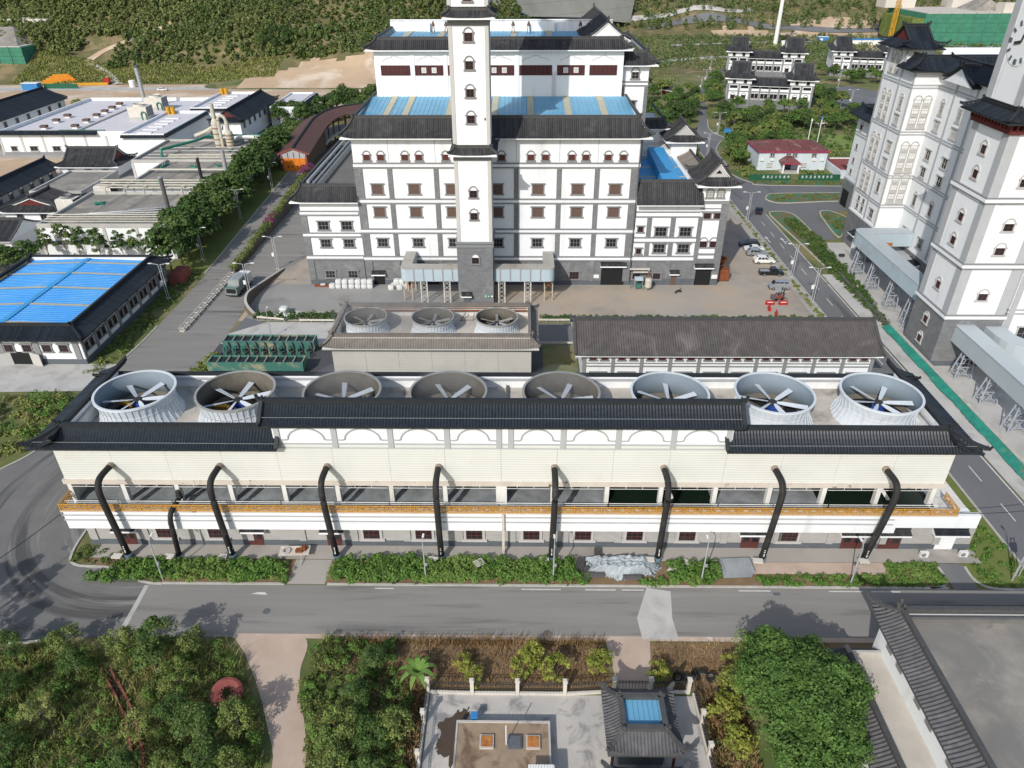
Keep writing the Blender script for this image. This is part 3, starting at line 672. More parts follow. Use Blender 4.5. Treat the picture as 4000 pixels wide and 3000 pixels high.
for y0, y1 in zip(ys[:-1], ys[1:]):
    b.add([(-65.5, y0, 0), (-64.6, y0, 0), (-64.6, y1, 0), (-65.5, y1, 0), (-65.5, y0, ramp_z(y0)+.8), (-64.6, y0, ramp_z(y0)+.8), (-64.6, y1, ramp_z(y1)+.8), (-65.5, y1, ramp_z(y1)+.8)], ((0, 3, 2, 1), (4, 5, 6, 7), (0, 1, 5, 4), (1, 2, 6, 5), (2, 3, 7, 6), (3, 0, 4, 7)))
part('wall', b, 'stonewall', rw)
kw = thing('kerb_wall', 'low tapered stone wall with pale coping between road and yard', 'wall')
cp = smooth_pts([(-54.3, 152.5, .25), (-55.5, 144, 1.2), (-56.3, 136.6, 2.1), (-56.2, 133.4, 2.2), (-55.2, 130.4, 1.7), (-52.8, 128, .7), (-50.6, 127.2, .3)])
b = MB(); c2 = MB()
for p, q in zip(cp[:-1], cp[1:]):
    p = Vector(p); q = Vector(q); d = (q-p); n = Vector((d.y, -d.x, 0)).normalized()*-.3
    b.add([(p.x-n.x, p.y-n.y, 0), (q.x-n.x, q.y-n.y, 0), (q.x+n.x, q.y+n.y, 0), (p.x+n.x, p.y+n.y, 0), p-n, q-n, q+n, p+n], ((4, 5, 6, 7), (0, 1, 5, 4), (2, 3, 7, 6)))
    c2.bar(p+Vector((0, 0, .08)), q+Vector((0, 0, .08)), .5, .15)
part('wall', b, 'stonewall', kw); part('coping', c2, 'kerb', kw)

_sp = [(-211, 399), (-229, 421), (-241, 430), (-239, 442), (-229, 450), (-219, 461), (-207, 466), (-195, 474)]
def sp2(pts, n=5): return smooth_pts([tuple(p) for p in pts], n)
ribbon('track', sp2(_sp), 4.5, 'earth'); ribbon('track', sp2([(-211, 399), (-224, 417), (-236, 428)]), 2.2, 'concrete_pale', .55)
ribbon('far_road', sp2([(100, 640), (150, 652), (200, 640), (250, 628), (330, 640)]), 9, 'asphalt_n', .5); ribbon('far_road', sp2([(60, 650), (110, 664), (160, 662), (190, 668)]), 7, 'concrete_pale', .6)

rsheet('road_edge', -31, 50.95, 60, 51.55, .042, 'dust_path')
for _x, _y in ((-28.4, 54.6), (-56.5, 64.2)):
    struct('manhole_cover', MB().lathe([(.42, .05), (.4, .06), (.02, .06)], 18, (_x, _y, 0)), 'plinth')
struct('drain_grate', MB().box(29.1, 57.4, .04, 29.9, 57.8, .055), 'plinth')
# ================================================================== FRONT COOLING STATION
cs = thing('cooling_station', 'long white cooling station with black tiled eaves and eight fans on its roof', 'building')
part('wall', MB().box(-53.3, 64.9, 0, 55, 66.4, 4.4), 'greybrick_light', cs)
part('plinth', MB().box(-53.4, 64.82, 0, 55.1, 66.3, .95), 'plinth', cs)
b = MB()
for i in range(17): part('pilaster', MB().box(-53+i*6.46, 64.74, .952, -52.2+i*6.46, 64.9, 4.28), 'greybrick_light', cs)
part('walkway', MB().box(-54.4, 63.75, 3.75, 44.5, 64.4, 6.5).box(44.5, 63.75, 4.6, 54, 64.4, 6.5).box(-54.4, 64.4, 4.4, 54, 66.3, 5.5), 'white', cs)
part('wall', MB().box(44, 64.2, 0.0, 44.01, 64.3, .01).box(50.2, 66.3, 4.3, 54, 82, 5.4), 'white_old', cs)
for z in (5.10, 5.85): part('moulding', MB().box(-54.5, 63.62, z, 44, 63.748, z+.16), 'bandlight', cs)
part('coping', MB().box(-54.55, 63.6, 6.5, 51.2, 64.5, 6.6), 'ledge', cs)
part('downpipe', MB().box(-2.15, 63.4, 0, -1.85, 63.55, 6.6), 'ledge', cs)
# columns of the open bays, water behind
for i in range(17):
    x = -54.3+i*6.47
    part('column', MB().box(x-.26, 66.3, 5.5, x+.26, 66.95, 8.7), 'white_old', cs)
part('column', MB().box(-2.9, 66.25, 5.5, -1.6, 67.0, 8.7), 'white_old', cs)
part('basin', MB().box(-54.4, 66.31, 4.5, 50, 81.8, 5.6), 'dark', cs)
for i in range(16):
    x = -54.3+i*6.47; dk = i in (10, 11, 14, 15)
    part('water', MB().box(x+.02, 64.52, 5.66, x+6.45, 75, 5.8), 'water_dark' if dk else 'water_pale', cs)
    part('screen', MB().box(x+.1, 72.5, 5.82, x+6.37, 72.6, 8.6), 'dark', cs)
    part('guard_rail', MB().bar((x+.3, 66.2, 8.25), (x+6.1, 66.2, 8.25), .05).bar((x+2.2, 66.2, 8.25), (x+2.2, 66.2, 8.7), .05).bar((x+4.2, 66.2, 8.25), (x+4.2, 66.2, 8.7), .05).bar((x+.1, 64.62, 7.35), (x+6.4, 64.62, 7.35), .06).bar((x+.1, 64.62, 7.05), (x+6.4, 64.62, 7.05), .04), 'box_white', cs)
part('sloping_strut', MB().bar((44.9, 67.5, 5.8), (42.6, 67.5, 8.8), .4).bar((18.6, 67.5, 5.8), (17.4, 67.5, 8.8), .35), 'white_old', cs)
# cladding
part('lintel', MB().box(-54.9, 66.22, 8.55, 50.3, 67.2, 9.2), 'ledge', cs)
for i in range(16):
    x = -54.6+i*6.544
    part('cladding_panel', MB().box(x+.012, 66.4, 9.2, x+6.532, 66.6, 14.6), 'cladding', cs)
part('wall', MB().box(-54.55, 66.6, 8.7, 50.05, 81.9, 13.28), 'cladding', cs)
part('wall', MB().box(-54.55, 66.6, 4.4, -54.2, 81.9, 8.7).box(49.7, 74, 4.4, 50.05, 81.9, 8.7), 'white_old', cs)
part('roof_deck', MB().box(-54.5, 66.62, 13.282, 50, 81.88, 13.32), 'flat_roof', cs)
b = MB(); zt = 15.7                                # parapets
b.box(-53.6, 67.3, 13.3, 49.1, 67.65, 16.1).box(-53.6, 80.85, 13.3, 49.1, 81.2, 15.1).box(-53.6, 67.65, 13.3, -53.25, 80.85, zt).box(48.75, 67.65, 13.3, 49.1, 80.85, zt)
part('parapet', b, 'white', cs)
part('parapet_coping', MB().box(-53.2, 80.5, 14.6, 48.7, 80.84, 14.75).box(-53.2, 67.7, 15, -52.95, 80.5, 15.2).box(48.45, 67.7, 15, 48.7, 80.5, 15.2), 'bandlight', cs)
X0, X1 = -57.0, 52.6
skirt(cs, X0, 65.3, X1, 83.2, 14.3, (2.1, 3.6), 1.5, 'tile_dark', 'RL', .12, .3, .46, '', True, None, 5, .5)
patch(cs, (X1, 83.0), (X0, 83.0), 13.6, 2.0, 1.5, 'tile_dark', 0, 0, .1, (.3, .3), .46); ridge(cs, [(X0+3, 81.0, 15.2), (X1-3, 81.0, 15.2)], 'ridge', .32, .4, .5, .5)
patch(cs, (X0, 65.3), (-27.9, 65.3), 14.5, 2.1, 1.75, 'tile_dark', 3.6, 0, .12, (.45, 0), .36, True)
patch(cs, (23.5, 65.3), (X1, 65.3), 14.5, 2.1, 1.75, 'tile_dark', 0, 3.6, .12, (0, .45), .36, True)
ridge(cs, [(X0+3.6, 67.4, 16.4), (-29, 67.4, 16.4)], tip0=.8); ridge(cs, [(24.6, 67.4, 16.4), (X1-3.6, 67.4, 16.4)], tip1=.8)
for xe, xi in ((X0, X0+3.6), (X1, X1-3.6)):
    ridge(cs, [(xe+(xi-xe)*t, 65.3+2.1*t, 14.65+1.75*t-.48*t*(1-t)+.45*(1-t)**2) for t in (0, .25, .5, .75, 1)], 'ridge', .3, .34, tip0=.5, name='hip_ridge')
ridge(cs, [(-27.9, 65.3, 14.65), (-27.9, 67.3, 16.35)], 'ridge', .3, .4, name='verge'); ridge(cs, [(23.5, 65.3, 14.65), (23.5, 67.3, 16.35)], 'ridge', .3, .4, name='verge')
part('lightning_wire', MB().bar((X0+.4, 65.7, 15.2), (-28, 65.7, 15.1), .035).bar((23.6, 65.7, 15.1), (X1-.4, 65.7, 15.2), .035).bar((-29, 65.9, 18.6), (25, 65.9, 18.6), .035), 'steel', cs)
# raised middle with moulded arches
part('wall', MB().box(-28.4, 66.42, 14.0, 24.2, 69.0, 18.2), 'white', cs)
b = MB()
for x in [-27.9, -21.35, -14.9, -8.4, -2.45, -1.1, 4.9, 11.2, 17.5, 23.75]: part('pilaster', MB().box(x-.32, 66.28, 14.05, x+.32, 66.42, 17.9), 'bandlight', cs)
part('moulding', MB().box(-28.4, 66.33, 14.55, 24.2, 66.42, 14.75).box(-28.4, 66.33, 14.0, 24.2, 66.42, 14.12), 'bandlight', cs)
for i, (xa, xb) in enumerate([(-27.58, -21.67), (-21.03, -15.22), (-14.58, -8.72), (-8.08, -2.77), (-.78, 4.58), (5.22, 10.88), (11.52, 17.18), (17.82, 23.43)]):
    b = MB(); xm = (xa+xb)/2; hw = (xb-xa)/2
    pts = [(xa, 15.2), (xa+.6, 15.2)]+[(xm-(hw-.85)*cos(pi*k/12), 15.3+1.5*sin(pi*k/12)) for k in range(13)]+[(xb-.6, 15.2), (xb, 15.2)]
    for p, q in zip(pts[:-1], pts[1:]): b.bar((p[0], 66.37, p[1]), (q[0], 66.37, q[1]), .14, .16)
    part('arch_moulding', b, 'bandlight', cs)
patch(cs, (-29.3, 65.3), (24.9, 65.3), 17.8, 2.25, 1.8, 'tile_dark', 0, 0, .12, (0, 0), .36, True)
patch(cs, (24.9, 69.8), (-29.3, 69.8), 17.8, 2.25, 1.8, 'tile_dark', 0, 0, .12, (0, 0), .5)
ridge(cs, [(-29.3, 67.55, 19.8), (24.9, 67.55, 19.8)], 'ridge', .36, .5, .8, .8)
for x in (-29.3, 24.9): ridge(cs, [(x, 65.3, 18.0), (x, 67.5, 19.8)], 'ridge', .3, .4, .4, name='verge'); ridge(cs, [(x, 69.8, 18), (x, 67.6, 19.8)], 'ridge', .3, .4, name='verge')
part('joint_cover', MB().box(-1.9, 67.7, 13.33, -1.55, 80.9, 13.7), 'sheet_brown', cs)
part('roof_box', MB().box(1, 79.6, 13.33, 5, 80.4, 13.9).box(21, 79.6, 13.33, 24.5, 80.4, 13.9), 'plinth', cs)
# windows and doors of the ground floor
for x in (-43.7, -37.3, -18.2, -11.8, -5.6, 1.4, 7.7, 14.0, 20.4, 32.8):
    window(cs, x, 64.9, 1.35, 2.0, 1.75, 0, 'surround_light', 'window_red', 'pane', 3, 3, .3, False, bt=.09)
for x, w_ in ((-48.4, 1.8), (-32.6, 1.8), (-22.9, 1.8), (28.2, 2.2), (40.6, 2.6), (45.2, 2.6)): door(cs, x, 64.9, .15, w_, 2.5, 0, 'window_red', True, 'tile_grey')
door(cs, 51.9, 64.9, .15, 2.2, 2.6, 0, 'white', True, 'tile_dark', False, 4.2)
# fretwork balustrade of the walkway, one panel per bay
def fret():
    b = MB(); L_ = 3.2; y = 0
    b.box(0, -.04, .88, L_, .04, .98).box(0, -.04, .02, L_, .04, .12).box(0, -.045, 0, .1, .045, 1.05)
    for k in range(2):
        x = .12+k*1.55
        for (xa, za, xb, zb) in ((0, .5, .35, .5), (.35, .5, .5, .68), (.5, .68, 1.0, .68), (1.0, .68, 1.15, .5), (1.15, .5, 1.5, .5), (.35, .5, .5, .3), (.5, .3, 1.0, .3), (1.0, .3, 1.15, .5), (.6, .3, .6, .08), (.9, .3, .9, .08), (.62, .68, .62, .9), (.9, .68, .9, .9), (.1, .3, .45, .3), (1.1, .3, 1.45, .3), (.1, .7, .45, .7), (1.1, .7, 1.45, .7), (.2, .5, .1, .3), (.2, .5, .1, .7), (1.35, .5, 1.45, .3), (1.35, .5, 1.45, .7)):
            b.bar((x+xa, 0, za), (x+xb, 0, zb), .07, .075)
    return b
for i in range(33): inst('railing_panel', 'fret', fret, 'rail_orange', cs, (-54.5+i*3.2, 63.72, 6.6))
for x, y0 in ((-54.5, 63.72), (51.1, 63.72)): inst('railing_panel', 'fret', fret, 'rail_orange', cs, (x, y0, 6.6), pi/2)

def fan(x, y, z0, r, h, label, inner, blade, a0, hatch=True, group='cooling fans on the roofs', nb=6):
    t = thing('cooling_fan', label, 'fan', (x, y, z0), 0, group); k = r/4.7
    prof = [(r*1.07, 0), (r*1.05, .05*h), (r*.975, .22*h), (r*.925, .45*h), (r*.92, .62*h), (r*.95, .82*h), (r*.985, h)]
    key = ('fan', r, h)
    inst('shroud', key+('o',), lambda: MB().lathe(prof, 48), 'fan_white', t, (0, 0, 0), 0, True)
    inst('shroud_lining', key+('i', inner), lambda: MB().lathe([(q-.07*k, zz) for q, zz in prof][::-1], 48), inner, t, (0, 0, 0), 0, True)
    def ribs():
        b = MB()
        for i in range(40):
            a = 2*pi*i/40
            for (q0, z_0), (q1, z_1) in zip(prof[:-1], prof[1:]): b.bar(((q0+.02)*cos(a), (q0+.02)*sin(a), z_0), ((q1+.02)*cos(a), (q1+.02)*sin(a), z_1), .15*k, .1*k)
        return b
    tag(inst('ribs', key+('r',), ribs, 'fan_white', t, (0, 0, 0)), kind='stuff')
    inst('rim', key+('m', inner), lambda: MB().lathe([(r*.955, h-.02), (r*.955, h+.1), (r*1.015, h+.1), (r*1.015, h-.12), (r*.98, h-.12)], 48).lathe([(r*.92, .54*h), (r*.935, .54*h), (r*.935, .56*h), (r*.92, .56*h)], 48), 'fan_white' if inner != 'fan_inner_rust' else 'blade_dirty', t, (0, 0, 0))
    inst('throat_shade', key+('t',), lambda: MB().lathe([(r*.98, .04), (.02, .05)], 40), 'dark', t, (0, 0, 0))  # near-black disc on the solid deck paints the shade of the open throat
    inst('throat_ring', key+('tr', inner), lambda: MB().lathe([(r*.93, .16*h), (r*.84, .07), (r*.84, .02)], 40), 'fan_inner_rust', t, (0, 0, 0))
    inst('beam', key+('b',), lambda: MB().box(-r*.85, -.35*k, .1, r*.85, -.1*k, .45).box(-r*.85, .2*k, .1, r*.85, .42*k, .45).box(-.2*k, -r*.8, .08, .1*k, r*.8, .3), 'fan_inner_rust', t, (0, 0, 0), a0+.5)
    inst('motor', key+('mo',), lambda: MB().cbox(-.55*r, 0, .45, .5*r, .55*k, .5*k), 'motor_yellow', t, (0, 0, 0), a0-.6)
    inst('gearbox', key+('g',), lambda: MB().cbox(0, -.2*k, .4, 1.0*k, 1.1*k, .6*h-.6), 'motor_blue', t, (0, 0, 0), a0)
    zb = h*.60
    inst('hub', key+('h',), lambda: MB().lathe([(.02, .16), (.52*k, .12), (.55*k, -.05), (.5*k, -.22), (.02, -.25)], 20), 'hub', t, (0, 0, zb))
    def bl():
        b = MB(); n = 5
        for i in range(n+1):
            q = .5*k+(r*.87-.5*k)*i/n; w = (.22+.13*(i/n))*k if i else .12*k; tw = .5-.22*i/n
            for s in (-1, 1): b.v.append((q, s*w*cos(tw), s*w*sin(tw)*.8)); b.v.append((q, s*w*cos(tw), s*w*sin(tw)*.8+.07))
        for i in range(n):
            o = i*4; b.f += [(o+1, o+5, o+7, o+3), (o, o+2, o+6, o+4), (o, o+4, o+5, o+1), (o+2, o+3, o+7, o+6)]
        b.f.append((4*n, 4*n+2, 4*n+3, 4*n+1)); return b
    for i in range(nb): inst('blade', key+('bl', blade), bl, blade, t, (0, 0, zb), a0+2*pi*i/nb)
    if hatch:
        def hb():
            b = MB(); n = 8
            for i in range(n+1):
                a = pi*i/n
                for yy in (-1.3*k, .3*k): b.v.append((-.9*k*cos(a), yy, .1+.75*k*sin(a)))
            b.f = [(2*i, 2*i+1, 2*i+3, 2*i+2) for i in range(n)]+[tuple(range(0, 2*n+2, 2))]; 
            for yy in (-1.25, -.95, -.65, -.35): b.bar((-.75*k, yy*k, .1+.45*k), (0, yy*k, .14+.75*k), .07, .05).bar((0, yy*k, .14+.75*k), (.75*k, yy*k, .1+.45*k), .07, .05)
            return b
        inst('access_hatch', key+('ha',), hb, 'fan_white', t, (.8*k, -r*.97, 0))
    return t
FX = [-47.7, -35.2, -22.0, -8.9, 5.0, 18.3, 31.1, 44.1]
ORD = ['leftmost', 'second from left', 'third from left', 'fourth from left', 'fifth from left', 'sixth from left', 'second from right', 'rightmost']
for i, x in enumerate(FX):
    rusty = 1 <= i <= 4
    fan(x, 74.4, 13.32, 4.75, 3.45, ('rust-lined' if rusty else 'blue-grey lined')+' big cooling fan, '+ORD[i]+' on the front cooling station', 'fan_inner_rust' if rusty else 'fan_inner', 'blade', .15+i*.27)
# black riser pipes
PX = [(-48.3, -47.6), (-35.4, -34.9), (-22.7, -22.2), (-9.6, -9.5), (4.0, 3.8), (16.8, 16.6), (29.7, 29.1), (42.6, 41.3)]
for i, (xt, xb) in enumerate(PX):
    t = thing('riser_pipe', 'black riser pipe, '+ORD[i]+' of the eight rising from the bed to the cladding', 'pipe', (xb, 62.6, 0), 0, 'black riser pipes')
    dx = xt-xb; bend = smooth_pts([(dx, 4.0, 11.4), (dx, 1.5, 11.6), (dx*.97, .5, 11.2), (dx*.9, .08, 10.2), (dx*.72, 0, 8.0), (dx*.3, 0, 3.5)], 5)
    part('pipe', MB().tube(bend+[(0, 0, .7)], .37, 12), 'pipe_black', t, smooth=True)
    part('end_cap', MB().tube([(xt-xb, 3.2, 11.5), (xt-xb, 3.9, 11.42)], .41, 12), 'pipe_cap', t)
    part('flange', MB().lathe([(.37, .55), (.5, .55), (.5, .8), (.37, .8)], 16).lathe([(.45, 0), (.45, .56)], 14), 'pipe_blue', t)
    b = MB()
    for k, hh in enumerate((.22, .1, .14, .12)): b.box(-.06, -.40, 1.3+k*.3, .07, -.36, 1.3+k*.3+hh)
    part('stencil', b, 'box_white', t)
t = thing('riser_pipe', 'short black pipe with a valve between the two leftmost riser pipes', 'pipe', (-41.6, 62.9, 0))
part('pipe', MB().tube(smooth_pts([(.6, 3.0, 7.0), (.6, 1.2, 7.1), (.5, .2, 6.7), (.3, 0, 5.6)], 5)+[(0, 0, .3)], .3, 12), 'pipe_black', t, smooth=True)
part('valve', MB().cbox(.7, 2.6, 7.0, .5, .5, .7).tube([(.7, 2.6, 7.6), (.7, 2.6, 8.2)], .3, 10), 'hub', t)
part('flange', MB().lathe([(.36, .1), (.42, .1), (.42, .4), (.36, .4)], 14), 'pipe_blue', t)

# ================================================================== SMALL COOLING STATION
sc2 = thing('cooling_station', 'smaller weathered cooling station with three fans and pale tiled eaves', 'building')
part('wall', MB().box(-29.8, 98.6, 0, 1.7, 110.5, 9.4), 'cladding_grey', sc2)
for i in range(6): part('cladding_panel', MB().box(-29.8+i*5.25+.01, 98.5, .3, -24.57+i*5.25, 98.6, 9.9), 'cladding_grey', sc2)
part('roof_deck', MB().box(-29.7, 98.7, 9.402, 1.6, 110.4, 9.44), 'flat_roof', sc2)
b = MB().box(-29.6, 98.75, 9.4, 1.5, 99.05, 11.2).box(-29.6, 110.1, 9.4, 1.5, 110.4, 11.4).box(-29.6, 99.05, 9.4, -29.3, 110.1, 11.2).box(1.2, 99.05, 9.4, 1.5, 110.1, 11.2)
part('parapet', b, 'white_old', sc2)
skirt(sc2, -31.0, 97.4, 2.9, 111.7, 9.95, (1.6, 1.5), 1.4, 'tile_pale', 'FRBL', .12, .4, .4, 'F', True, 'tile_pale')
for i, x in enumerate((-25.2, -14.3, -3.9)):
    fan(x, 104.4, 9.44, 3.45, 2.6, 'small cooling fan, '+('left', 'middle', 'right')[i]+' one of three on the weathered cooling station', 'fan_inner_rust', 'blade_dirty', .35+i*.1, False)
part('pipe_run', MB().tube([(-29, 109.7, 10.6), (1, 109.7, 10.6)], .16, 8).tube([(-29, 109.7, 11.1), (1, 109.7, 11.1)], .07, 6), 'rust', sc2)
part('debris', MB().bar((-10.2, 108, 9.5), (-9.3, 109.3, 10.4), .15).bar((-8.1, 108, 9.5), (-7.8, 109.3, 10.5), .15).bar((-10, 108.1, 9.6), (-8, 108.1, 9.6), .12), 'pipe_cap', sc2)

# ================================================================== GREEN FILTER TANKS
def tank_row(y0, label, pipes):
    t = thing('filter_tank', label, 'tank', (0, 0, 0), 0, 'rows of open green filter tanks'); xa, xb, d = -54.0, -37.4, 2.5
    b = MB()
    b.box(xa, y0, .8, xb, y0+.12, 2.5).box(xa, y0+d-.12, .8, xb, y0+d, 2.5).box(xa, y0+.12, .8, xa+.12, y0+d-.12, 2.5).box(xb-.12, y0+.12, .8, xb, y0+d-.12, 2.5).box(xa+.12, y0+.12, .8, xb-.12, y0+d-.12, .9)
    part('tank', b, 'tank_green', t)
    part('water', MB().box(xa+.13, y0+.13, .91, xb-.13, y0+d-.13, 2.2), 'tank_dark', t)
    for i in range(11):
        x = xa+.12+(xb-xa-.24)*i/10; part('divider', MB().box(x-.045, y0+.13, 2.0, x+.045, y0+d-.13, 2.52), 'pipe_cream', t)
    b = MB()
    for i in range(11):
        x = xa+.3+(xb-xa-.6)*i/10; b.box(x-.08, y0+.1, 0, x+.08, y0+.26, .8).box(x-.08, y0+d-.3, 0, x+.08, y0+d-.14, .8)
    part('leg', b, 'tank_green', t)
    if pipes:
        for i in range(10):
            x = xa+.9+1.66*i
            part('inlet_pipe', MB().tube(smooth_pts([(x-.35, y0-.02, 2.4), (x+.1, y0-.25, 2.35), (x+.25, y0-.35, 1.8), (x+.25, y0-.35, 1.2)], 4), .14, 8), 'plinth', t)
            part('valve_pipe', MB().tube([(x-.5, y0-.9, 0), (x-.5, y0-.9, 1.6)], .26, 10).tube([(x+.05, y0-1.5, 0), (x+.05, y0-1.5, 1.1)], .16, 8).tube([(x-.5, y0-.9, 1.5), (x-.2, y0-.2, 1.6)], .1, 8).tube([(x+.3, y0-2.1, 0), (x+.3, y0-2.1, 1.2)], .1, 8), 'tank_green', t)
    return t
tank_row(113.6, 'back row of open green filter tanks with pipes hanging from its front', True)
tank_row(105.9, 'front row of open green filter tanks with a blue striped side', False)
o = thing('platform', 'narrow green steel platform in front of the filter tanks', 'platform')
part('deck', MB().box(-54.6, 104.9, .5, -37, 105.7, .62), 'tank_green', o)
for i in range(9): part('support', MB().box(-54.4+i*2.15, 105, 0, -54.3+i*2.15, 105.1, .5), 'tank_green', o)

# ================================================================== LONG TILED HOUSE
lh = thing('long_house', 'long white house with a big brown-grey tiled roof beside the lane', 'building')
part('wall', MB().box(10.2, 101.4, 0, 57, 111.2, 7.3), 'white', lh)
part('plinth', MB().box(10.1, 101.3, 0, 57.1, 111.3, .9), 'plinth', lh)
for i in range(11):
    x = 10.4+i*4.66; part('pilaster', MB().box(x-.28, 101.24, .9, x+.28, 101.4, 7.2), 'band', lh)
part('band', MB().box(10.2, 101.28, 4.55, 57, 101.4, 4.75).box(10.2, 101.28, 5.15, 57, 101.4, 5.3), 'band', lh)
for i in range(10):
    x = 12.73+i*4.66
    for dx in (-.95, .95): window(lh, x+dx, 101.4, 5.85, 1.0, .8, 0, 'surround', 'window_red', 'window_red', 2, 1, .14, True)
    window(lh, x, 101.4, 2.0, 2.2, 1.5, 0, 'surround', 'window_red', 'pane', 3, 2, .2, True)
gable(lh, 8.8, 100.1, 58.0, 112.4, 7.2, 3.4, 'X', 'tile_brown', .25, .40, 'white', None, 'F', 6, .9, .12)
patch(lh, (8.8, 112.4), (8.8, 100.1), 6.9, 1.4, .9, 'tile_brown', 1.4, 1.4, .05, (.4, .4), .42)
patch(lh, (58.0, 100.1), (58.0, 112.4), 6.9, -1.0, .1, 'tile_brown', 0, 0, 0, (.2, .2), .42, slab=False)
# ================================================================== MAIN HALL
def fascia_hall():
    t = thing('main_hall', 'tall white hall with grey grid, blue terraces and stacked tiled eaves behind the stair tower', 'building')
    Y = 144.4
    part('wall', MB().box(-33.5, Y, 6.1, 23.6, 190, 32.0), 'white', t)
    part('wall', MB().box(-33.5, Y-.02, 0, 23.6, 190, 6.1), 'greybrick', t)
    part('plinth', MB().box(-33.6, Y-.1, 0, 23.7, 189, 1.0), 'plinth', t)
    for x, w_ in ((-32.7, 1.6), (-26.4, .95), (-17.1, .95), (-8, .95), (-1.0, .95), (7.6, .95), (15.2, .95), (22.75, 1.65)):
        part('pilaster', MB().box(x-w_/2, Y-.22, .9, x+w_/2, Y-.021, 25.5), 'greybrick', t)
    for z in (6.3, 12.4, 18.75, 26.0):
        part('band', MB().box(-33.58, Y-.24, z, 23.68, Y, z+.32), 'band', t); part('band', MB().box(-33.58, Y-.24, z-.8, 23.68, Y, z-.48), 'band', t)
        part('moulding', MB().box(-33.6, Y-.26, z-.479, 23.7, Y-.003, z-.002), 'white', t)
    for x in (-26.4, -17.1, -1, 7.6, 15.2): part('wall_joint', MB().box(x-.06, Y-.03, 26.4, x+.06, Y+.05, 31.3), 'bandlight', t)
    part('drain_pipe', MB().tube([(23.4, Y-.35, 1), (23.4, Y-.35, 31)], .12, 6), 'plinth', t)
    for x in (-30.7, -27.9, -23.1, -20.3, -15.0, -3.9, 1.9, 4.8, 10.0, 12.8, 17.2, 20.2): arch_window(t, x, Y, 26.75, 1.25, 1.75, 0, 'surround', 'window_red', 'window_red')
    for x in (-29.2, -21.7, -14.1, -4.9, 3.4, 11.4, 19.0):
        for z in (20.0, 15.25): shutter(t, x, Y, z, 2.1, 2.0)
        window(t, x, Y, 8.75, 2.0, 1.75, 0, 'surround', 'surround', 'pane', 3, 2)
    for x in (11.5,): window(t, x, Y-.02, 1.4, 2.0, 1.7, 0, 'surround', 'window_red', 'pane', 3, 2)
    # doorways
    part('doorway', MB().box(17.3, Y-.13, 0, 22.3, Y+.3, 4.3), 'dark', t); tile_hood(t, 19.8, Y-.1, 4.55, 5.6, 'tile_grey')
    part('doorway', MB().box(-32, Y-.13, 0, -29.6, Y+.3, 2.4), 'dark', t); tile_hood(t, -30.8, Y-.1, 2.55, 3.0, 'tile_grey')
    part('doorway', MB().box(-22, Y-.13, 0, -17.8, Y+.3, 4.0), 'dark', t); tile_hood(t, -19.9, Y-.1, 4.3, 4.6, 'tile_grey')
    part('notice', MB().box(15.3, Y-.12, 1.6, 16.9, Y-.06, 2.4), 'box_white', t)
    skirt(t, -35.4, 142.8, 25.5, 178, 31.3, (2.9, 2.6), 3.3, 'tile_grey', 'FRL', .3, .6, .42, '')
    part('parapet', MB().box(-33.0, 145.75, 32, 23.1, 146.0, 34.4).box(-33.1, 146, 32, -32.8, 178, 34.3).box(22.9, 146, 32, 23.2, 178, 34.3), 'white', t)
    def slope_roof(n, x0, x1, y0, y1, z0, z1, m, stripes, sm='roof_stripe', sp=.9):
        b = MB(); k = int((x1-x0)/sp)
        for i in range(k):
            a = x0+(x1-x0)*i/k; c = x0+(x1-x0)*(i+1)/k; q = a+(c-a)*.75
            b.add([(a, y0, z0), (q, y0, z0), (q, y1, z1), (a, y1, z1)], ((0, 1, 2, 3),)); mid = (q+c)/2
            b.add([(q, y0, z0), (mid, y0, z0+.09), (mid, y1, z1+.09), (q, y1, z1)], ((0, 1, 2, 3),)); b.add([(mid, y0, z0+.09), (c, y0, z0), (c, y1, z1), (mid, y1, z1+.09)], ((0, 1, 2, 3),))
        part(n, b, m, t)
        for s0, s1 in stripes: part('skylight_strip', MB().add([(s0, y0, z0+.11), (s1, y0, z0+.11), (s1, y1, z1+.11), (s0, y1, z1+.11)], ((0, 1, 2, 3),)), sm, t)
    slope_roof('blue_roof', -32.8, 22.9, 146, 166, 33.3, 34.9, 'blue_roof_pale', [(-28.2, -26.9), (-24.3, -23.0), (-15.5, -14.2), (-6.2, -4.9), (1.2, 2.6), (8.9, 10.3), (16.2, 17.6)])
    # upper block
    Yu = 166
    part('upper_wall', MB().box(-31.5, Yu, 33, 21.7, 190, 44.75), 'white', t); part('roof_slab', MB().box(-30.9, 167.1, 44.75, 21.1, 189, 45.4), 'white', t)
    for x in (-23.35, -16.3, -8.5, -1.05, 7.05, 14.05): part('pilaster', MB().box(x-.45, Yu-.14, 34.9, x+.45, Yu, 44.2), 'white', t)
    for xa, xb, sq in ((-30.2, -23.9, 0), (-22.9, -16.8, 1), (-15.8, -9.0, 0), (-8, -1.6, 1), (-.5, 6.5, 0), (7.6, 13.5, 1), (14.5, 20.4, 0)):
        o = part('louvre_panel', MB().box(xa, Yu-.12, 39.2, xb, Yu+.02, 41.2), 'maroon', t)
        if sq:
            xm = (xa+xb)/2
            for dx in (-1.1, 1.1):
                part('vent', MB().box(xm+dx-.5, Yu-.2, 39.7, xm+dx+.5, Yu-.121, 40.75), 'box_white', o); part('vent_grille', MB().box(xm+dx-.38, Yu-.22, 39.82, xm+dx+.38, Yu-.201, 40.63), 'pier', o)
        b = MB(); xm = (xa+xb)/2; hw = (xb-xa)/2-.6
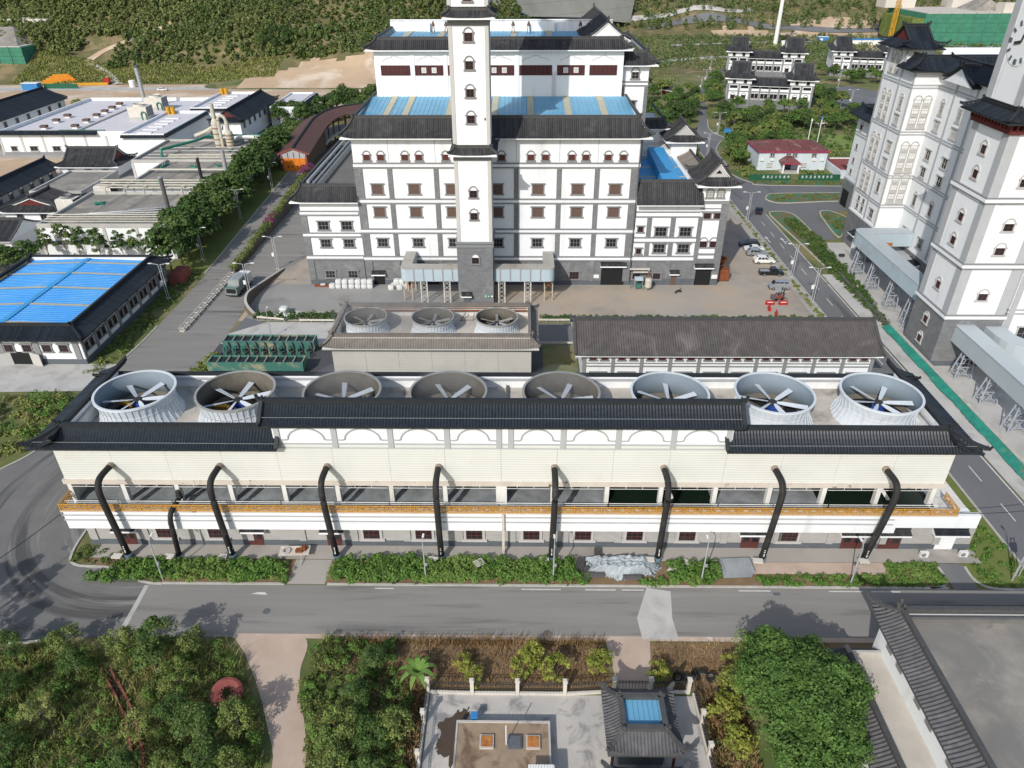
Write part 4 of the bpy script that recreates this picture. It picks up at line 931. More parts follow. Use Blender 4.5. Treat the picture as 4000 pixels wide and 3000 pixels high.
        pts = [(xm-hw*cos(pi*k/8), 41.9+.9*sin(pi*k/8)) for k in (0, 1, 2, 3)]+[(xm-hw*.25, 42.8), (xm-hw*.25, 43.05), (xm+hw*.25, 43.05), (xm+hw*.25, 42.8)]+[(xm-hw*cos(pi*k/8), 41.9+.9*sin(pi*k/8)) for k in (5, 6, 7, 8)]
        for p, q in zip(pts[:-1], pts[1:]): b.bar((p[0], Yu-.03, p[1]), (q[0], Yu-.03, q[1]), .08, .08)
        part('arch_moulding', b, 'bandlight', t)
    part('ladder', MB().bar((6.6, Yu-.3, 34.9), (6.6, Yu-.3, 40), .07).bar((7.2, Yu-.3, 34.9), (7.2, Yu-.3, 40), .07), 'bandlight', t)
    for i in range(12): part('rung', MB().bar((6.6, Yu-.3, 35.2+i*.4), (7.2, Yu-.3, 35.2+i*.4), .05), 'bandlight', t)
    skirt(t, -33.2, 164.7, 23.4, 191, 44.3, (2.3, 2.3), 1.9, 'tile_grey', 'FRL', .2, .55, .42, '')
    slope_roof('blue_roof', -30.6, 20.8, 167, 188.8, 45.42, 45.5, 'blue_roof_pale', [(-27, -25.6), (-19, -17.6), (-11, -9.6), (-2.5, -1.2), (5.5, 6.9), (13, 14.4)])
    part('rear_parapet', MB().box(-31.2, 188.9, 45, 21.4, 189.4, 47.6), 'white', t)
    for x in (-22, -10, 1.5, 7.5, 15): part('buttress', MB().box(x-.3, 187.9, 45.5, x+.3, 188.9, 47.3), 'white', t)
    patch(t, (21.4, 190.6), (-31.2, 190.6), 47.2, 1.5, .9, 'tile_grey', 0, 0, .05, (0, 0), .5)
    for x in (-20.5, -17.5, -2, 1.6, 13.5, 16.2):
        b = MB()
        for dx, dy in ((-.35, -.3), (.35, -.3), (-.35, .3), (.35, .3)): b.bar((x+dx, 184+dy, 45.5), (x+dx*.4, 184+dy*.4, 47.2), .1)
        b.lathe([(.45, 1.7), (.4, 2.0), (.2, 2.5), (.02, 2.7)], 10, (x, 184, 45.4))
        part('roof_vent', b, 'shutter_brown', t)
    # cross gable on the right end and its rear tower
    part('wall', MB().box(14.6, 170.5, 45, 21.6, 204, 46.4), 'white', t)
    gable(t, 13.0, 168.6, 23.4, 204, 45.6, 3.6, 'Y', 'tile_grey', .3, .45, 'white', None, '', 5, 1.0, .3)
    part('wall', MB().box(21.7, 168, 0, 27.6, 204, 41.2), 'white', t)
    part('pilaster', MB().box(21.7, 167.9, 12, 22.5, 168, 36.5).box(26.9, 167.9, 12, 27.7, 168, 36.5), 'greybrick', t)
    part('band', MB().box(21.7, 167.88, 36.6, 27.75, 168, 36.9).box(21.7, 167.88, 37.4, 27.75, 168, 37.7), 'band', t)
    arch_window(t, 24.7, 168, 38.2, 1.5, 2.1, 0, 'surround', 'surround', 'pane'); window(t, 24.3, 168, 31.2, 1.6, 2.4, 0, 'surround', 'surround', 'pane', 2, 2)
    skirt(t, 20.2, 166.6, 29.4, 206, 41.0, (2.3, 2.3), 2.4, 'tile_grey', 'FRB', .2, .6, .45, '')
    part('band', MB().box(27.6, 168, 33.8, 27.75, 204, 34.2).box(27.6, 168, 26, 27.75, 204, 26.3), 'band', t)
    # left wing
    part('wing_wall', MB().box(-45.7, Y, 6.1, -33.52, 192, 19.0), 'white', t); part('wing_wall', MB().box(-45.7, Y-.02, 0, -33.7, 192, 6.1), 'greybrick', t)
    part('plinth', MB().box(-45.8, Y-.1, 0, -33.72, 191, 1.1), 'plinth', t)
    part('pilaster', MB().box(-45.8, Y-.2, 1.1, -44.5, Y-.02, 15.3), 'greybrick', t)
    for z in (6.1, 11.1, 15.8):
        part('band', MB().box(-45.8, Y-.23, z+.42, -33.7, Y, z+.7), 'band', t); part('band', MB().box(-45.8, Y-.23, z-.36, -33.7, Y, z-.04), 'band', t); part('moulding', MB().box(-45.85, Y-.25, z-.038, -33.7, Y-.003, z+.418), 'white', t)
    for x in (-41.3, -36.4):
        window(t, x, Y, 12.4, 2.1, 1.8, 0, 'surround', 'surround', 'pane', 3, 2); window(t, x, Y, 8.6, 2.0, 1.7, 0, 'surround', 'surround', 'pane', 3, 2); window(t, x, Y-.02, 1.6, 2.0, 1.6, 0, 'surround', 'surround', 'pane', 3, 2)
    skirt(t, -47.4, 143.0, -33.3, 200, 18.6, (2.6, 2.2), 2.7, 'tile_grey', 'FL', .3, .6, .42, '')
    part('flat_roof', MB().box(-45, 145.7, 19.01, -33.6, 191.5, 19.3), 'flat_roof_slate', t)
    part('duct', MB().tube([(-44.3, 148, 21.4), (-44.3, 192, 21.4)], .35, 8).tube([(-43.3, 148, 21), (-43.3, 192, 21)], .22, 8), 'steel_grey', t)
    part('gutter', MB().box(-43.2, 146.5, 19.3, -42.7, 191, 20.6), 'bandlight', t)
    for i in range(6): part('bracket', MB().bar((-42.6, 150+i*7, 19.4), (-43.9, 150+i*7, 21.2), .16), 'bandlight', t)
    # right wing
    part('wing_wall', MB().box(23.75, Y, 6.1, 36.8, 182, 18.9), 'white', t); part('wing_wall', MB().box(23.75, Y-.02, 0, 42.4, 182, 6.1), 'greybrick', t)
    part('plinth', MB().box(23.75, Y-.1, 0, 37.2, 170, 1.5).box(41.0, Y-.12, 0, 42.5, 181, 1.5), 'plinth', t)
    part('turret_wall', MB().box(36.8, Y-.05, 6.1, 42.4, 154, 22.8), 'white', t)
    part('side_wall', MB().box(36.8, 154, 6.1, 42.3, 182, 18.6), 'white', t)
    for x, w_ in ((26.6, .95), (31.5, .95), (37.1, .9)): part('pilaster', MB().box(x-w_/2, Y-.2, 1.5, x+w_/2, Y-.021, 15.3), 'greybrick', t)
    part('pilaster', MB().box(41.0, Y-.26, 1.5, 42.5, Y-.051, 18), 'greybrick', t)
    for z in (6.1, 10.25, 15.75):
        part('band', MB().box(23.75, Y-.23, z+.34, 36.7, Y, z+.64), 'band', t); part('band', MB().box(23.75, Y-.23, z-.6, 36.7, Y, z-.31), 'band', t); part('moulding', MB().box(23.75, Y-.25, z-.308, 36.7, Y-.003, z+.338), 'white', t)
    for z0, z1 in ((18.0, 18.6), (16.95, 17.1), (16.3, 16.45), (6.9, 7.3)): part('band', MB().box(36.75, Y-.21, z0, 42.5, Y-.05, z1), 'band', t)
    part('band', MB().box(42.4, Y, 0, 42.55, 182, 6.1).box(42.41, Y-.05, 6.1, 42.56, 145.6, 18), 'greybrick', t)
    for z in (12.0, 7.2): window(t, 24.9, Y, z, 1.0, 1.2, 0, 'surround', 'window_red', 'pane', 2, 1)
    for x in (29.2, 34.3):
        for z in (11.1, 7.45): window(t, x, Y, z, 2.3, 1.9, 0, 'surround', 'surround', 'pane', 3, 2)
    for x in (38.35, 40.5):
        arch_window(t, x, Y-.05, 19.3, 1.25, 1.75, 0, 'surround', 'surround', 'pane_white', full=True); window(t, x, Y-.05, 14.9, 1.4, 1.2, 0, 'surround', 'window_red', 'pane', 3, 2); arch_window(t, x, Y-.05, 8.7, 1.45, 2.0, 0, 'surround', 'window_red', 'pane', nx=3)
    window(t, 24.9, Y-.02, 1.4, 1.6, 1.4, 0, 'surround', 'window_red', 'pane', 2, 1); window(t, 29.3, Y-.02, 1.4, 1.6, 1.4, 0, 'surround', 'window_red', 'pane', 3, 1)
    door(t, 33.0, Y-.02, 0, 1.1, 2.5, 0, 'shutter_brown', True, 'tile_grey', False, 2.1)
    part('doorway', MB().box(37.5, Y-.14, 0, 40.9, Y+.3, 4.0), 'dark', t); tile_hood(t, 39.2, Y-.12, 4.25, 4.2, 'tile_grey')
    part('notice', MB().box(41.1, Y-.32, 1.6, 42.3, Y-.27, 2.5), 'box_white', t)
    patch(t, (23.4, 142.6), (37.0, 142.6), 18.2, 3.0, 3.9, 'tile_grey', 0, 0, .3, (0, 0), .40)
    ridge(t, [(24, 145.6, 22.3), (36.6, 145.6, 22.3)], 'ridge_grey'); patch(t, (37, 148.6), (23.4, 148.6), 18.9, 3.0, 3.2, 'tile_grey', 0, 0, .2, (0, 0), .5)
    part('blue_roof', MB().box(24, 148.8, 18.91, 36.6, 178, 19.0), 'blue_roof', t)
    for y in (152, 160, 168, 176): part('skylight_strip', MB().box(24.1, y, 19.0, 36.5, y+.8, 19.05), 'roof_stripe', t)
    part('blue_hood', MB().prism([(29.6, 150.5), (33.4, 150.5), (34.4, 178), (30.6, 178)], 18.9, 21.2), 'blue_roof', t)
    part('cable_tray', MB().bar((34.2, 150, 19.4), (35.4, 178, 19.4), .5, .25), 'pipe_cap', t)
    patch(t, (43.8, 152), (43.8, 182), 18.2, 3.0, 2.2, 'tile_grey', 0, 0, .2, (0, .4), .5); ridge(t, [(40.8, 153, 20.5), (40.8, 182, 20.5)], 'ridge_grey')
    patch(t, (37.8, 182), (37.8, 152), 18.9, 3.0, 1.5, 'tile_pale', 0, 0, .1, (0, 0), .5)
    xieshan(t, 35.3, 142.9, 44.2, 155.4, 21.9, 2.0, 1.3, 2.9, 'Y', 'tile_grey', 'surround_light', .42, .6)
    part('gable_window', MB().add([(39.1, 145.1, 23.9), (40.4, 145.1, 23.9), (39.75, 145.1, 24.6)], ((0, 1, 2),)), 'white', t)
    part('rear_turret_wall', MB().box(36.2, 178, 0, 42.4, 186, 23), 'white', t); part('rear_block', MB().box(23.8, 178.5, 0, 36.2, 200, 20.5), 'white_old', t)
    xieshan(t, 34.6, 176.6, 44, 187.6, 22.6, 2.0, 1.2, 2.6, 'Y', 'tile_grey', 'surround_light', .45, .6)
    part('side_block', MB().box(27.7, 186, 0, 36, 204, 24), 'white', t); skirt(t, 27.4, 184.6, 37.4, 205, 24, (2, 2), 1.8, 'tile_grey', 'FR', .1, .4, .45)
fascia_hall()

# ================================================================== STAIR TOWER
tw = thing('stair_tower', 'slender white stair tower with grey brick foot and tiled skirts in front of the hall', 'tower')
part('wall', MB().box(-12.6, 133.4, 0, -5.55, 140.6, 13.4), 'greybrick', tw); part('plinth', MB().box(-12.7, 133.3, 0, -5.45, 140.5, .95), 'plinth', tw)
part('cornice', MB().box(-12.75, 133.2, 12.75, -5.4, 140.8, 13.35).box(-12.85, 133.1, 13.5, -5.3, 140.9, 13.85), 'band', tw)
part('wall', MB().box(-12.3, 133.6, 13.85, -5.7, 140.4, 76), 'white', tw)
for x0, x1 in ((-12.42, -11.75), (-6.25, -5.58)): part('corner_pier', MB().box(x0, 133.5, 13.86, x1, 140.5, 75.9), 'pier', tw)
def t_skirt(z, r=1.15): skirt(tw, -13.3, 132.2, -4.4, 141.6, z, 1.25, 1.15, 'tile_grey', 'FRBL', .05, .35, .32, '', True, None, 3, .5)
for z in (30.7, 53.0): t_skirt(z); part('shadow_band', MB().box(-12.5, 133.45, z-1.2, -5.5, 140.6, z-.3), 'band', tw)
for z in (49.4, 45.0, 40.5, 36.1, 22.6, 18.3, 55.4, 60, 64.5, 69): arch_window(tw, -9.0, 133.6, z, 1.35, 2.0, 0, 'surround', 'window_red', 'pane')
arch_window(tw, -9.0, 133.4, 9.4, 1.35, 1.9, 0, 'surround', 'window_red', 'pane')
part('wall', MB().box(-14.5, 131.5, 76, -3.5, 142.5, 82), 'white', tw)
xieshan(tw, -17.5, 128.5, -.5, 145.5, 82, 4, 2.5, 3, 'Y', 'tile_grey', 'white', .6, 1.2)
door(tw, -11.0, 133.3, 0, 1.3, 2.3, 0, 'plinth', True, 'tile_grey', False, 2.1)
part('notice', MB().box(-12.3, 133.2, 2.2, -11.95, 133.29, 2.5).box(-6.05, 133.2, 2.15, -5.65, 133.29, 2.5), 'box_white', tw)
part('exit_sign', MB().box(-7.2, 133.2, 2.15, -6.3, 133.29, 2.55), 'sign_green', tw); part('exit_mark', MB().box(-6.6, 133.18, 2.22, -6.42, 133.199, 2.48).box(-7.2, 133.18, 2.15, -7.05, 133.199, 2.55), 'box_white', tw)
part('camera_box', MB().box(-6.6, 133.45, 36.6, -6.4, 133.6, 37), 'hub', tw)

# ================================================================== CONVEYOR DUCT on lattice legs, both sides of the stair tower
def lattice(parent, x, y, h, w=1.25, m='steel_white'):
    b = MB()
    for s in (-1, 1): b.box(x+s*w/2-.11, y-.11, 0, x+s*w/2+.11, y+.11, h)
    part('leg', b, m, parent); n = max(3, int(h/1.0)); d = MB()
    for i in range(n):
        z0, z1 = .3+(h-.4)*i/n, .3+(h-.4)*(i+1)/n
        d.bar((x-w/2, y, z0), (x+w/2, y, z1), .07).bar((x+w/2, y, z0), (x-w/2, y, z1), .07)
    part('lattice', d, m, parent); part('foot', MB().box(x-w/2-.3, y-.3, 0, x-w/2+.3, y+.3, .2).box(x+w/2-.3, y-.3, 0, x+w/2+.3, y+.3, .2), 'kerb', parent)
def duct(side, label):
    t = thing('conveyor_duct', label, 'conveyor', (0, 0, 0), 0, 'pale blue conveyor ducts beside the stair tower')
    xa, xb = (-5.4, 6.8) if side > 0 else (-12.7, -24.4)
    s = 1 if side > 0 else -1; r = 1.2
    # plan: straight along X at Y 134.6..137.2, rounded corner, then back to the hall
    n = 6; out = [(xa, 134.6)]+[(xb-s*r+s*r*sin(pi/2*k/n), 134.6+r-r*cos(pi/2*k/n)) for k in range(n+1)]+[(xb, 144.2)]
    inn = [(xb-s*2.2, 144.2), (xb-s*2.2, 137.3), (xa, 137.3)]
    P = out+inn
    if s < 0: P = P[::-1]
    part('casing', MB().prism(P, 5.0, 7.55), 'conveyor', t); part('roof', MB().prism(P, 7.553, 7.75), 'conveyor_top', t)
    for x in ((-3.9, 1.4) if s > 0 else (-15.1, -19.8)): lattice(t, x, 134.9, 5.0)
    for yy in (136.2, 141.5):
        part('leg', MB().tube([(xb-s*.25, yy, 0), (xb-s*.25, yy, 5)], .12, 8).tube([(xb-s*1.9, yy, 0), (xb-s*1.9, yy, 5)], .12, 8), 'pipe_cream', t)
        part('brace', MB().bar((xb-s*.25, yy, .4), (xb-s*1.9, yy, 2.6), .09).bar((xb-s*1.9, yy, .4), (xb-s*.25, yy, 2.6), .09).bar((xb-s*.25, yy, 2.6), (xb-s*1.9, yy, 4.8), .09).bar((xb-s*1.9, yy, 2.6), (xb-s*.25, yy, 4.8), .09), 'rust_orange', t)
    for i in range(5):
        x = xa+(xb-xa)*(i+.6)/6; part('joint', MB().box(x-.12, 134.52, 4.95, x+.12, 134.6, 7.8), 'steel', t)
duct(-1, 'pale blue conveyor duct on lattice legs, left of the stair tower'); duct(1, 'pale blue conveyor duct on lattice legs, right of the stair tower')
# ================================================================== RIGHT-HAND BLOCK WITH CLOCK TOWER
ct = thing('clock_tower', 'tall white clock tower with grey brick foot and maroon bracketed tile skirt', 'tower')
part('wall', MB().box(71.8, 109.8, 0, 81.7, 119.9, 9.0), 'greybrick', ct, label='grey brick foot of the clock tower')
part('plinth', MB().box(71.7, 109.7, 0, 81.8, 120, 1.0), 'plinth', ct)
part('wall', MB().box(72.0, 110, 9.0, 81.5, 119.7, 39.4), 'white', ct)
for x0, y0 in ((71.88, 109.88), (80.0, 109.88), (71.88, 118.2)): part('corner_pier', MB().box(x0, y0, 9.7, x0+1.62, y0+1.62, 39.3), 'bandlight', ct)
for z in (9.0, 18.2, 29.0):
    part('cornice', MB().box(71.62, 109.62, z, 81.88, 120.1, z+.22).box(71.62, 109.62, z+.72, 81.88, 120.1, z+.94), 'band', ct); part('moulding', MB().box(71.55, 109.55, z+.222, 81.95, 120.15, z+.718), 'white', ct)
for z in (12.6, 20.6, 24.6, 31.6, 35.4): arch_window(ct, 76.8, 110, z, 1.5, 1.9, 0, 'surround_light', 'window_red', 'pane'); arch_window(ct, 72.0, 114.9, z, 1.3, 1.9, -pi/2, 'surround_light', 'window_red', 'pane')
for z in (2.2, 6.0): arch_window(ct, 71.8, 114.9, z, 1.3, 1.9, -pi/2, 'surround_light', 'window_red', 'pane')
part('bracket_band', MB().box(71.5, 109.5, 39.4, 82, 120.2, 40.0), 'red_trim', ct); part('bracket_band', MB().box(70.9, 108.9, 40.75, 82.6, 120.8, 41.15), 'red_trim', ct)
b = MB()
for i in range(12): b.box(71.3+i*.92, 109.2, 40, 71.6+i*.92, 109.9, 40.75); b.box(71.2, 109.6+i*.92, 40, 71.9, 109.9+i*.92, 40.75)
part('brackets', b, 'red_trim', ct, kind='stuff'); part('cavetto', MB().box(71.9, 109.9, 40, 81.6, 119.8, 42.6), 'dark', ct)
skirt(ct, 70.1, 108.1, 83.4, 121.6, 41.2, 2.2, 1.4, 'tile_dark', 'FRBL', .1, .3, .42, '', True, None, 4, .5)
part('clock_shaft', MB().box(72.3, 110.4, 42.4, 81.2, 119.3, 64), 'white', ct)
for x0, y0 in ((72.2, 110.3), (79.7, 110.3), (72.2, 117.8)): part('corner_pier', MB().box(x0, y0, 42.45, x0+1.6, y0+1.6, 63.9), 'bandlight', ct)
for face in (0, 1):
    cf = part('clock_face', MB().lathe([(3.3, 0), (3.25, .08), (.02, .09)], 40).xf(Matrix.Rotation(-pi/2, 4, 'Y') if face == 0 else Matrix.Rotation(pi/2, 4, 'X')).xf(Matrix.Translation((72.3, 114.9, 51.2) if face == 0 else (76.8, 110.4, 51.2))), 'white', ct)
    P_ = (lambda u, v, d: (72.2-d, 114.9-u, 51.2+v)) if face == 0 else (lambda u, v, d: (76.8+u, 110.3-d, 51.2+v))
    for i in range(12):
        a = pi*i/6; big = i % 3 == 0; r0, r1 = (2.3, 3.0)
        part('hour_mark', MB().bar(P_(r0*sin(a), r0*cos(a), .04), P_(r1*sin(a), r1*cos(a), .04), .12, .6 if big else .34), 'plinth', cf)
    part('clock_hand', MB().bar(P_(0, 0, .1), P_(-1.5, -.3, .1), .1, .4), 'hub', cf); part('clock_hand', MB().bar(P_(0, 0, .12), P_(.6, 2.0, .12), .1, .3), 'hub', cf)
xieshan(ct, 70, 108, 83.6, 122, 64, 4, 2.4, 2.6, 'Y', 'tile_dark', 'white', .6, 1.)
door(ct, 78.6, 109.8, 0, 1.8, 2.6, 0, 'window_red', False)
part('notice', MB().box(76.9, 109.7, 1.6, 77.3, 109.79, 2.1), 'box_white', ct)

bk = thing('office_block', 'stepped white block with tall arched windows and black pagoda roofs behind the clock tower', 'building')
TOP = 41.5
part('wall', MB().box(80, 157.5, 8.2, 120, 172, TOP), 'white', bk); part('wall', MB().box(85.25, 121, 6, 120, 157.5, TOP), 'white', bk)
part('base_wall', MB().box(79.9, 157.4, 0, 119.9, 172.1, 8.0), 'greybrick', bk); part('base_wall', MB().box(85.15, 121, 0, 119.9, 157.4, 5.8), 'greybrick', bk)
part('tower_wall', MB().box(80.0, 163.6, TOP, 85.6, 172, 45.0), 'white', bk)
for z in (12.9, 19.4, 28.6, 37.8):
    for dz in (0, .55):
        part('band', MB().box(79.86, 157.36, z+dz, 80.0, 172.1, z+dz+.24).box(80.0, 157.36, z+dz, 85.3, 157.5, z+dz+.24).box(85.11, 121, z+dz, 85.25, 157.36, z+dz+.24), 'bandlight', bk)
part('band', MB().box(79.84, 157.3, 8.0, 80, 172.1, 8.5).box(85.05, 121, 5.8, 85.2, 157.3, 6.25), 'white', bk)
for y in (163.4, 171.6): part('pilaster', MB().box(79.84, y-.35, 8.5, 80.0, y+.35, 44.6), 'bandlight', bk)
for y in (157.7,): part('pilaster', MB().box(79.88, y-.3, 8.5, 80, y+.3, 41), 'pier', bk)
for y in (150.6, 143.2, 135.8, 128.4): part('pilaster', MB().box(85.09, y-.3, 6.25, 85.25, y+.3, 40.8), 'bandlight', bk)
def tall_arch(x, y, z, w_, h, rz=0, n=3):
    o = arch_window(bk, x, y, z, w_, h, rz, 'surround_light', 'surround_light', 'white', nx=4, nz=8, full=True, name='blind_window', t=.18)
    for k in range(n): part('glazed_panel', MB().box(-w_/2+.1, -.11, .15+k*(h-w_*.5)/n, w_/2-.1, -.101, .15+k*(h-w_*.5)/n+(h-w_*.5)/n*.45), 'pane_white', o)
for z in (14.0, 20.8, 30.0):
    for x in (81.75, 83.75): tall_arch(x, 157.5, z, 1.35, 6.4)
    for y in (166.3, 168.8): tall_arch(80.0, y, z, 1.4, 6.0 if z > 14 else 4.6, -pi/2)
for y in (166.3, 168.8): tall_arch(80.0, y, 39.4, 1.5, 4.4, -pi/2, 2)
for y in (165.6, 168.2):
    for z in (9.4, 11.2): window(bk, 80, y, z, 1.1, 1.1, -pi/2, 'surround_light', 'surround', 'pane', 2, 1, .12, False)
for y in (160.6,):
    for z, k in ((9.6, 1), (15.6, 0), (21, 2), (24.6, 2), (30.2, 2), (33.4, 0)):
        if k == 0: arch_window(bk, 80, y, z, 1.1, 2.8, -pi/2, 'surround_light', 'surround', 'pane' if z < 20 else 'pane_white', nx=2, nz=3)
        else: window(bk, 80, y, z, 1.6, 2.0, -pi/2, 'surround_light', 'surround_light', 'pane' if k == 1 else 'pane_white', 2, 2)
for y in (153.9, 147, 139.6, 132.2):
    for z, k in ((7.6, 1), (14.6, 0), (20.8, 1), (24.4, 1), (30.2, 2), (33.4, 0)):
        if k == 0: arch_window(bk, 85.25, y, z, 1.1, 2.9, -pi/2, 'surround_light', 'surround', 'pane' if z < 20 else 'pane_white', nx=2, nz=3)
        else: window(bk, 85.25, y, z, 1.7, 2.0, -pi/2, 'surround_light', 'surround_light', 'pane' if k == 1 else 'pane_white', 2, 2)
# roofs
xieshan(bk, 77.9, 161.8, 87.0, 173.8, 44.7, 2.2, 1.2, 2.5, 'X', 'tile_dark', 'red_trim', .5, 1.1)
skirt(bk, 78.6, 156.0, 122, 164, TOP-.2, (3.4, 3.0), 2.2, 'tile_dark', 'FL', .2, .7, .5)
skirt(bk, 83.9, 119, 122, 159.5, TOP-.2, (3.0, 3.4), 2.2, 'tile_dark', 'L', .2, .5, .5)
gable(bk, 83.6, 142.6, 96, 154, TOP-1.2, 2.9, 'X', 'tile_dark', .2, .5, 'white', None, '', 5, 1., .3)
part('blue_roof', MB().box(96, 122, TOP+.02, 119, 172, TOP+.3), 'blue_roof_vivid', bk)
part('parapet', MB().box(92, 172, TOP, 122, 172.5, TOP+2.2), 'white', bk)
for y in (130, 140, 150, 160, 168): part('skylight_strip', MB().box(96, y, TOP+.3, 119, y+1, TOP+.36), 'roof_stripe', bk)
# lower wing behind
part('wing_wall', MB().box(90.5, 172.1, 0, 120, 202, 24.5), 'white', bk); part('wing_base', MB().box(90.4, 172.1, 0, 119, 202.1, 7), 'greybrick', bk)
part('band', MB().box(90.36, 172.1, 19, 90.5, 202, 19.3).box(90.36, 172.1, 19.7, 90.5, 202, 19.95).box(90.3, 172.1, 7, 90.5, 202.1, 7.5), 'bandlight', bk)
for y in (176, 182, 188, 194, 199):
    for z in (9, 12, 15.6): window(bk, 90.5, y, z, 1.1, 1.3, -pi/2, 'surround_light', 'surround', 'pane', 2, 1, .12, False)
    arch_window(bk, 90.5, y, 16.9 if False else 20.6, 1.1, 1.8, -pi/2, 'surround_light', 'window_red', 'pane')
part('doorway', MB().box(90.3, 197, 0, 90.6, 201, 4.5), 'dark', bk)
skirt(bk, 88.2, 172.1, 122, 204, 24.3, (2.4, 2.4), 2.0, 'tile_dark', 'LB', .2, .6, .5)
o = tile_hood(bk, 79.85, 164.6, 4.2, 3.4, 'tile_dark', -pi/2, 1.6); part('doorway', MB().box(79.8, 163.5, 0, 80.1, 165.8, 3.4), 'white', bk)
tile_hood(bk, 85.1, 146.5, 4.2, 4.4, 'tile_dark', -pi/2, 1.8); part('doorway', MB().box(85.05, 145, 0, 85.3, 148, 3.4), 'dark', bk)
part('loading_steps', MB().box(77.6, 158.6, 0, 79.8, 164, .9), 'concrete_pale', bk)
part('canopy', MB().box(82.6, 147.4, 4.6, 85.1, 155, 4.9).box(82.7, 147.6, 0, 82.9, 147.8, 4.6), 'bandlight', bk)

# conveyor bridges
def trestle(parent, x, y, h, w=1.9, m='steel_grey'):
    b = MB()
    for s in (-1, 1):
        for k in (-1, 1): b.bar((x+s*(w/2+.35), y+k*.9, 0), (x+s*w/2*.7, y+k*.35, h), .2)
    part('leg', b, m, parent); d = MB()
    for f in (.18, .45, .75):
        z = h*f; e = w/2*(1-.3*f)+.35*(1-f); yy = .9-.55*f
        for k in (-1, 1): d.bar((x-e, y+k*yy, z), (x+e, y+k*yy, z), .14)
        for s in (-1, 1): d.bar((x+s*e, y-yy, z), (x+s*e, y+yy, z), .14)
    d.bar((x-w/2-.2, y-.8, 0.1), (x+w/2*.8, y-.5, h*.5), .1).bar((x+w/2+.2, y-.8, .1), (x-w/2*.8, y-.5, h*.5), .1).bar((x-w/2, y-.6, h*.5), (x+w/2*.7, y-.35, h), .1)
    part('brace', d, m, parent)
cv = thing('conveyor_bridge', 'blue-grey conveyor bridge on trestles between road and office block', 'conveyor', (0, 0, 0), 0, 'conveyor bridges by the clock tower')
part('casing', MB().prism([(73.3, 122.3), (76.4, 122.3), (76.4, 150), (85, 150), (85, 153.2), (74.8, 153.2), (73.6, 152.6), (73.3, 151.3)], 6.7, 9.6), 'conveyor', cv)
part('roof', MB().prism([(73.2, 122.25), (76.5, 122.25), (76.5, 149.9), (85, 149.9), (85, 153.3), (74.7, 153.3), (73.5, 152.7), (73.2, 151.3)], 9.603, 9.72), 'conveyor_grey', cv)
for y in (150, 142.2, 133.2, 125.2): trestle(cv, 74.8, y, 6.7)
part('rust_patch', MB().box(79.5, 149.84, 6.6, 81, 149.9, 7.6), 'rust_orange', cv); part('ladder', MB().box(78.2, 149.3, 2, 79, 149.4, 6.6), 'steel', cv)
cv = thing('conveyor_bridge', 'grey conveyor bridge leaving the front of the clock tower over trestles', 'conveyor', (0, 0, 0), 0, 'conveyor bridges by the clock tower')
part('casing', MB().prism([(74.0, 60), (77.0, 60), (77.0, 109.7), (74.0, 109.7)], 5.1, 8.0), 'conveyor_grey', cv); part('roof', MB().prism([(73.9, 60), (77.1, 60), (77.1, 109.75), (73.9, 109.75)], 8.003, 8.15), 'conveyor_grey', cv)
for y in (106, 98.2, 90.3, 82.6, 74): trestle(cv, 73.6 if False else 75.3, y, 5.1, 2.2)
cv = thing('conveyor_bridge', 'curved grey duct sweeping right of the clock tower', 'conveyor', (0, 0, 0), 0, 'conveyor bridges by the clock tower')
arc = [(79 if k == 0 else 79+3.5*(1-cos(pi/2*k/8))*2.2, 109.7-6.5*sin(pi/2*k/8)) for k in range(9)]
P = [(79, 109.7)]+[(79+8.5*(1-cos(pi/2*k/8)), 106.5-6.2*sin(pi/2*k/8)) for k in range(9)]+[(130, 100.3), (130, 103.6)]+[(82.2+5.3*(1-cos(pi/2*k/8)), 107-3.4*sin(pi/2*k/8)) for k in range(8, -1, -1)]+[(82.2, 109.7)]
part('casing', MB().prism(P, 4.6, 7.7), 'conveyor_grey', cv); part('roof', MB().prism([(x, y) for x, y in P], 7.703, 7.85), 'conveyor_grey', cv)
trestle(cv, 84.5, 102.5, 4.6, 3.0)
# neighbour of the clock tower on the right
nb = thing('white_building', 'white building with grey bands just right of the clock tower', 'building')
part('wall', MB().box(83.6, 112, 0, 130, 121, 40), 'white', nb)
for z in (9, 9.7, 18.4, 19.1, 29, 29.7): part('band', MB().box(83.46, 111.86, z, 130, 112, z+.3).box(83.46, 112, z, 83.6, 121, z+.3), 'bandlight', nb)
for x in (84.2, 91): part('pilaster', MB().box(x-.5, 111.88, 0, x+.5, 112, 40), 'bandlight', nb)
for z in (4, 12, 22): window(nb, 87.6, 112, z, 2.2, 2.6, 0, 'surround_light', 'surround', 'pane', 2, 2)
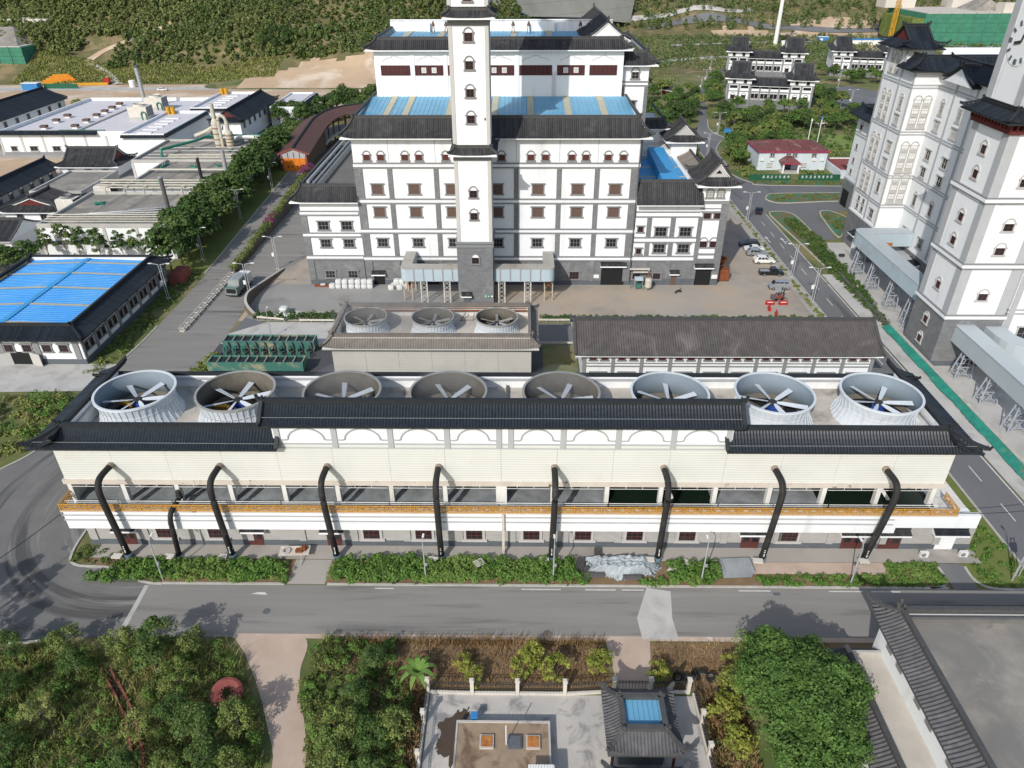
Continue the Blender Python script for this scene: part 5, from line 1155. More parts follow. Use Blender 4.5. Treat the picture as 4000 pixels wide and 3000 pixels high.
# ================================================================== WAREHOUSE WITH BLUE ROOF (left)
wh = thing('warehouse', 'white warehouse with bright blue metal roof and black tiled border', 'building')
part('wall', MB().box(-105.4, 109.4, 1.0, -77, 144, 5.7), 'white', wh); part('plinth', MB().box(-105.5, 109.3, 0, -76.9, 144.1, 1.05), 'plinth', wh)
for i in range(9): part('pilaster', MB().box(-77, 109.3+i*4.27, 1.05, -76.8, 110.0+i*4.27, 5.5), 'band', wh)
for x in (-104.5, -98, -91.4, -85, -78): part('pilaster', MB().box(x-.5, 109.2, 1.05, x+.5, 109.4, 5.5), 'band', wh)
for i in range(8):
    for d in (1.35, 3.1): window(wh, -77, 109.3+i*4.27+d, 2.3, 1.1, 1.6, pi/2, 'surround', 'window_red', 'pane', 2, 2, .16, True)
for x in (-102.6, -99.6, -96.3, -93.4, -89.9, -86.7, -83.2, -80.2): window(wh, x, 109.4, 2.6, 1.5, 1.4, 0, 'surround', 'window_red', 'pane', 2, 2, .18, True)
part('doorway', MB().box(-90, 109.25, 0, -86.6, 109.6, 2.5), 'dark', wh)
for s, x in ((-1, -90), (1, -86.6)): part('gate_leaf', MB().bar((x, 109.2, 1.25), (x+s*2.2, 108.4, 1.25), .1, 2.4), 'surround_light', wh)
skirt(wh, -107.2, 107.9, -75.6, 145.6, 5.5, (3.0, 3.0), 1.45, 'tile_dark', 'FRBL', .1, .3, .42, '', True, None, 3, .7)
part('inner_wall', MB().box(-104, 142.2, 5.6, -78.8, 142.5, 7.0), 'white', wh)
for xa, za, xb, zb in ((-104, 6.35, -91.6, 6.8), (-91.6, 6.8, -78.8, 6.35)):
    b = MB(); n = 40
    for i in range(n):
        y0 = 111+31*i/n; y1 = 111+31*(i+1)/n; ym = y0+(y1-y0)*.75
        b.quad((xa, y0, za), (xb, y0, zb), (xb, ym, zb), (xa, ym, za)); b.quad((xa, ym, za), (xb, ym, zb), (xb, (ym+y1)/2, zb+.09), (xa, (ym+y1)/2, za+.09)); b.quad((xa, (ym+y1)/2, za+.09), (xb, (ym+y1)/2, zb+.09), (xb, y1, zb), (xa, y1, za))
    part('blue_roof', b, 'blue_roof_vivid', wh)
    for y in (112, 119.5, 127, 134, 139.5): part('skylight_strip', MB().quad((xa, y, za+.11), (xb, y, zb+.11), (xb, y+.75, zb+.11), (xa, y+.75, za+.11)), 'roof_stripe', wh)
part('ridge_cap', MB().box(-92.1, 111, 6.75, -91.1, 142, 6.98), 'blue_roof', wh)
part('red_shed', MB().box(-76.4, 143.5, 0, -73.8, 148.5, 2.6), 'red_brick', wh)

# ================================================================== COVERED GALLERY WITH ORANGE DOOR
gl = thing('covered_gallery', 'curved brown-roofed gallery with an orange folding door at its front', 'building')
path = smooth_pts([(-69.7, 222, 0), (-69.6, 238, 2.0), (-68.8, 250, 3.7), (-65, 259, 4.6), (-57, 264.5, 5), (-46, 266.5, 5.2), (-34, 267, 5.3)], 5)
def sweep(path, prof):
    b = MB(); n = len(prof)
    for i, p in enumerate(path):
        d = Vector(path[min(i+1, len(path)-1)])-Vector(path[max(i-1, 0)]); d.z = 0; d.normalize(); r = Vector((d.y, -d.x))
        for o, z in prof: b.v.append((p[0]+r.x*o, p[1]+r.y*o, z+p[2]))
    for i in range(len(path)-1):
        for k in range(n): b.f.append((i*n+k, i*n+(k+1) % n, (i+1)*n+(k+1) % n, (i+1)*n+k))
    b.f += [tuple(range(n)), tuple(range((len(path)-1)*n, len(path)*n))[::-1]]
    return b
part('roof', sweep(path, [(-5.0, 8.5), (0, 10.2), (5.0, 8.5), (5.0, 8.25), (0, 9.9), (-5.0, 8.25)]), 'brown_metal', gl)
part('ridge_cap', sweep(path, [(-.35, 10.1), (-.3, 10.5), (.3, 10.5), (.35, 10.1)]), 'ridge', gl)
for s in (-1, 1):
    part('side_wall', sweep(path[:9], [(s*3.9-.1, 0), (s*3.9-.1, 8.3), (s*3.9+.1, 8.3), (s*3.9+.1, 0)]), 'shutter_brown', gl)
    part('rail', sweep(path[8:], [(s*3.9-.1, 6.9), (s*3.9-.1, 7.3), (s*3.9+.1, 7.3), (s*3.9+.1, 6.9)]), 'shutter_brown', gl)
part('deck', sweep(path[8:], [(-4.2, 2.6), (-4.2, 3.4), (4.2, 3.4), (4.2, 2.6)]), 'kerb', gl)
for i in range(8, len(path), 2):
    p = path[i]; d = Vector(path[min(i+1, len(path)-1)])-Vector(path[i-1]); d.z = 0; d.normalize()
    for s in (-1, 1): part('post', MB().cbox(p[0]+d.y*3.9*s, p[1]-d.x*3.9*s, 0, .3, .3, 8.4+p[2]), 'red_trim', gl)
part('front_wall', MB().add([(-73.5, 222.05, 3.5), (-65.7, 222.05, 3.5), (-65.7, 222.05, 8.4), (-69.6, 222.05, 9.8), (-73.5, 222.05, 8.4)], ((0, 1, 2, 3, 4),)), 'bandlight', gl)
for x in (-73.4, -65.8): part('post', MB().box(x-.25, 221.8, 3.4, x+.25, 222.3, 8.3), 'red_brick', gl)
dr = part('folding_door', MB().box(-73.0, 221.85, 3.5, -66.2, 222.0, 7.3), 'door_orange', gl)
for x in (-71.6, -70.3, -68.9, -67.6): part('door_window', MB().box(x-.22, 221.82, 4.6, x+.22, 221.849, 5.1), 'window_red', dr)
for x in (-71.3, -69.6, -67.9): part('door_joint', MB().box(x-.04, 221.82, 3.5, x+.04, 221.849, 7.3), 'rust', dr)
for x in (-71.4, -69.6, -67.8): part('mullion', MB().box(x-.08, 221.9, 7.4, x+.08, 222.04, 9.0), 'red_brick', gl)
part('verge', MB().bar((-74.5, 221.9, 8.5), (-69.6, 221.9, 10.2), .2, .45).bar((-69.6, 221.9, 10.2), (-64.7, 221.9, 8.5), .2, .45), 'red_brick', gl)

# ================================================================== WORKS BUILDINGS (upper left)
def works(label, x0, y0, x1, y1, z, roof='flat_roof_grey', wall='white', par=.7, bands=True, name='works_building', front=True):
    t = thing(name, label, 'building')
    part('wall', MB().box(x0, y0, 0, x1, y1, z), wall, t); part('roof', MB().box(x0+.4, y0+.4, z+.002, x1-.4, y1-.4, z+.05), roof, t)
    b = MB().box(x0-.1, y0-.1, z-.2, x1+.1, y0+.4, z+par).box(x0-.1, y1-.4, z-.2, x1+.1, y1+.1, z+par).box(x0-.1, y0+.4, z-.2, x0+.4, y1-.4, z+par).box(x1-.4, y0+.4, z-.2, x1+.1, y1-.4, z+par)
    part('parapet', b, wall if roof != 'flat_roof_grey' else 'stucco_grey', t)
    if bands:
        n = max(2, int((x1-x0)/7)); 
        for i in range(n+1): xx = x0+(x1-x0)*i/n; part('pilaster', MB().box(xx-.35, y0-.16, 0, xx+.35, y0-.005, z-.3), 'pier', t)
    return t
wa = works('nearest works hall with pipe-covered flat roof behind the roadside trees', -112, 159, -81.5, 184, 7.8)
part('band', MB().box(-112.1, 158.85, 3.6, -81.4, 159, 4.4), 'plinth', wa)
wb = works('stained flat-roofed works hall with pipe racks and a black chimney', -104.5, 186, -80, 213.5, 8.6)
wc = works('flat-roofed works hall with scrubber towers and green pipes', -116, 215, -82.5, 241, 8.0)
wd = works('low flat-roofed link building between the gable house and the pipe halls', -137.5, 197, -123, 218.5, 4.2, 'flat_roof_grey', 'stucco_grey', .5, False)
we = works('wide low white factory with a row of brown roof vents', -182, 255.5, -122, 318, 6.8, 'flat_roof_white', 'white', 1.2, True)
for x, w_ in ((-178, 2), (-171, 2.6), (-163, 2.6), (-155, 1.6)): window(we, x, 255.5, 1.4, w_, 1.6, 0, 'surround_light', 'surround', 'pane', 2, 1, .2, True)
patch(we, (-182, 254.2), (-147, 254.2), 7.2, 1.5, 1.0, 'tile_dark', 0, 0, .05, (.2, .2), .6); part('base', MB().box(-182, 255.3, 0, -147, 255.5, 1), 'band', we)
part('roof_kerb', MB().box(-157.5, 258, 6.85, -156.5, 312, 7.3), 'stucco_grey', we)
VENT = []
for i, (x, y) in enumerate([(-170.7, 264.3), (-172.2, 275.0), (-172.7, 283.6), (-160.2, 265.6), (-161.0, 275.0), (-161.9, 284.3), (-162.5, 291.8), (-163.1, 298.9), (-163.7, 306.3)]):
    o = thing('roof_vent', 'small brown-topped vent on the white factory roof', 'vent', (x, y, 6.85), 0, 'brown vents on the white factory roof')
    inst('box', 'rvb', lambda: MB().cbox(0, 0, 0, 1.8, 1.5, .6), 'box_white', o, (0, 0, 0)); VENT.append(o); inst('cowl', 'rvc', lambda: MB().cbox(0, 0, .6, 2.2, 1.9, .75), 'shutter_brown', o, (0, 0, 0))
ordinal_labels(VENT, 'small brown-topped vent on the white factory roof, %s from the front edge', lambda o: o.location.y)
for i, (x, y, z, lb) in enumerate([(-143, 281, 6.85, 'nearer boxy cream cooling unit on the white factory roof'), (-145, 299, 6.85, 'farther boxy cream cooling unit on the white factory roof')]):
    o = thing('cooling_unit', lb, 'cooling unit', (x, y, z)); part('casing', MB().cbox(0, 0, 1.2, 7, 5.5, 3.6), 'box_cream', o); part('base', MB().cbox(0, 0, 0, 7, 5.5, 1.2), 'stucco_grey', o)
    part('cowl', MB().lathe([(2.2, 4.8), (2.0, 5.2), (2.1, 5.6)], 20), 'box_cream', o); part('grille', MB().box(3.5, -2.4, 1.4, 3.6, 2.4, 4.5), 'surround', o)
    part('pipe', MB().tube(smooth_pts([(1.5, -2.9, .4), (1.5, -3.1, 2.6), (2.4, -3.1, 3.2), (3.1, -3.1, 2.6), (3.1, -2.9, .4)], 4), .2, 8), 'pipe_green', o)
ch = thing('chimney', 'tall steel chimney on the white factory roof', 'chimney', (-151.5, 303, 6.8)); part('stack', MB().tube([(0, 0, 0), (0, 0, 15)], .75, 14), 'steel', ch); part('collar', MB().lathe([(.9, 15), (.95, 15.8)], 14), 'plinth', ch); part('base', MB().cbox(0, 0, 0, 2.6, 2.6, 1.4), 'stucco_grey', ch)
for i, (x0, y0, x1, y1, z, lb) in enumerate([(-134, 246, -119.5, 284, 8.4, 'white roofed extension with roof lights beside the wide factory'), (-128, 290, -112, 324, 8.4, 'rear white roofed extension with a yellow tank')]):
    o = works(lb, x0, y0, x1, y1, z, 'flat_roof_white', 'white', .9, False)
    patch(o, (x1+1, y0), (x1+1, y1), z-.1, 1.4, .9, 'tile_dark', 0, 0, .05, (.2, .2), .6); patch(o, (x0, y0-1), (x1+1, y0-1), z-.1, 1.4, .9, 'tile_dark', 0, 0, .05, (.2, .2), .6)
    for k in range(6): part('roof_light', MB().cbox((x0+x1)/2-1.5, y0+5+k*4.6, z+.06, 5, 1.4, .25), 'box_white', o)
    part('yellow_tank', MB().tube([(x0+1, y1-2, z), (x0+1, y1-2, z+2.6)], .8, 12).tube([(x0+2.8, y1-2, z), (x0+2.8, y1-2, z+2.6)], .8, 12), 'yellow_paint', o)
def ghouse(label, x0, y0, x1, y1, z, rise, axis, nwin, side, wall='white', hip=False):
    t = thing('tiled_house', label, 'house'); part('wall', MB().box(x0+1.2, y0+1.2, 0, x1-1.2, y1-1.2, z), wall, t); part('plinth', MB().box(x0+1.1, y0+1.1, 0, x1-1.1, y1-1.1, .9), 'band', t)
    if hip: xieshan(t, x0, y0, x1, y1, z, 2.4, 1.2, rise-1.2, axis, 'tile_grey' if hip == 1 else 'tile_dark', 'red_trim', .5, .7)
    else: gable(t, x0, y0, x1, y1, z, rise, axis, 'tile_dark', .2, .5, 'white', None, '', 4, .9, .3)
    for i in range(nwin):
        f = (i+.5)/nwin
        if side == 'R': arch_window(t, x1-1.2, y0+2+(y1-y0-4)*f, max(.8, z-3.4), 1.6, 2.3, pi/2, 'surround', 'surround', 'pane') if wall != 'white' else window(t, x1-1.2, y0+2+(y1-y0-4)*f, z-2.8, 1.6, 1.7, pi/2, 'surround', 'surround', 'pane', 2, 1, .14)
        else: window(t, x0+2+(x1-x0-4)*f, y0+1.2, 1.4, 1.5, 1.6, 0, 'surround', 'surround', 'pane', 2, 1, .14)
    return t
ghouse('dark-roofed house at the far left edge, above the white factory', -213, 266, -193.5, 322, 7.2, 4.0, 'Y', 7, 'R')
ghouse('long grey house with arched windows at the left edge', -154.5, 182, -145.5, 227, 3.5, 2.4, 'Y', 8, 'R', 'stucco_grey')
ghouse('tiled house with curled gables between factory and pipe halls', -146.5, 224.5, -126, 238, 3.9, 4.4, 'X', 3, 'F', 'white', 1)
ghouse('two-storey dark-roofed house right of the white factory', -112.6, 267, -100.3, 313, 8.6, 3.4, 'Y', 7, 'R', 'white', 2)
ghouse('small tiled house with red gable at the left, near the curved pond', -137, 181, -120.5, 195, 3.8, 3.2, 'Y', 2, 'F', 'white', 1)
o = works('low white annex at the end of the two-storey house', -100, 298, -89, 330, 7.4, 'flat_roof_white', 'white', .6, False); patch(o, (-88, 298), (-88, 330), 7.2, 1.6, .9, 'tile_dark', 0, 0, .05, (0, 0), .6)
for k in range(5): window(o, -89, 301+k*6, 4.2, 1.6, 1.7, pi/2, 'surround', 'surround', 'pane', 2, 1, .14)
o = thing('tiled_house', 'white house with grey tiled roof at the left frame edge below the arched house', 'house'); part('wall', MB().box(-150, 162, 0, -122, 173, 3.6), 'white', o); gable(o, -151, 160.5, -121, 174.5, 3.6, 3, 'X', 'tile_grey', .2, .5, 'white', None, '', 4, .7)
pn = thing('settling_tank', 'round concrete settling tank with a walkway at the left edge', 'tank', (-124, 153, 0)); part('wall', MB().lathe([(9, 0), (9, 1.8), (8.4, 1.8), (8.4, .6)], 40), 'stucco_grey', pn); part('cover', MB().lathe([(8.4, 1.5), (.02, 1.7)], 40), 'flat_roof_grey', pn); part('walkway', MB().box(-8.8, -.6, 1.75, 8.8, .6, 1.95), 'kerb', pn)
# pipes and plant on the works roofs
def pipes(name, label, runs, m, r, parent=None, cat='pipe'):
    t = thing(name, label, cat)
    for pts in runs: part('pipe', MB().tube(pts, r, 6), m, t)
    return t
rr = random.Random(5)
pipes('pipe_rack', 'cream pipes along the front edge of the nearest works hall', [[(-111, 160.2+k*.9, 8.7+.25*k), (-84, 160.2+k*.9, 8.7+.25*k)] for k in range(4)], 'pipe_cream', .13)
pipes('pipe_rack', 'cream and rusty pipe rack between the first and second works halls', [[(-110, 184.6+k*.5, 9.4+.5*k), (-80, 184.6+k*.5, 9.4+.5*k)] for k in range(4)]+[smooth_pts([(-108+i*5, 183.6, 8.0), (-108+i*5, 183.6, 9.6), (-107.2+i*5, 184.6, 10)], 3) for i in range(5)], 'pipe_cream', .18)
pipes('pipe_rack', 'pale pipes over the middle works hall', [[(-104, 200+k*.7, 9.8), (-80.5, 200+k*.7, 9.8)] for k in range(2)]+[[(-104, 213+k*.6, 9.8+k*.3), (-82, 213+k*.6, 9.8+k*.3)] for k in range(3)], 'pipe_cream', .16)
pipes('green_pipe', 'green pipe bent over the farther works hall', [smooth_pts([(-109, 220, 8.2), (-109, 220.4, 10), (-108.4, 222, 10.3), (-103, 232, 10.3), (-101, 238, 10.3), (-95, 239, 10.3), (-84, 239, 10.2)], 3)], 'pipe_green', .4)
pipes('green_pipe', 'green pipe lying on the white factory roof', [[(-162, 258.5, 7.6), (-146, 258.5, 7.6)]], 'tank_green', .35)
pipes('duct', 'pale duct bending down beside the scrubber towers', [smooth_pts([(-96, 237, 9.4), (-90, 237.4, 10.2), (-84, 237, 10), (-81.6, 236, 9), (-81.5, 235.6, 5)], 4)], 'box_white', .55)
pipes('duct', 'fat cream duct joining the scrubber towers', [smooth_pts([(-108, 243.5, 9), (-104, 244.5, 10.4), (-101, 243, 11.8), (-98, 243, 11.8)], 4)], 'pipe_cream', .8)
for i, (x, y, h, lb) in enumerate([(-96.5, 234, 13, 'tall rusty scrubber tower on the works roof'), (-92.5, 233, 8, 'shorter domed scrubber tower beside the tall one')]):
    o = thing('scrubber', lb, 'tower', (x, y, 8)); part('vessel', MB().lathe([(1.25, 0), (1.25, h*.55), (1.1, h*.6), (.65, h*.66), (.65, h*.9), (.6, h)], 16), 'pipe_cream', o, smooth=False)
    for k in range(4): part('ring', MB().lathe([(1.25, .6+k*h*.13), (1.38, .6+k*h*.13), (1.38, .8+k*h*.13), (1.25, .8+k*h*.13)], 16), 'rust', o)
    if i: part('elbow', MB().tube(smooth_pts([(0, 0, 7.6), (-.4, 0, 9), (-1.4, 0, 9.6), (-2.3, 0, 9), (-2.5, 0, 7), (-2.5, 0, 0)], 4), .5, 10), 'pipe_cream', o)
for i, (x, y, z, h, r, lb, m) in enumerate([(-83.5, 186.5, 7.5, 9, .4, 'black chimney at the edge of the middle works hall', 'pipe_black'), (-86, 170, 7.5, 8.5, .5, 'thick dark chimney on the nearest works hall', 'sheet_brown'), (-81.8, 199, 8, 7, .55, 'grey steel chimney beside the roadside trees', 'steel')]):
    o = thing('chimney', lb, 'chimney', (x, y, z)); part('stack', MB().tube([(0, 0, 0), (0, 0, h)], r, 12), m, o); part('cap', MB().lathe([(r*1.15, h), (r*1.15, h+.3), (.02, h+.5)], 12), 'steel', o); part('base', MB().cbox(0, 0, 0, r*3, r*3, .4), 'stucco_grey', o)
for i, (x, y, z, lb) in enumerate([(-113.5, 193, 3.4, 'farther grey evaporative cooler with louvred side'), (-117.5, 181.5, 3.4, 'nearer grey evaporative cooler with cross-braced frame')]):
    o = thing('cooler', lb, 'cooling unit', (x, y, z)); part('casing', MB().cbox(0, 0, 1, 4.6, 3.4, 3.2), 'box_cream', o); part('frame', MB().box(-2.3, -1.75, 0, -2.1, -1.7, 4.3).box(2.1, -1.75, 0, 2.3, -1.7, 4.3).box(-2.3, -1.75, 4.1, 2.3, -1.7, 4.3).box(-.1, -1.75, 1, .1, -1.7, 4.1).box(-2.3, -1.75, 0.9, 2.3, -1.7, 1.1), 'box_white', o)
    part('grille', MB().box(2.3, -1.6, 1.2, 2.4, 1.6, 4.0), 'dark', o); part('fan_cowl', MB().lathe([(1.3, 4.2), (1.2, 4.8), (1.25, 5)], 18), 'surround', o); part('leg', MB().box(-2.2, -1.6, 0, -2, -1.4, 1).box(2, -1.6, 0, 2.2, -1.4, 1), 'box_white', o)
VALV = []
for i in range(14):
    x = rr.uniform(-110, -84); y = rr.choice([165, 170, 176, 192, 197, 206, 209, 222, 229]); z = 7.86 if y < 184 else (8.66 if y < 214 else 8.06)
    if z > 8.6: x = max(x, -103)
    o = thing('roof_valve', 'small green valve set on a works hall roof', 'valve', (x, y+rr.uniform(-1.5, 1.5), z), rr.uniform(0, 3), 'green valves on the works roofs'); VALV.append(o)
    inst('body', 'vlv', lambda: MB().cbox(0, 0, 0, 1.5, .7, .5).tube([(-1.2, 0, .3), (1.6, 0, .3)], .18, 6), 'pipe_green', o, (0, 0, 0)); inst('handwheel', 'vlh', lambda: MB().tube([(0, 0, .4), (0, 0, 1.1)], .08, 6), 'pipe_cream', o, (0, 0, 0))
ordinal_labels(VALV, 'small green valve on a works roof, %s counting from the nearest to the farthest', lambda o: o.location.y)
pipes('pipe_run', 'thin pale pipes crossing the nearest works roof', [[(-110+k*3, 166+k*.6, 8.3), (-84, 166+k*2.4, 8.3)] for k in range(5)]+[[(-104+k*7, 161, 8.2), (-103+k*7, 183, 8.2)] for k in range(3)], 'steel', .09)
pipes('pipe_run', 'thin pale pipes crossing the farther works roofs', [[(-103+k*6, 188, 9.0), (-101+k*6, 212, 9.0)] for k in range(4)]+[[(-114, 218+k*4, 8.5), (-84, 218+k*4.5, 8.5)] for k in range(4)], 'steel', .09)

# ================================================================== HOUSES BEYOND THE RIGHT ROAD
def prefab():
    t = thing('prefab_house', 'white two-storey prefabricated house with hipped red roof behind the green hoarding', 'house')
    x0, x1, y0, y1, z = 76.6, 98.4, 235.8, 249.5, 6.0
    part('wall', MB().box(x0, y0, 0, x1, y1, z), 'prefab', t)
    b = MB(); m = 5
    E_ = [(x0-.5, y0-.5, z), (x1+.5, y0-.5, z), (x1+.5, y1+.5, z), (x0-.5, y1+.5, z)]; ra, rb = (x0+4.6, (y0+y1)/2+1, z+1.9), (x1-4.6, (y0+y1)/2+1, z+1.9)
    b.add(E_+[ra, rb], ((0, 1, 5, 4), (2, 3, 4, 5), (1, 2, 5), (3, 0, 4))); part('roof', b, 'red_roof', t)
    part('eave_trim', MB().box(x0-.55, y0-.56, z-.28, x1+.55, y0-.5, z+.04).box(x0-.56, y0-.5, z-.28, x0-.5, y1+.5, z+.04).box(x1+.5, y0-.5, z-.28, x1+.56, y1+.5, z+.04).box(x0-.55, y1+.5, z-.28, x1+.55, y1+.56, z+.04), 'crimson', t)
    for i in range(12): xx = x0+1.2+(x1-x0-2.4)*i/11; part('roof_seam', MB().bar((xx, y0-.4, z+.12), (xx*.7+.3*((x0+x1)/2), (y0+y1)/2, z+1.75), .08, .08), 'red_roof', t)
    for x in (80.8, 86.0, 88.0, 94.2): 
        for dz in (4.2,): window(t, x, y0, dz, 1.5, 1.1, 0, 'steel', 'box_white', 'pane', 2, 2, .06, False)
    for x in (80.9, 94.3, 77.6, 97): part('air_unit', MB().box(x-.5, y0-.45, 3.0, x+.5, y0-.005, 3.7), 'box_white', t)
    for x in (80.4, 91.5): window(t, x, y0, 1.0, 1.5, 1.2, 0, 'steel', 'box_white', 'pane_white', 2, 1, .06, False)
    part('porch_roof', MB().add([(83, 231.3, 3.2), (89, 231.3, 3.2), (89, 235.7, 3.2), (83, 235.7, 3.2), (85, 233.2, 4.6), (87, 233.2, 4.6), (87, 235.7, 4.6), (85, 235.7, 4.6)], ((0, 1, 5, 4), (1, 2, 6, 5), (3, 0, 4, 7), (4, 5, 6, 7))), 'red_roof', t)
    part('porch_trim', MB().box(82.9, 231.2, 2.95, 89.1, 231.3, 3.22), 'crimson', t)
    for x in (83.6, 88.4): part('porch_column', MB().box(x-.25, 231.5, 0, x+.25, 232, 3.0), 'white', t)
    part('porch_floor', MB().box(83.2, 231.4, 0, 88.8, 235.7, .3), 'concrete_pale', t); part('door', MB().box(84.6, 235.72, .3, 87.4, 235.79, 2.9), 'pane', t)
prefab()
def hoarding(x0, x1, label, n, start):
    t = thing('hoarding', label, 'fence', (0, 0, 0), 0, 'green hoardings in front of the prefabricated house')
    k = int((x1-x0)/2.1)
    for i in range(k): part('panel', MB().box(x0+(x1-x0)*i/k+.01, 223.8+(.03 if i % 2 else 0), 0, x0+(x1-x0)*(i+1)/k-.01, 223.95, 1.9), 'hoard_green', t)
    r = random.Random(int(x0))
    for i in range(n):                    # white characters, one mesh each
        x = start+i*1.28; b = MB()
        for q in range(3): b.box(x-.3, 223.74, .85+q*.28, x+.3, 223.77, .93+q*.28)
        for q in range(2): dx = r.uniform(-.28, .2); b.box(x+dx, 223.735, .8, x+dx+.1, 223.765, 1.55)
        b.bar((x-.28, 223.75, .8), (x+r.uniform(-.1, .28), 223.75, 1.5), .03, .09); part('character', b, 'box_white', t)
hoarding(70.8, 83.5, 'left green hoarding with seven white characters', 7, 75.2); hoarding(86.0, 98.9, 'right green hoarding with eight white characters', 8, 87.2)
o = thing('shed', 'low shed with rust-red roof right of the prefabricated house', 'shed'); part('wall', MB().box(99.6, 226, 0, 112, 240, 2.2), 'prefab', o); part('roof', MB().box(100.4, 228, 2.2, 112, 239.5, 2.7), 'red_brick', o); part('parapet', MB().box(99.4, 239.5, 2.0, 112, 239.9, 3), 'box_white', o); part('dish', MB().lathe([(.02, 2.8), (.5, 3.0), (.6, 3.3)], 10, (103, 229.5, 0)), 'box_white', o)
def dorm(name_lab, X, Y, sc=1., rear=False, deep=13, mid=None):
    """white dormitory: two towers with hip-and-gable roofs, a colonnaded middle"""
    t = thing('dormitory', name_lab, 'building', (X, Y, 0)); W = 36.; s = 10.
    part('base', MB().box(0, 0, 0, W, deep, 3.4), 'greybrick', t)
    for x0, x1 in ((0, s), (W-s, W)):
        part('tower_wall', MB().box(x0, -.3, 3.4, x1, deep, 12.6), 'white', t)
        for x in (x0, x1-.8, (x0+x1)/2-.4): part('pilaster', MB().box(x, -.5, 0, x+.8, -.3, 10), 'band', t)
        for z in (3.4, 7.0, 10.0): part('band', MB().box(x0, -.46, z, x1, -.3, z+.4), 'band', t)
        for k in (.27, .73):
            xx = x0+s*k; arch_window(t, xx, -.3, 4.0, 1.6, 2.4, 0, 'surround', 'window_red', 'pane'); part('loggia', MB().box(xx-1.6, -.36, 7.7, xx+1.6, -.29, 9.6), 'dark', t); part('balustrade', MB().box(xx-1.7, -.6, 7.4, xx+1.7, -.37, 8.4), 'white', t); window(t, xx, -.3, 10.7, 1.2, 1.4, 0, 'surround', 'window_red', 'pane', 1, 1, .1, False)
        xieshan(t, x0-1.5, -1.9, x1+1.5, deep+1.5, 12.6, 2.6, 1.6, 4.2, 'X' if not rear else 'Y', 'tile_grey', 'white', .6, .9)
    part('mid_wall', MB().box(s, .6, 3.4, W-s, deep-2, 9.8), 'white', t)
    for i in range(4):
        x0 = s+(W-2*s)*i/4; x1 = s+(W-2*s)*(i+1)/4; part('loggia', MB().box(x0+.5, .52, 7.5, x1-.5, .61, 9.6), 'dark', t); part('balustrade', MB().box(x0+.4, .25, 7.3, x1-.4, .51, 8.3), 'white', t)
        part('pilaster', MB().box(x0-.35, .4, 0, x0+.35, .6, 9.8), 'band', t)
        for k in (.3, .7): window(t, x0+(x1-x0)*k, .6, 4.3, 1.3, 1.9, 0, 'surround', 'window_red', 'pane', 1, 1, .12, False)
    part('band', MB().box(s, .44, 6.7, W-s, .6, 7.1).box(s, .44, 3.4, W-s, .6, 3.8), 'band', t)
    patch(t, (s-.5, -1.0), (W-s+.5, -1.0), 9.7, 5.0, 2.6, 'tile_grey', 0, 0, .3, (0, 0), .6); ridge(t, [(s, 4, 12.5), (W-s, 4, 12.5)], 'ridge_grey'); patch(t, (W-s, 10), (s, 10), 9.7, 6.0, 2.6, 'tile_dark', 0, 0, .3, (0, 0), .8)
    return t
d1 = dorm('white dormitory with colonnade and four-storey tiled towers, nearest behind the garden trees', 90.8, 339); d1.rotation_euler[2] = rd(-13); d1.scale = (1, 1, .97)
d2 = dorm('second dormitory whose paired tower roofs rise behind the nearest one', 103, 391); d2.rotation_euler[2] = rd(-13); d2.scale = (1, 1, 1); d2.location.z = 4
d3 = dorm('dormitory farther right with stacked tiled gables beside the dark paved lot', 168, 424, 1, False, 22); d3.rotation_euler[2] = rd(-14)
sheet('parking_lot', [(140, 360), (148, 386), (168, 392), (176, 372), (160, 335), (143, 318)], .05, 'asphalt_n')
o = thing('garden_pavilion', 'small red garden pavilion with long dark roof among the trees', 'pavilion', (72, 366, 0), rd(-55)); gable(o, -9, -2, 6, 2, 2.6, 1.2, 'X', 'tile_grey', .1, .6); 
for i in range(5): part('post', MB().box(-8+i*3, -1.5, 0, -7.7+i*3, -1.2, 2.6), 'red_brick', o)
part('bench', MB().box(-8, 1.2, 0, 5, 1.5, 1.2), 'red_brick', o)

# ================================================================== BUILDINGS UNDER CONSTRUCTION, FAR
def netted(label, x0, y0, x1, y1, h, gab):
    t = thing('unfinished_building', label, 'building')
    n = 7
    for i in range(n):
        z0, z1 = h*i/n, h*(i+1)/n-.05
        part('net_panel', MB().box(x0-(.15 if i % 2 else 0), y0-(.2 if i % 2 else 0), z0, x1+(.15 if i % 2 else 0), y1, z1), 'net_sheet', t)
    for k in range(10): xx = x0+(x1-x0)*k/9; part('scaffold_pole', MB().bar((xx, y0-.4, 0), (xx, y0-.4, h+1), .18), 'tank_green', t)
    part('roof_slab', MB().box(x0+1.5, y0+1.5, h, x1-1.5, y1-1.5, h+.3), 'ledge', t)
    return t
o = netted('green-netted unfinished building with pale gabled roof at the far left', -335, 424, -272, 500, 15, 1)
b = MB(); b.add([(-330, 428, 15.2), (-276, 428, 15.2), (-276, 480, 15.2), (-330, 480, 15.2), (-318, 448, 23), (-288, 448, 23)], ((0, 1, 5, 4), (2, 3, 4, 5), (1, 2, 5), (3, 0, 4))); part('roof', b, 'flat_roof_grey', o)
part('dormer', MB().add([(-322, 426, 15.3), (-310, 426, 15.3), (-316, 426, 20), (-322, 444, 15.3), (-310, 444, 15.3), (-316, 444, 20)], ((0, 1, 2), (0, 2, 5, 3), (1, 4, 5, 2))), 'stucco_grey', o); part('upper_wall', MB().box(-320, 470, 15.3, -280, 486, 25), 'box_cream', o)
o = netted('green-netted unfinished building with raw roof blocks at the far right', 276, 552, 352, 610, 20, 0)
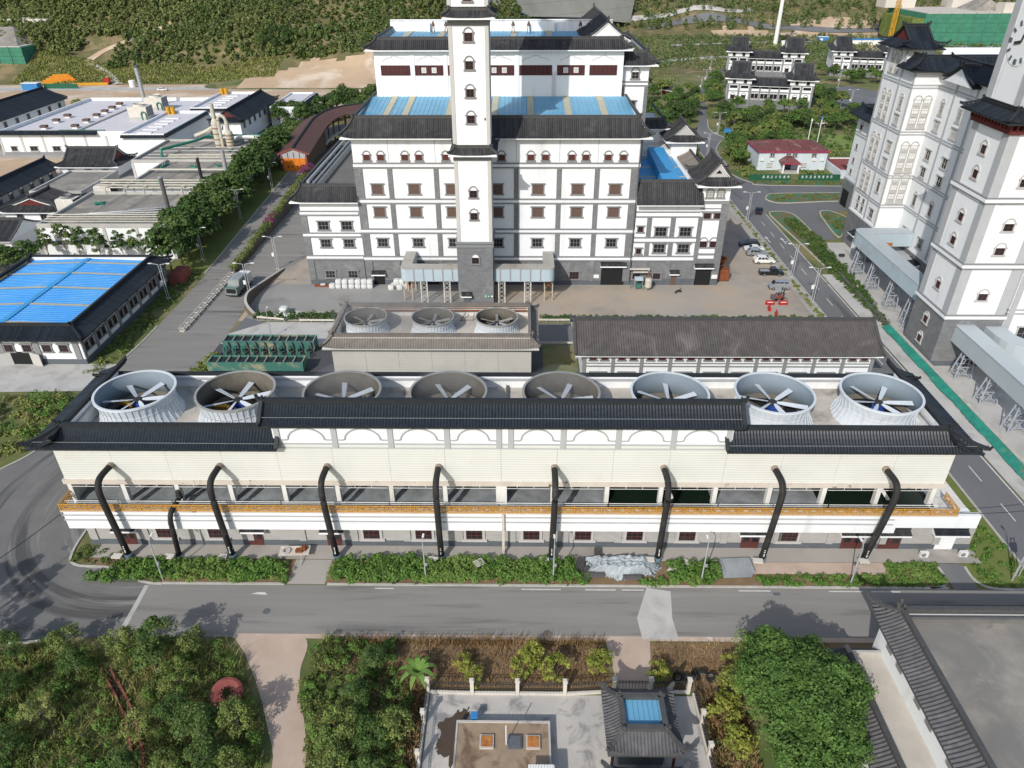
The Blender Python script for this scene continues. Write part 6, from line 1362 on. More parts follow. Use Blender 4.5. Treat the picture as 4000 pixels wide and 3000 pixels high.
for x0, y0, x1, y1, z in ((268, 600, 290, 616, 30), (318, 602, 334, 618, 28), (330, 556, 350, 566, 26)): part('roof_block', MB().box(x0, y0, 20.3, x1, y1, z), 'box_cream', o)
b = MB().add([(318, 570, 20.3), (342, 570, 20.3), (342, 596, 20.3), (318, 596, 20.3), (330, 575, 27), (330, 592, 27)], ((0, 1, 4), (1, 2, 5, 4), (2, 3, 5), (3, 0, 4, 5))); part('raw_roof', b, 'flat_roof_grey', o)
part('scaffold', MB().box(268, 552, 0, 275.8, 600, 17), 'leaf_olive', o)
cr = thing('tower_crane', 'yellow lattice mast of a tower crane by the netted building', 'crane', (254.5, 550, 0))
for dx, dy in ((-1, -1), (1, -1), (1, 1), (-1, 1)): part('mast_leg', MB().box(dx-.2, dy-.2, 0, dx+.2, dy+.2, 62), 'yellow_paint', cr)
b = MB()
for i in range(24):
    z = i*2.6; s = 1 if i % 2 else -1; b.bar((-s, -1, z), (s, -1, z+2.6), .22).bar((-1, -s, z), (-1, s, z+2.6), .22).bar((1, -s, z), (1, s, z+2.6), .22).bar((-1, -1, z), (1, -1, z), .2)
part('lattice', b, 'yellow_paint', cr)
mp = thing('monopole', 'tall white tapering monopole rising beyond the dormitories', 'mast', (178, 556, 0)); part('pole', MB().tube([(0, 0, 0), (0, 0, 60)], [1.5, .9], 14), 'box_white', mp); part('headframe', MB().lathe([(1.0, 39), (1.7, 39.5), (1.7, 43), (1.0, 43.5)], 14), 'steel', mp); part('cabinet', MB().cbox(5, -1, 0, 2.2, 1.6, 3.4), 'box_white', mp)
rt = thing('slope_wall', 'grey sprayed-concrete retaining slope on the hill behind the hall', 'wall'); part('face', MB().add([(-22, 536, 21), (44, 606, 14), (88, 652, 6), (98, 690, 34), (50, 640, 42), (-22, 562, 48)], ((0, 1, 4, 5), (1, 2, 3, 4))), 'retain_grey', rt)
part('bench', MB().bar((-22, 535.5, 21.2), (44, 605.5, 14.2), 1.5, .6).bar((44, 605.5, 14.2), (88, 651.5, 6.2), 1.5, .6), 'kerb', rt)
o = thing('site_office', 'long white and blue container row near the right unfinished building', 'cabin', (232, 560, 0)); 
for k in range(4): part('container', MB().box(k*8, 0, 0, k*8+7.6, 6, 3), 'box_white', o); part('roof', MB().box(k*8-.1, -.2, 3, k*8+7.7, 6.2, 3.4), 'blue_paint', o)
o = thing('blue_cabin', 'small blue cabin left of the container row', 'cabin', (215, 575, 0)); part('body', MB().box(0, 0, 0, 7, 4, 3.4), 'blue_paint', o); part('window', MB().box(.8, -.05, 1.2, 3, 0, 2.4), 'box_white', o); part('roof', MB().box(-.2, -.2, 3.4, 7.2, 4.2, 3.6), 'box_white', o)
sheet('far_road', [(100, 560), (200, 585), (330, 545), (330, 538), (200, 577), (100, 552)], .3, 'concrete_pale'); sheet('far_road', [(60, 470), (120, 500), (190, 512), (330, 505), (330, 498), (190, 505), (123, 493), (62, 464)], .25, 'concrete_pale')
# ================================================================== FOREGROUND: fenced yard, pavilion, tiled hall
tb = thing('tiled_hall', 'white hall with grey tiled eaves and stained flat roof at the bottom right', 'building')
part('wall', MB().box(36.0, 15, 0, 90, 48.5, 7.5), 'white', tb); part('flat_roof', MB().box(37.4, 15, 7.502, 89, 47.4, 7.6), 'flat_roof_grey', tb)
part('parapet', MB().box(36.9, 15, 7.5, 37.3, 47.6, 8.1).box(37.3, 47.3, 7.5, 89, 47.6, 8.1), 'flat_roof_slate', tb)
skirt(tb, 34.9, 10, 92, 49.8, 7.3, (1.9, 2.1), 1.3, 'tile_mid', 'LB', .12, .8, .38, 'LB', True, None, 4, .9)
for i in range(7):
    y = 46-i*2.1 if i < 2 else 46-i*2.1-(i//2)*1.6; part('window', MB().box(35.86, y-.5, 5.0, 36.0, y+.5, 6.6), 'surround', tb)
part('annex_wall', MB().box(31.2, 15, 0, 35.98, 47.2, 3.2), 'white', tb); part('annex_roof', MB().box(32.7, 15, 3.202, 35.97, 46.9, 3.26), 'flat_roof', tb)
part('annex_parapet', MB().box(32.3, 15, 3.2, 32.6, 47.1, 4.1).box(32.6, 46.9, 3.2, 35.97, 47.15, 3.7), 'stucco_grey', tb)
patch(tb, (30.4, 47.4), (30.4, 10), 2.9, 2.0, 1.2, 'tile_mid', 0, 0, .1, (.3, 0), .38, True, 4); ridge(tb, [(32.4, 47.2, 4.2), (32.4, 12, 4.2)], 'ridge_grey')
patch(tb, (36, 48.0), (31, 48.0), 2.9, .9, .6, 'tile_mid', 0, 0, .0, (0, 0), .38, True, 2)

pv = thing('pavilion', 'grey tiled pavilion with a square blue metal roof inside the fenced yard', 'pavilion')
part('wall', MB().box(9, 37.4, 0, 13.1, 41.3, 3.9), 'plinth', pv); part('wall_upper', MB().box(9.3, 37.6, 3.9, 12.8, 40.3, 4.6), 'surround', pv)
skirt(pv, 7.7, 36.1, 14.4, 42.5, 3.6, (1.65, 1.5), 1.25, 'tile_mid', 'FRBL', .12, .7, .3, 'FRBL', True, None, 4, .42)
part('blue_roof', MB().box(9.25, 37.8, 4.7, 12.85, 40.8, 4.75), 'blue_roof_pale', pv)
for i in range(8): part('roof_rib', MB().box(9.3+i*.45, 37.8, 4.75, 9.37+i*.45, 40.8, 4.82), 'blue_roof_pale', pv)
part('wall', MB().box(8.6, 29, 0, 13.6, 35.0, 2.8), 'plinth', pv); skirt(pv, 7.3, 28.4, 14.7, 35.6, 2.5, (1.5, 1.5), 1.1, 'tile_mid', 'FRBL', .1, .6, .3, 'B', True, None, 3, .4)
part('blue_roof', MB().box(8.9, 30, 3.5, 13.1, 34.5, 3.55), 'blue_roof', pv)
for x, y in ((8.3, 41.9), (13.8, 41.9), (8.3, 36.8), (13.8, 36.8)): part('post', MB().tube([(x, y, 0), (x, y, 3.7)], .14, 8), 'window_red', pv)
# fence
def fence_post(x, y, label): 
    o = thing('fence_post', label, 'post', (x, y, 0), 0, 'cream posts of the yard fence'); inst('shaft', 'fps', lambda: MB().cbox(0, 0, 0, .36, .36, 2.05), 'box_cream', o, (0, 0, 0)); inst('cap', 'fpc', lambda: MB().cbox(0, 0, 2.05, .48, .48, .12).cbox(0, 0, 2.17, .3, .3, .12), 'box_cream', o, (0, 0, 0))
FP = [(-9.1, 44.6), (-4.7, 44.5), (-.2, 44.5), (4.5, 44.5), (9.4, 44.8), (13.0, 44.8), (16.8, 44.8)]
for i, (x, y) in enumerate(FP): fence_post(x, y, 'cream fence post, '+['first', 'second', 'third', 'fourth', 'fifth', 'sixth', 'seventh'][i]+' from the left along the front of the yard')
for i, y in enumerate((41.2, 37.2, 33)): fence_post(-9.15, y, 'cream fence post on the left side of the yard, '+['farthest', 'middle', 'nearest'][i])
for i, y in enumerate((41.4, 38.2, 34.6)): fence_post(17.4, y, 'cream fence post on the right side of the yard, '+['farthest', 'middle', 'nearest'][i])
def rail(p, q, label, gate=False):
    t = thing('railing', label, 'fence', (0, 0, 0), 0, 'dark railings of the yard fence'); P, Q = Vector(p), Vector(q); L_ = (Q-P).length; n = int(L_/.3)
    z = lambda v, h: (v.x, v.y, h)
    part('rails', MB().bar(z(P, .5), z(Q, .5), .05).bar(z(P, 1.5), z(Q, 1.5), .05).bar(z(P, 1.75), z(Q, 1.75), .05), 'hub', t)
    b = MB()
    for i in range(1, n): v = P+(Q-P)*i/n; b.bar(z(v, .35), z(v, 1.9), .035)
    part('pickets', b, 'hub', t, kind='stuff')
    if not gate: part('kerb', MB().bar(z(P, .15), z(Q, .15), .3, .3), 'box_cream', t)
for i in range(6):
    a, c = FP[i], FP[i+1]; rail((a[0]+.2, a[1]), (c[0]-.2, c[1]), 'dark steel gate between two fence posts beside the pavilion' if i == 4 else 'dark railing, '+['first', 'second', 'third', 'fourth', '', 'last'][i]+' panel from the left at the front of the yard', i == 4)
for i, (y0, y1) in enumerate(((44.3, 41.4), (41, 37.4), (37, 33.2))): rail((-9.15, y0), (-9.15, y1), 'dark railing on the left side of the yard, '+['farthest', 'middle', 'nearest'][i]+' panel')
for i, (y0, y1) in enumerate(((44.6, 41.6), (41.2, 38.4), (38, 34.8))): rail((17.35, y0), (17.4, y1), 'dark railing on the right side of the yard, '+['farthest', 'middle', 'nearest'][i]+' panel')
# low pump chamber with hatches
pc = thing('pump_chamber', 'low concrete pump chamber with brown stained top and three hatches', 'structure')
part('body', MB().box(-5.95, 30, 0, 2.9, 40.9, 1.0), 'concrete_stained', pc); part('top', MB().box(-5.75, 30, 1.0, 2.7, 40.7, 1.03), 'flat_roof_brown', pc); part('kerb', MB().box(-5.95, 40.7, 1.0, 2.9, 40.9, 1.14).box(-5.95, 30, 1, -5.78, 40.7, 1.1).box(2.74, 30, 1, 2.9, 40.7, 1.1), 'concrete_stained', pc)
for x, m in ((-3.0, 'rust_orange'), (-.4, 'plinth'), (1.28, 'rust_orange')):
    o = part('hatch', MB().cbox(x, 38.75, 1.03, 1.3, 1.3, .22), 'concrete_stained' if m != 'plinth' else 'plinth', pc); part('lid', MB().cbox(x, 38.75, 1.252, 1.05, 1.05, .05), m, o)
part('vent_pole', MB().tube([(-1.2, 38.6, 1), (-1.2, 38.6, 3.9)], .055, 8), 'box_white', pc)
o = thing('canopy', 'white corrugated canopy at the bottom edge of the pump chamber', 'canopy'); part('sheet', MB().box(.8, 33.6, 2.2, 3.1, 36.0, 2.26), 'box_white', o)
for i in range(9): part('corrugation', MB().box(.85+i*.25, 33.6, 2.26, .95+i*.25, 36.0, 2.33), 'box_white', o)
part('post', MB().box(.9, 35.6, 1.0, 1.0, 35.7, 2.2).box(2.6, 35.6, 1.0, 2.7, 35.7, 2.2), 'steel', o)
o = thing('electric_cabinet', 'blue metal cabinet against the back of the pump chamber', 'cabinet', (-4.3, 41.35, 0)); part('body', MB().cbox(0, 0, 0, .55, .5, 1.3), 'blue_paint', o); part('lid', MB().cbox(0, -.05, 1.3, .65, .7, .08), 'blue_paint', o)
def blot(pts, seed, z, m, name='stain'):
    r = random.Random(seed); P = smooth_pts(pts+[pts[0]], 5)[:-1]; P = [(x+r.uniform(-.2, .2), y+r.uniform(-.2, .2)) for x, y in P]; sheet(name, P, z, m)
blot([(-4.9, 43.0), (-5.6, 42.6), (-6.2, 42.5), (-6.6, 41.8), (-7.9, 41.4), (-7.5, 40.2), (-7.9, 39.2), (-7.4, 38.2), (-6.6, 37.9), (-6.1, 36.6), (-5.9, 38.5), (-5.9, 41), (-5.0, 42)], 3, .035, 'wet_stain')
# red coil in the scrub, tyres
o = thing('steel_coil', 'red cable-drum ring lying tilted in the scrub', 'drum', (-28.8, 43.6, 1.0)); o.rotation_euler = (rd(16), rd(12), 0)
part('ring', MB().lathe([(.55, 0), (1.5, .0), (1.55, .12), (1.5, .28), (1.2, .42), (.62, .3), (.55, .1)], 28), 'red_brick', o)
for k in range(10): a = 2*pi*k/10; part('tooth', MB().cbox(.5*cos(a), .5*sin(a), .05, .14, .14, .3), 'red_brick', o)
b = thing('ditch', 'narrow brick-lined ditch cutting through the scrub at the bottom left', 'ditch')
P = [(-42.5, 46.6), (-39.5, 43.6), (-37.4, 41.2), (-35, 37.5), (-32, 31)]
for (x0, y0), (x1, y1) in zip(P[:-1], P[1:]): part('wall', MB().bar((x0-.5, y0, .25), (x1-.5, y1, .25), .2, .5).bar((x0+.5, y0, .25), (x1+.5, y1, .25), .2, .5), 'red_brick', b); part('bed', MB().bar((x0, y0, .05), (x1, y1, .05), 1.0, .06), 'wet_stain', b)
o = thing('guard_rail', 'short white guard rail on posts at the bottom left road edge', 'barrier')
part('beam', MB().bar((-57, 49.0, .75), (-49.6, 50.0, .75), .12, .3), 'box_cream', o)
for k in range(4): part('post', MB().cbox(-56.5+k*2.2, 49.1+k*.3, 0, .15, .15, .75), 'steel', o)
for i, (x, y, rx) in enumerate(((16.0, 46.3, 1.2), (16.9, 46.0, .4), (17.8, 46.4, 1.3), (18.6, 46.8, 1.0), (19.4, 46.2, .3))):
    o = thing('old_tyre', 'discarded black tyre outside the yard fence, '+ordw(i)+' from the left', 'tyre', (x, y, .5), 0, 'discarded tyres by the fence'); o.rotation_euler = (rx, .2, i)
    inst('tyre', 'tyre', lambda: MB().lathe([(.28, -.14), (.5, -.16), (.56, 0), (.5, .16), (.28, .14), (.26, 0)], 18), 'tyre', o, (0, 0, 0)); inst('bead', 'tyb', lambda: MB().lathe([(.26, -.1), (.29, -.15), (.29, .15), (.26, .1)], 18), 'rim', o, (0, 0, 0))

# ================================================================== FRONT BED: boxes, tarpaulin, sheets, units
for i, (x, y) in enumerate([(-48.6, 62.0), (-42.3, 62.0), (-35.9, 62.0), (-10.4, 61.8), (2.9, 61.9), (15.5, 62.0), (28.4, 61.9), (41.0, 62.0)]):
    o = thing('valve_box', 'small cream board on a leg, '+['first', 'second', 'third', 'fourth', 'fifth', 'sixth', 'seventh', 'eighth'][i]+' from the left beside the riser pipes', 'board', (x, y, 0), RND.uniform(-.15, .15), 'cream boards beside the riser pipes')
    inst('board', 'vbx', lambda: MB().cbox(0, 0, .85, 1.15, .75, .16), 'box_cream', o, (0, 0, 0)); inst('leg', 'vbl', lambda: MB().cbox(.3, .1, 0, .09, .09, .85).cbox(-.3, .1, 0, .09, .09, .85), 'steel', o, (0, 0, 0))
def crumple(name, label, cat, x0, y0, x1, y1, h, m, seed, nx=90, ny=44, stripes=0):
    r = np.random.RandomState(seed); X, Y = np.meshgrid(np.linspace(0, 1, nx), np.linspace(0, 1, ny)); Z = np.zeros_like(X)
    for k in range(22):
        a = r.uniform(0, pi); f = r.uniform(4, 22); Z += np.abs(np.sin((X*cos(a)*2.4+Y*sin(a))*f+r.uniform(0, 6)+np.sin(X*7+k)*.8))*r.uniform(.01, .075)
    edge = np.minimum(np.minimum(X, 1-X), np.minimum(Y, 1-Y)); env = np.clip(edge*5, 0, 1)
    Z = .08+h*env*(.35+Z)
    jx = (r.rand(ny, nx)-.5)*.25*(edge < .05)+np.sin(Y*7+seed)*.5*(1-env); jy = (r.rand(ny, nx)-.5)*.5*(edge < .05)+np.sin(X*9)*.4*(1-env)
    v = np.stack([(x0+(x1-x0)*X+jx).ravel(), (y0+(y1-y0)*Y+jy).ravel(), Z.ravel()], 1); i = np.arange((ny-1)*(nx-1)); rr_, c = i//(nx-1), i % (nx-1); a = rr_*nx+c
    t = thing(name, label, cat); ob('sheet', npmesh(name, v, np.stack([a, a+1, a+nx+1, a+nx], 1), m), t); return t
o = crumple('tarpaulin', 'crumpled pale grey tarpaulin thrown over stacked sheets in the front bed', 'tarpaulin', 7.8, 59.9, 16.4, 62.8, 1.3, 'tarp', 4)
for i, (x, y, a, n) in enumerate(((7.2, 61.6, 1.35, 8), (9.4, 63.2, 1.5, 7), (7.6, 60.1, 1.4, 5), (13.4, 61.9, .5, 7), (8.9, 60.2, .1, 7), (13.2, 59.9, .0, 5))):
    o = thing('roof_sheet_stack', 'stack of dark ribbed roof sheets, '+['upright at the left of', 'behind', 'at the lower left corner of', 'slanting behind the right of', 'flat in front of', 'at the front right of'][i]+' the tarpaulin', 'sheets', (x, y, .1), a, 'ribbed roof sheets around the tarpaulin')
    for k in range(n): part('sheet', MB().box(-1.1, -.08+k*.13-.4, .1+.05*(k % 3), 1.1, .0+k*.13-.4, .45+.1*(k % 2)), 'sheet_brown', o)
o = thing('sheet_pile', 'pile of pale corrugated metal sheets lying in the front bed', 'sheets', (25.6, 61.2, .15), .06)
for k in range(6):
    part('sheet', MB().box(-1.7+.08*k, -1.25+k*.07, k*.09, 1.6+.1*k, 1.15+.05*k, k*.09+.05), 'sheet_metal', o)
for k in range(9): part('corrugation', MB().box(-1.5+.36*k, -.9, .5, -1.4+.36*k, 1.35, .56), 'sheet_metal', o)
for i, (x, y) in enumerate(((49.0, 63.6), (53.8, 63.7))):
    o = thing('air_conditioner', 'white outdoor air-conditioning unit '+('left' if i == 0 else 'right')+' of the white double door', 'air conditioner', (x, y, .14), 0, 'outdoor units by the white door'); inst('casing', 'acc', lambda: MB().cbox(0, 0, 0, .95, .4, .75), 'box_white', o, (0, 0, 0)); inst('grille', 'acg', lambda: MB().lathe([(.3, 0), (.3, .03), (.02, .04)], 14).xf(Matrix.Rotation(pi/2, 4, 'X')).xf(Matrix.Translation((-.12, -.2, .38))), 'surround', o, (0, 0, 0))
o = thing('scrap_cart', 'flat cart with scrap and a ring on it beside the driveway', 'cart', (-27.4, 63.0, .1), .05); part('tray', MB().box(-1.8, -.6, .7, 1.8, .7, .8).box(-1.8, .66, .8, 1.8, .72, 1.0), 'ledge', o); part('leg', MB().bar((-1.4, -.5, .7), (-1.8, -1.6, 0), .08).bar((.9, -.5, .7), (1.0, -1.6, 0), .08).cbox(-1.6, .5, 0, .1, .1, .7).cbox(1.6, .5, 0, .1, .1, .7), 'steel', o); part('ring', MB().lathe([(.3, .82), (.55, .82), (.55, 1.0), (.3, 1.0)], 18, (-1.0, 0, 0)), 'surround_light', o); part('scrap', MB().cbox(.6, 0, .8, .8, .6, .3).bar((.2, -.3, 1.1), (1.5, .4, 1.0), .2).cbox(1.1, .2, .8, .5, .5, .5), 'rust', o)
o = thing('pallet', 'broken wooden pallet lying among the shrubs', 'pallet', (-4.8, 61.0, 1.2), .6)
for k in range(5): part('slat', MB().box(-.6, -.5+k*.24, 0, .6, -.38+k*.24, .05), 'box_cream', o)
o = thing('rubble', 'heap of pale rubble and bags right of the tarpaulin', 'rubble', (19.0, 61.8, 0)); r = random.Random(2)
for k in range(14): part('lump', MB().lathe([(.02, .5), (.35, .35), (.5, .1), (.4, 0)], 6, (r.uniform(-1.1, 1.1), r.uniform(-.8, .8), 0)), 'kerb', o)

# lamps -------------------------------------------------------------
def pole_lamp(x, y, h, label, lean=0., group='single lamp posts along the front bed'):
    t = thing('lamp_post', label, 'lamp', (x, y, 0), 0, group)
    inst('pole', ('plp', h), lambda: MB().tube([(0, 0, 0), (0, 0, h)], [.09, .06], 8), 'lamp_grey', t, (0, 0, 0)); inst('arm', ('pla', h), lambda: MB().tube(smooth_pts([(0, 0, h), (0, .1, h+.35), (0, .6, h+.5)], 4), .04, 6), 'lamp_grey', t, (0, 0, 0)); inst('head', ('plh', h), lambda: MB().cbox(0, .8, h+.44, .22, .55, .12), 'box_white', t, (0, 0, 0)); inst('panel', ('plb', h), lambda: MB().cbox(.15, -.15, h*.45, .3, .12, .4), 'steel', t, (0, 0, 0))
for i, (x, y) in enumerate([(-42.0, 59.1), (-11.0, 59.2), (3.9, 59.2), (21.2, 59.3), (38.4, 59.0), (57.6, 59.9)]): pole_lamp(x, y, 6.0, 'thin grey lamp post, '+['first', 'second', 'third', 'fourth', 'fifth', 'sixth'][i]+' from the left along the front kerb')
def twin_lamp(x, y, label, h=7.5, rz=0., group='twin-armed street lamps', z=0):
    t = thing('street_lamp', label, 'lamp', (x, y, z), rz, group)
    inst('pole', ('twp', h), lambda: MB().tube([(-.22, 0, 0), (-.22, 0, h)], .08, 8).tube([(.22, 0, 0), (.22, 0, h)], .08, 8).cbox(0, 0, 0, .9, .5, .12), 'lamp_grey', t, (0, 0, 0)); inst('arm', ('twa', h), lambda: MB().tube([(-.22, 0, h), (-1.6, 0, h+.25)], .06, 6).tube([(.22, 0, h), (1.6, 0, h+.25)], .06, 6).cbox(0, 0, h*.8, .44, .06, .06), 'lamp_grey', t, (0, 0, 0))
    for s in (-1, 1): inst('head', 'twh', lambda: MB().cbox(0, 0, 0, .75, .26, .13), 'box_white', t, (s*1.85, 0, h+.2))
    inst('control_box', ('twb', h), lambda: MB().cbox(-.55, 0, h*.42, .5, .3, .8), 'box_white', t, (0, 0, 0))
LL = [(-74.5, 157.5, 'at the roadside trees, nearer of the two left of the ramp'), (-74.2, 136.9, 'beside the blue-roofed warehouse'), (-55.6, 152.7, 'at the top of the tapered kerb wall'), (-56.9, 137.2, 'behind the rear of the grey truck'), (-74, 183, 'farther up the ramp among roadside trees'), (60.1, 135.4, 'beside the right road, nearest'), (60.1, 148.6, 'beside the right road, behind the black pickup'), (60.2, 186, 'by the dark car on the right road'), (75.8, 287.3, 'at the garden bend'), (64.3, 253.2, 'on the junction near the rear turret'), (104.4, 429.7, 'highest on the garden road'), (94, 393.6, 'middle of the garden road'), (86.8, 371, 'lower on the garden road'), (145, 335.3, 'at the dark paved lot'), (159.7, 388.3, 'below the farther dormitory'), (-71.9, 205, 'nearest the orange door')]
for i, (x, y, lb) in enumerate(LL): twin_lamp(x, y, 'twin-armed street lamp '+lb, 7.6, 0, z=ramp_z(y) if x < -70 and y > 150 else 0)
pole_lamp(-47.2, 119.5, 5.5, 'thin lamp post standing on the pale slab behind the green tanks', group='other thin lamp posts')
o = thing('signpost', 'twin-pole sign at the right front corner of the grass plot', 'sign', (58.6, 60.6, 0)); part('pole', MB().tube([(-.2, 0, 0), (-.2, 0, 5)], .07, 8).tube([(.2, 0, 0), (.2, 0, 5)], .07, 8), 'lamp_grey', o); part('panel', MB().cbox(0, 0, 3.2, .9, .1, 1.2), 'red_paint', o); part('cap', MB().cbox(0, 0, 5, .6, .1, .08), 'lamp_grey', o)
for i, (x, y, h) in enumerate(((107.8, 269.8, 9), (104.6, 270.5, 8))):
    o = thing('flagpole', ('taller' if i == 0 else 'shorter')+' white pole on the lawn behind the prefabricated house', 'pole', (x, y, 0), 0, 'poles on the lawn'); part('pole', MB().tube([(0, 0, 0), (0, 0, h)], .14, 8), 'box_white', o); part('top', MB().cbox(0, 0, h, .5, .3, .9), 'blue_paint' if i == 0 else 'box_white', o)

# guard rails --------------------------------------------------------
def guard(p, q, label):
    t = thing('guard_rail', label, 'barrier', (0, 0, 0), 0, 'white guard rails along the lane'); P, Q = Vector(p), Vector(q); n = max(2, int((Q-P).length/2.2))
    part('beam', MB().bar((P.x, P.y, .72), (Q.x, Q.y, .72), .12, .34), 'box_cream', t)
    for i in range(n+1): v = P+(Q-P)*i/n; part('post', MB().cbox(v.x, v.y+.12, 0, .14, .12, .72), 'steel', t)
guard((-52.2, 126.9), (-46.6, 126.0), 'white guard rail in front of the white bags'); guard((-43.4, 125.6), (-36.6, 125.6), 'white guard rail left of the small cooling station'); guard((2.8, 126.0), (9.6, 126.0), 'white guard rail between small cooling station and long house'); guard((3.2, 116.6), (9.6, 116.6), 'white guard rail on the near side of the lane gap')
o = thing('ramp_barrier', 'white ladder-like rail on the edge between ramp road and lower road', 'barrier')
part('rail', MB().bar((-65.6, 121.7, .75), (-65.3, 149.5, .75), .12, .2).bar((-64.7, 121.7, .75), (-64.4, 149.5, .75), .12, .2), 'box_cream', o)
part('kerb', MB().bar((-65.15, 121.7, .16), (-64.85, 149.5, .16), .9, .3), 'kerb', o)
for i in range(13): y = 122+27.2*i/12; part('post', MB().cbox(-65.5+(y-122)*.011, y, 0, .16, .16, .75).cbox(-64.65+(y-122)*.011, y, 0, .16, .16, .75), 'box_cream', o); part('crossbar', MB().box(-65.5+(y-122)*.011, y-.06, .66, -64.6+(y-122)*.011, y+.06, .78), 'box_cream', o)

# green netting strip and low wall by the right road
wl = thing('boundary_wall', 'low pale boundary wall along the green netting by the clock tower', 'wall'); part('wall', MB().box(70.9, 56, 0, 71.3, 124, 1.0), 'concrete_pale', wl); part('coping', MB().box(70.8, 56, 1.0, 71.4, 124, 1.12), 'kerb', wl); part('dark_wall', MB().box(70.6, 124, 0, 71.0, 150, .9), 'sheet_brown', wl)
xs = np.linspace(0, 1, 7); ys = np.linspace(56, 124, 120); r = np.random.RandomState(8); X, Y = np.meshgrid(xs, ys); Z = .15+.8*X**1.5+r.rand(*X.shape)*.22; XX = 69.7+X*1.25+(r.rand(*X.shape)-.5)*.2+np.sin(Y*.6)*.12
v = np.stack([XX.ravel(), Y.ravel(), Z.ravel()], 1); i = np.arange(119*6); a = (i//6)*7+i % 6
o = thing('netting', 'long strip of crumpled green netting draped against the boundary wall', 'netting'); ob('net', npmesh('net', v, np.stack([a, a+1, a+8, a+7], 1), 'net_teal'), o)

# bags --------------------------------------------------------------
def bag(x, y, z, label, rz=0):
    def f():
        b = MB(); n = 12; prof = [(.50, 0), (.60, .06), (.64, .35), (.62, .8), (.52, .92), (.3, .95)]
        for r_, zz in prof:
            for k in range(n):
                a = 2*pi*(k+.5)/n; c, s = cos(a), sin(a); m = max(abs(c), abs(s)); q = .55*r_/m+.45*r_*1.1; b.v.append((c*q, s*q, zz))
        for i in range(len(prof)-1):
            for k in range(n): b.f.append((i*n+k, i*n+(k+1) % n, (i+1)*n+(k+1) % n, (i+1)*n+k))
        b.f.append(tuple(range((len(prof)-1)*n, len(prof)*n))); return b
    o = inst('bulk_bag', 'bag', f, 'bag_white', None, (x, y, z), rz); tag(o, label, 'bag', 'white bulk bags'); return o
for i, x in enumerate((-39.4, -38.0, -36.6, -35.2, -33.9, -32.6)):
    bag(x, 142.6, 0, 'white bulk bag in the lower row against the left wing, '+ordw(i)+' stack from the left', RND.uniform(-.1, .1)); bag(x+.05, 142.65, .97, 'white bulk bag in the upper row against the left wing, '+ordw(i)+' stack from the left', RND.uniform(-.1, .1))
bag(-40.8, 142.6, 0, 'single white bulk bag at the left end of the row against the left wing')
for i, (x, y, z) in enumerate(((-27.4, 143, 0), (-26.1, 143.1, 0), (-26.1, 141.9, 0), (-25.0, 142.6, 0), (-26.8, 143, .95), (-25.6, 143, .95), (-27.9, 141.9, 0), (-25.2, 143.2, .9))): bag(x, y, z, 'white bulk bag in the pile beside the left conveyor duct, '+('upper layer, ' if z else 'lower layer, ')+['left end', 'middle back', 'middle front', 'right front', 'left', 'middle', 'left front', 'right end'][i], RND.uniform(-.2, .2))
for i, (x, y, z) in enumerate(((-48.4, 128.6, 0), (-46.6, 128.2, 0), (-45.0, 128.4, 0), (-47.6, 129.8, .5))): bag(x, y, z, 'white bulk bag among the bushes behind the guard rail, '+['left', 'middle', 'right', 'topmost'][i], RND.uniform(-.4, .4)).scale = (1.3, 1.2, 1.1)
o = thing('rusty_trough', 'rusty trough on the ground at the foot of the left wing', 'trough', (-43.2, 143.3, 0)); part('trough', MB().box(-1.6, -.4, 0, 1.6, .4, .35), 'rust', o); part('load', MB().cbox(.2, 0, .35, 1.0, .5, .25), 'bag_white', o)

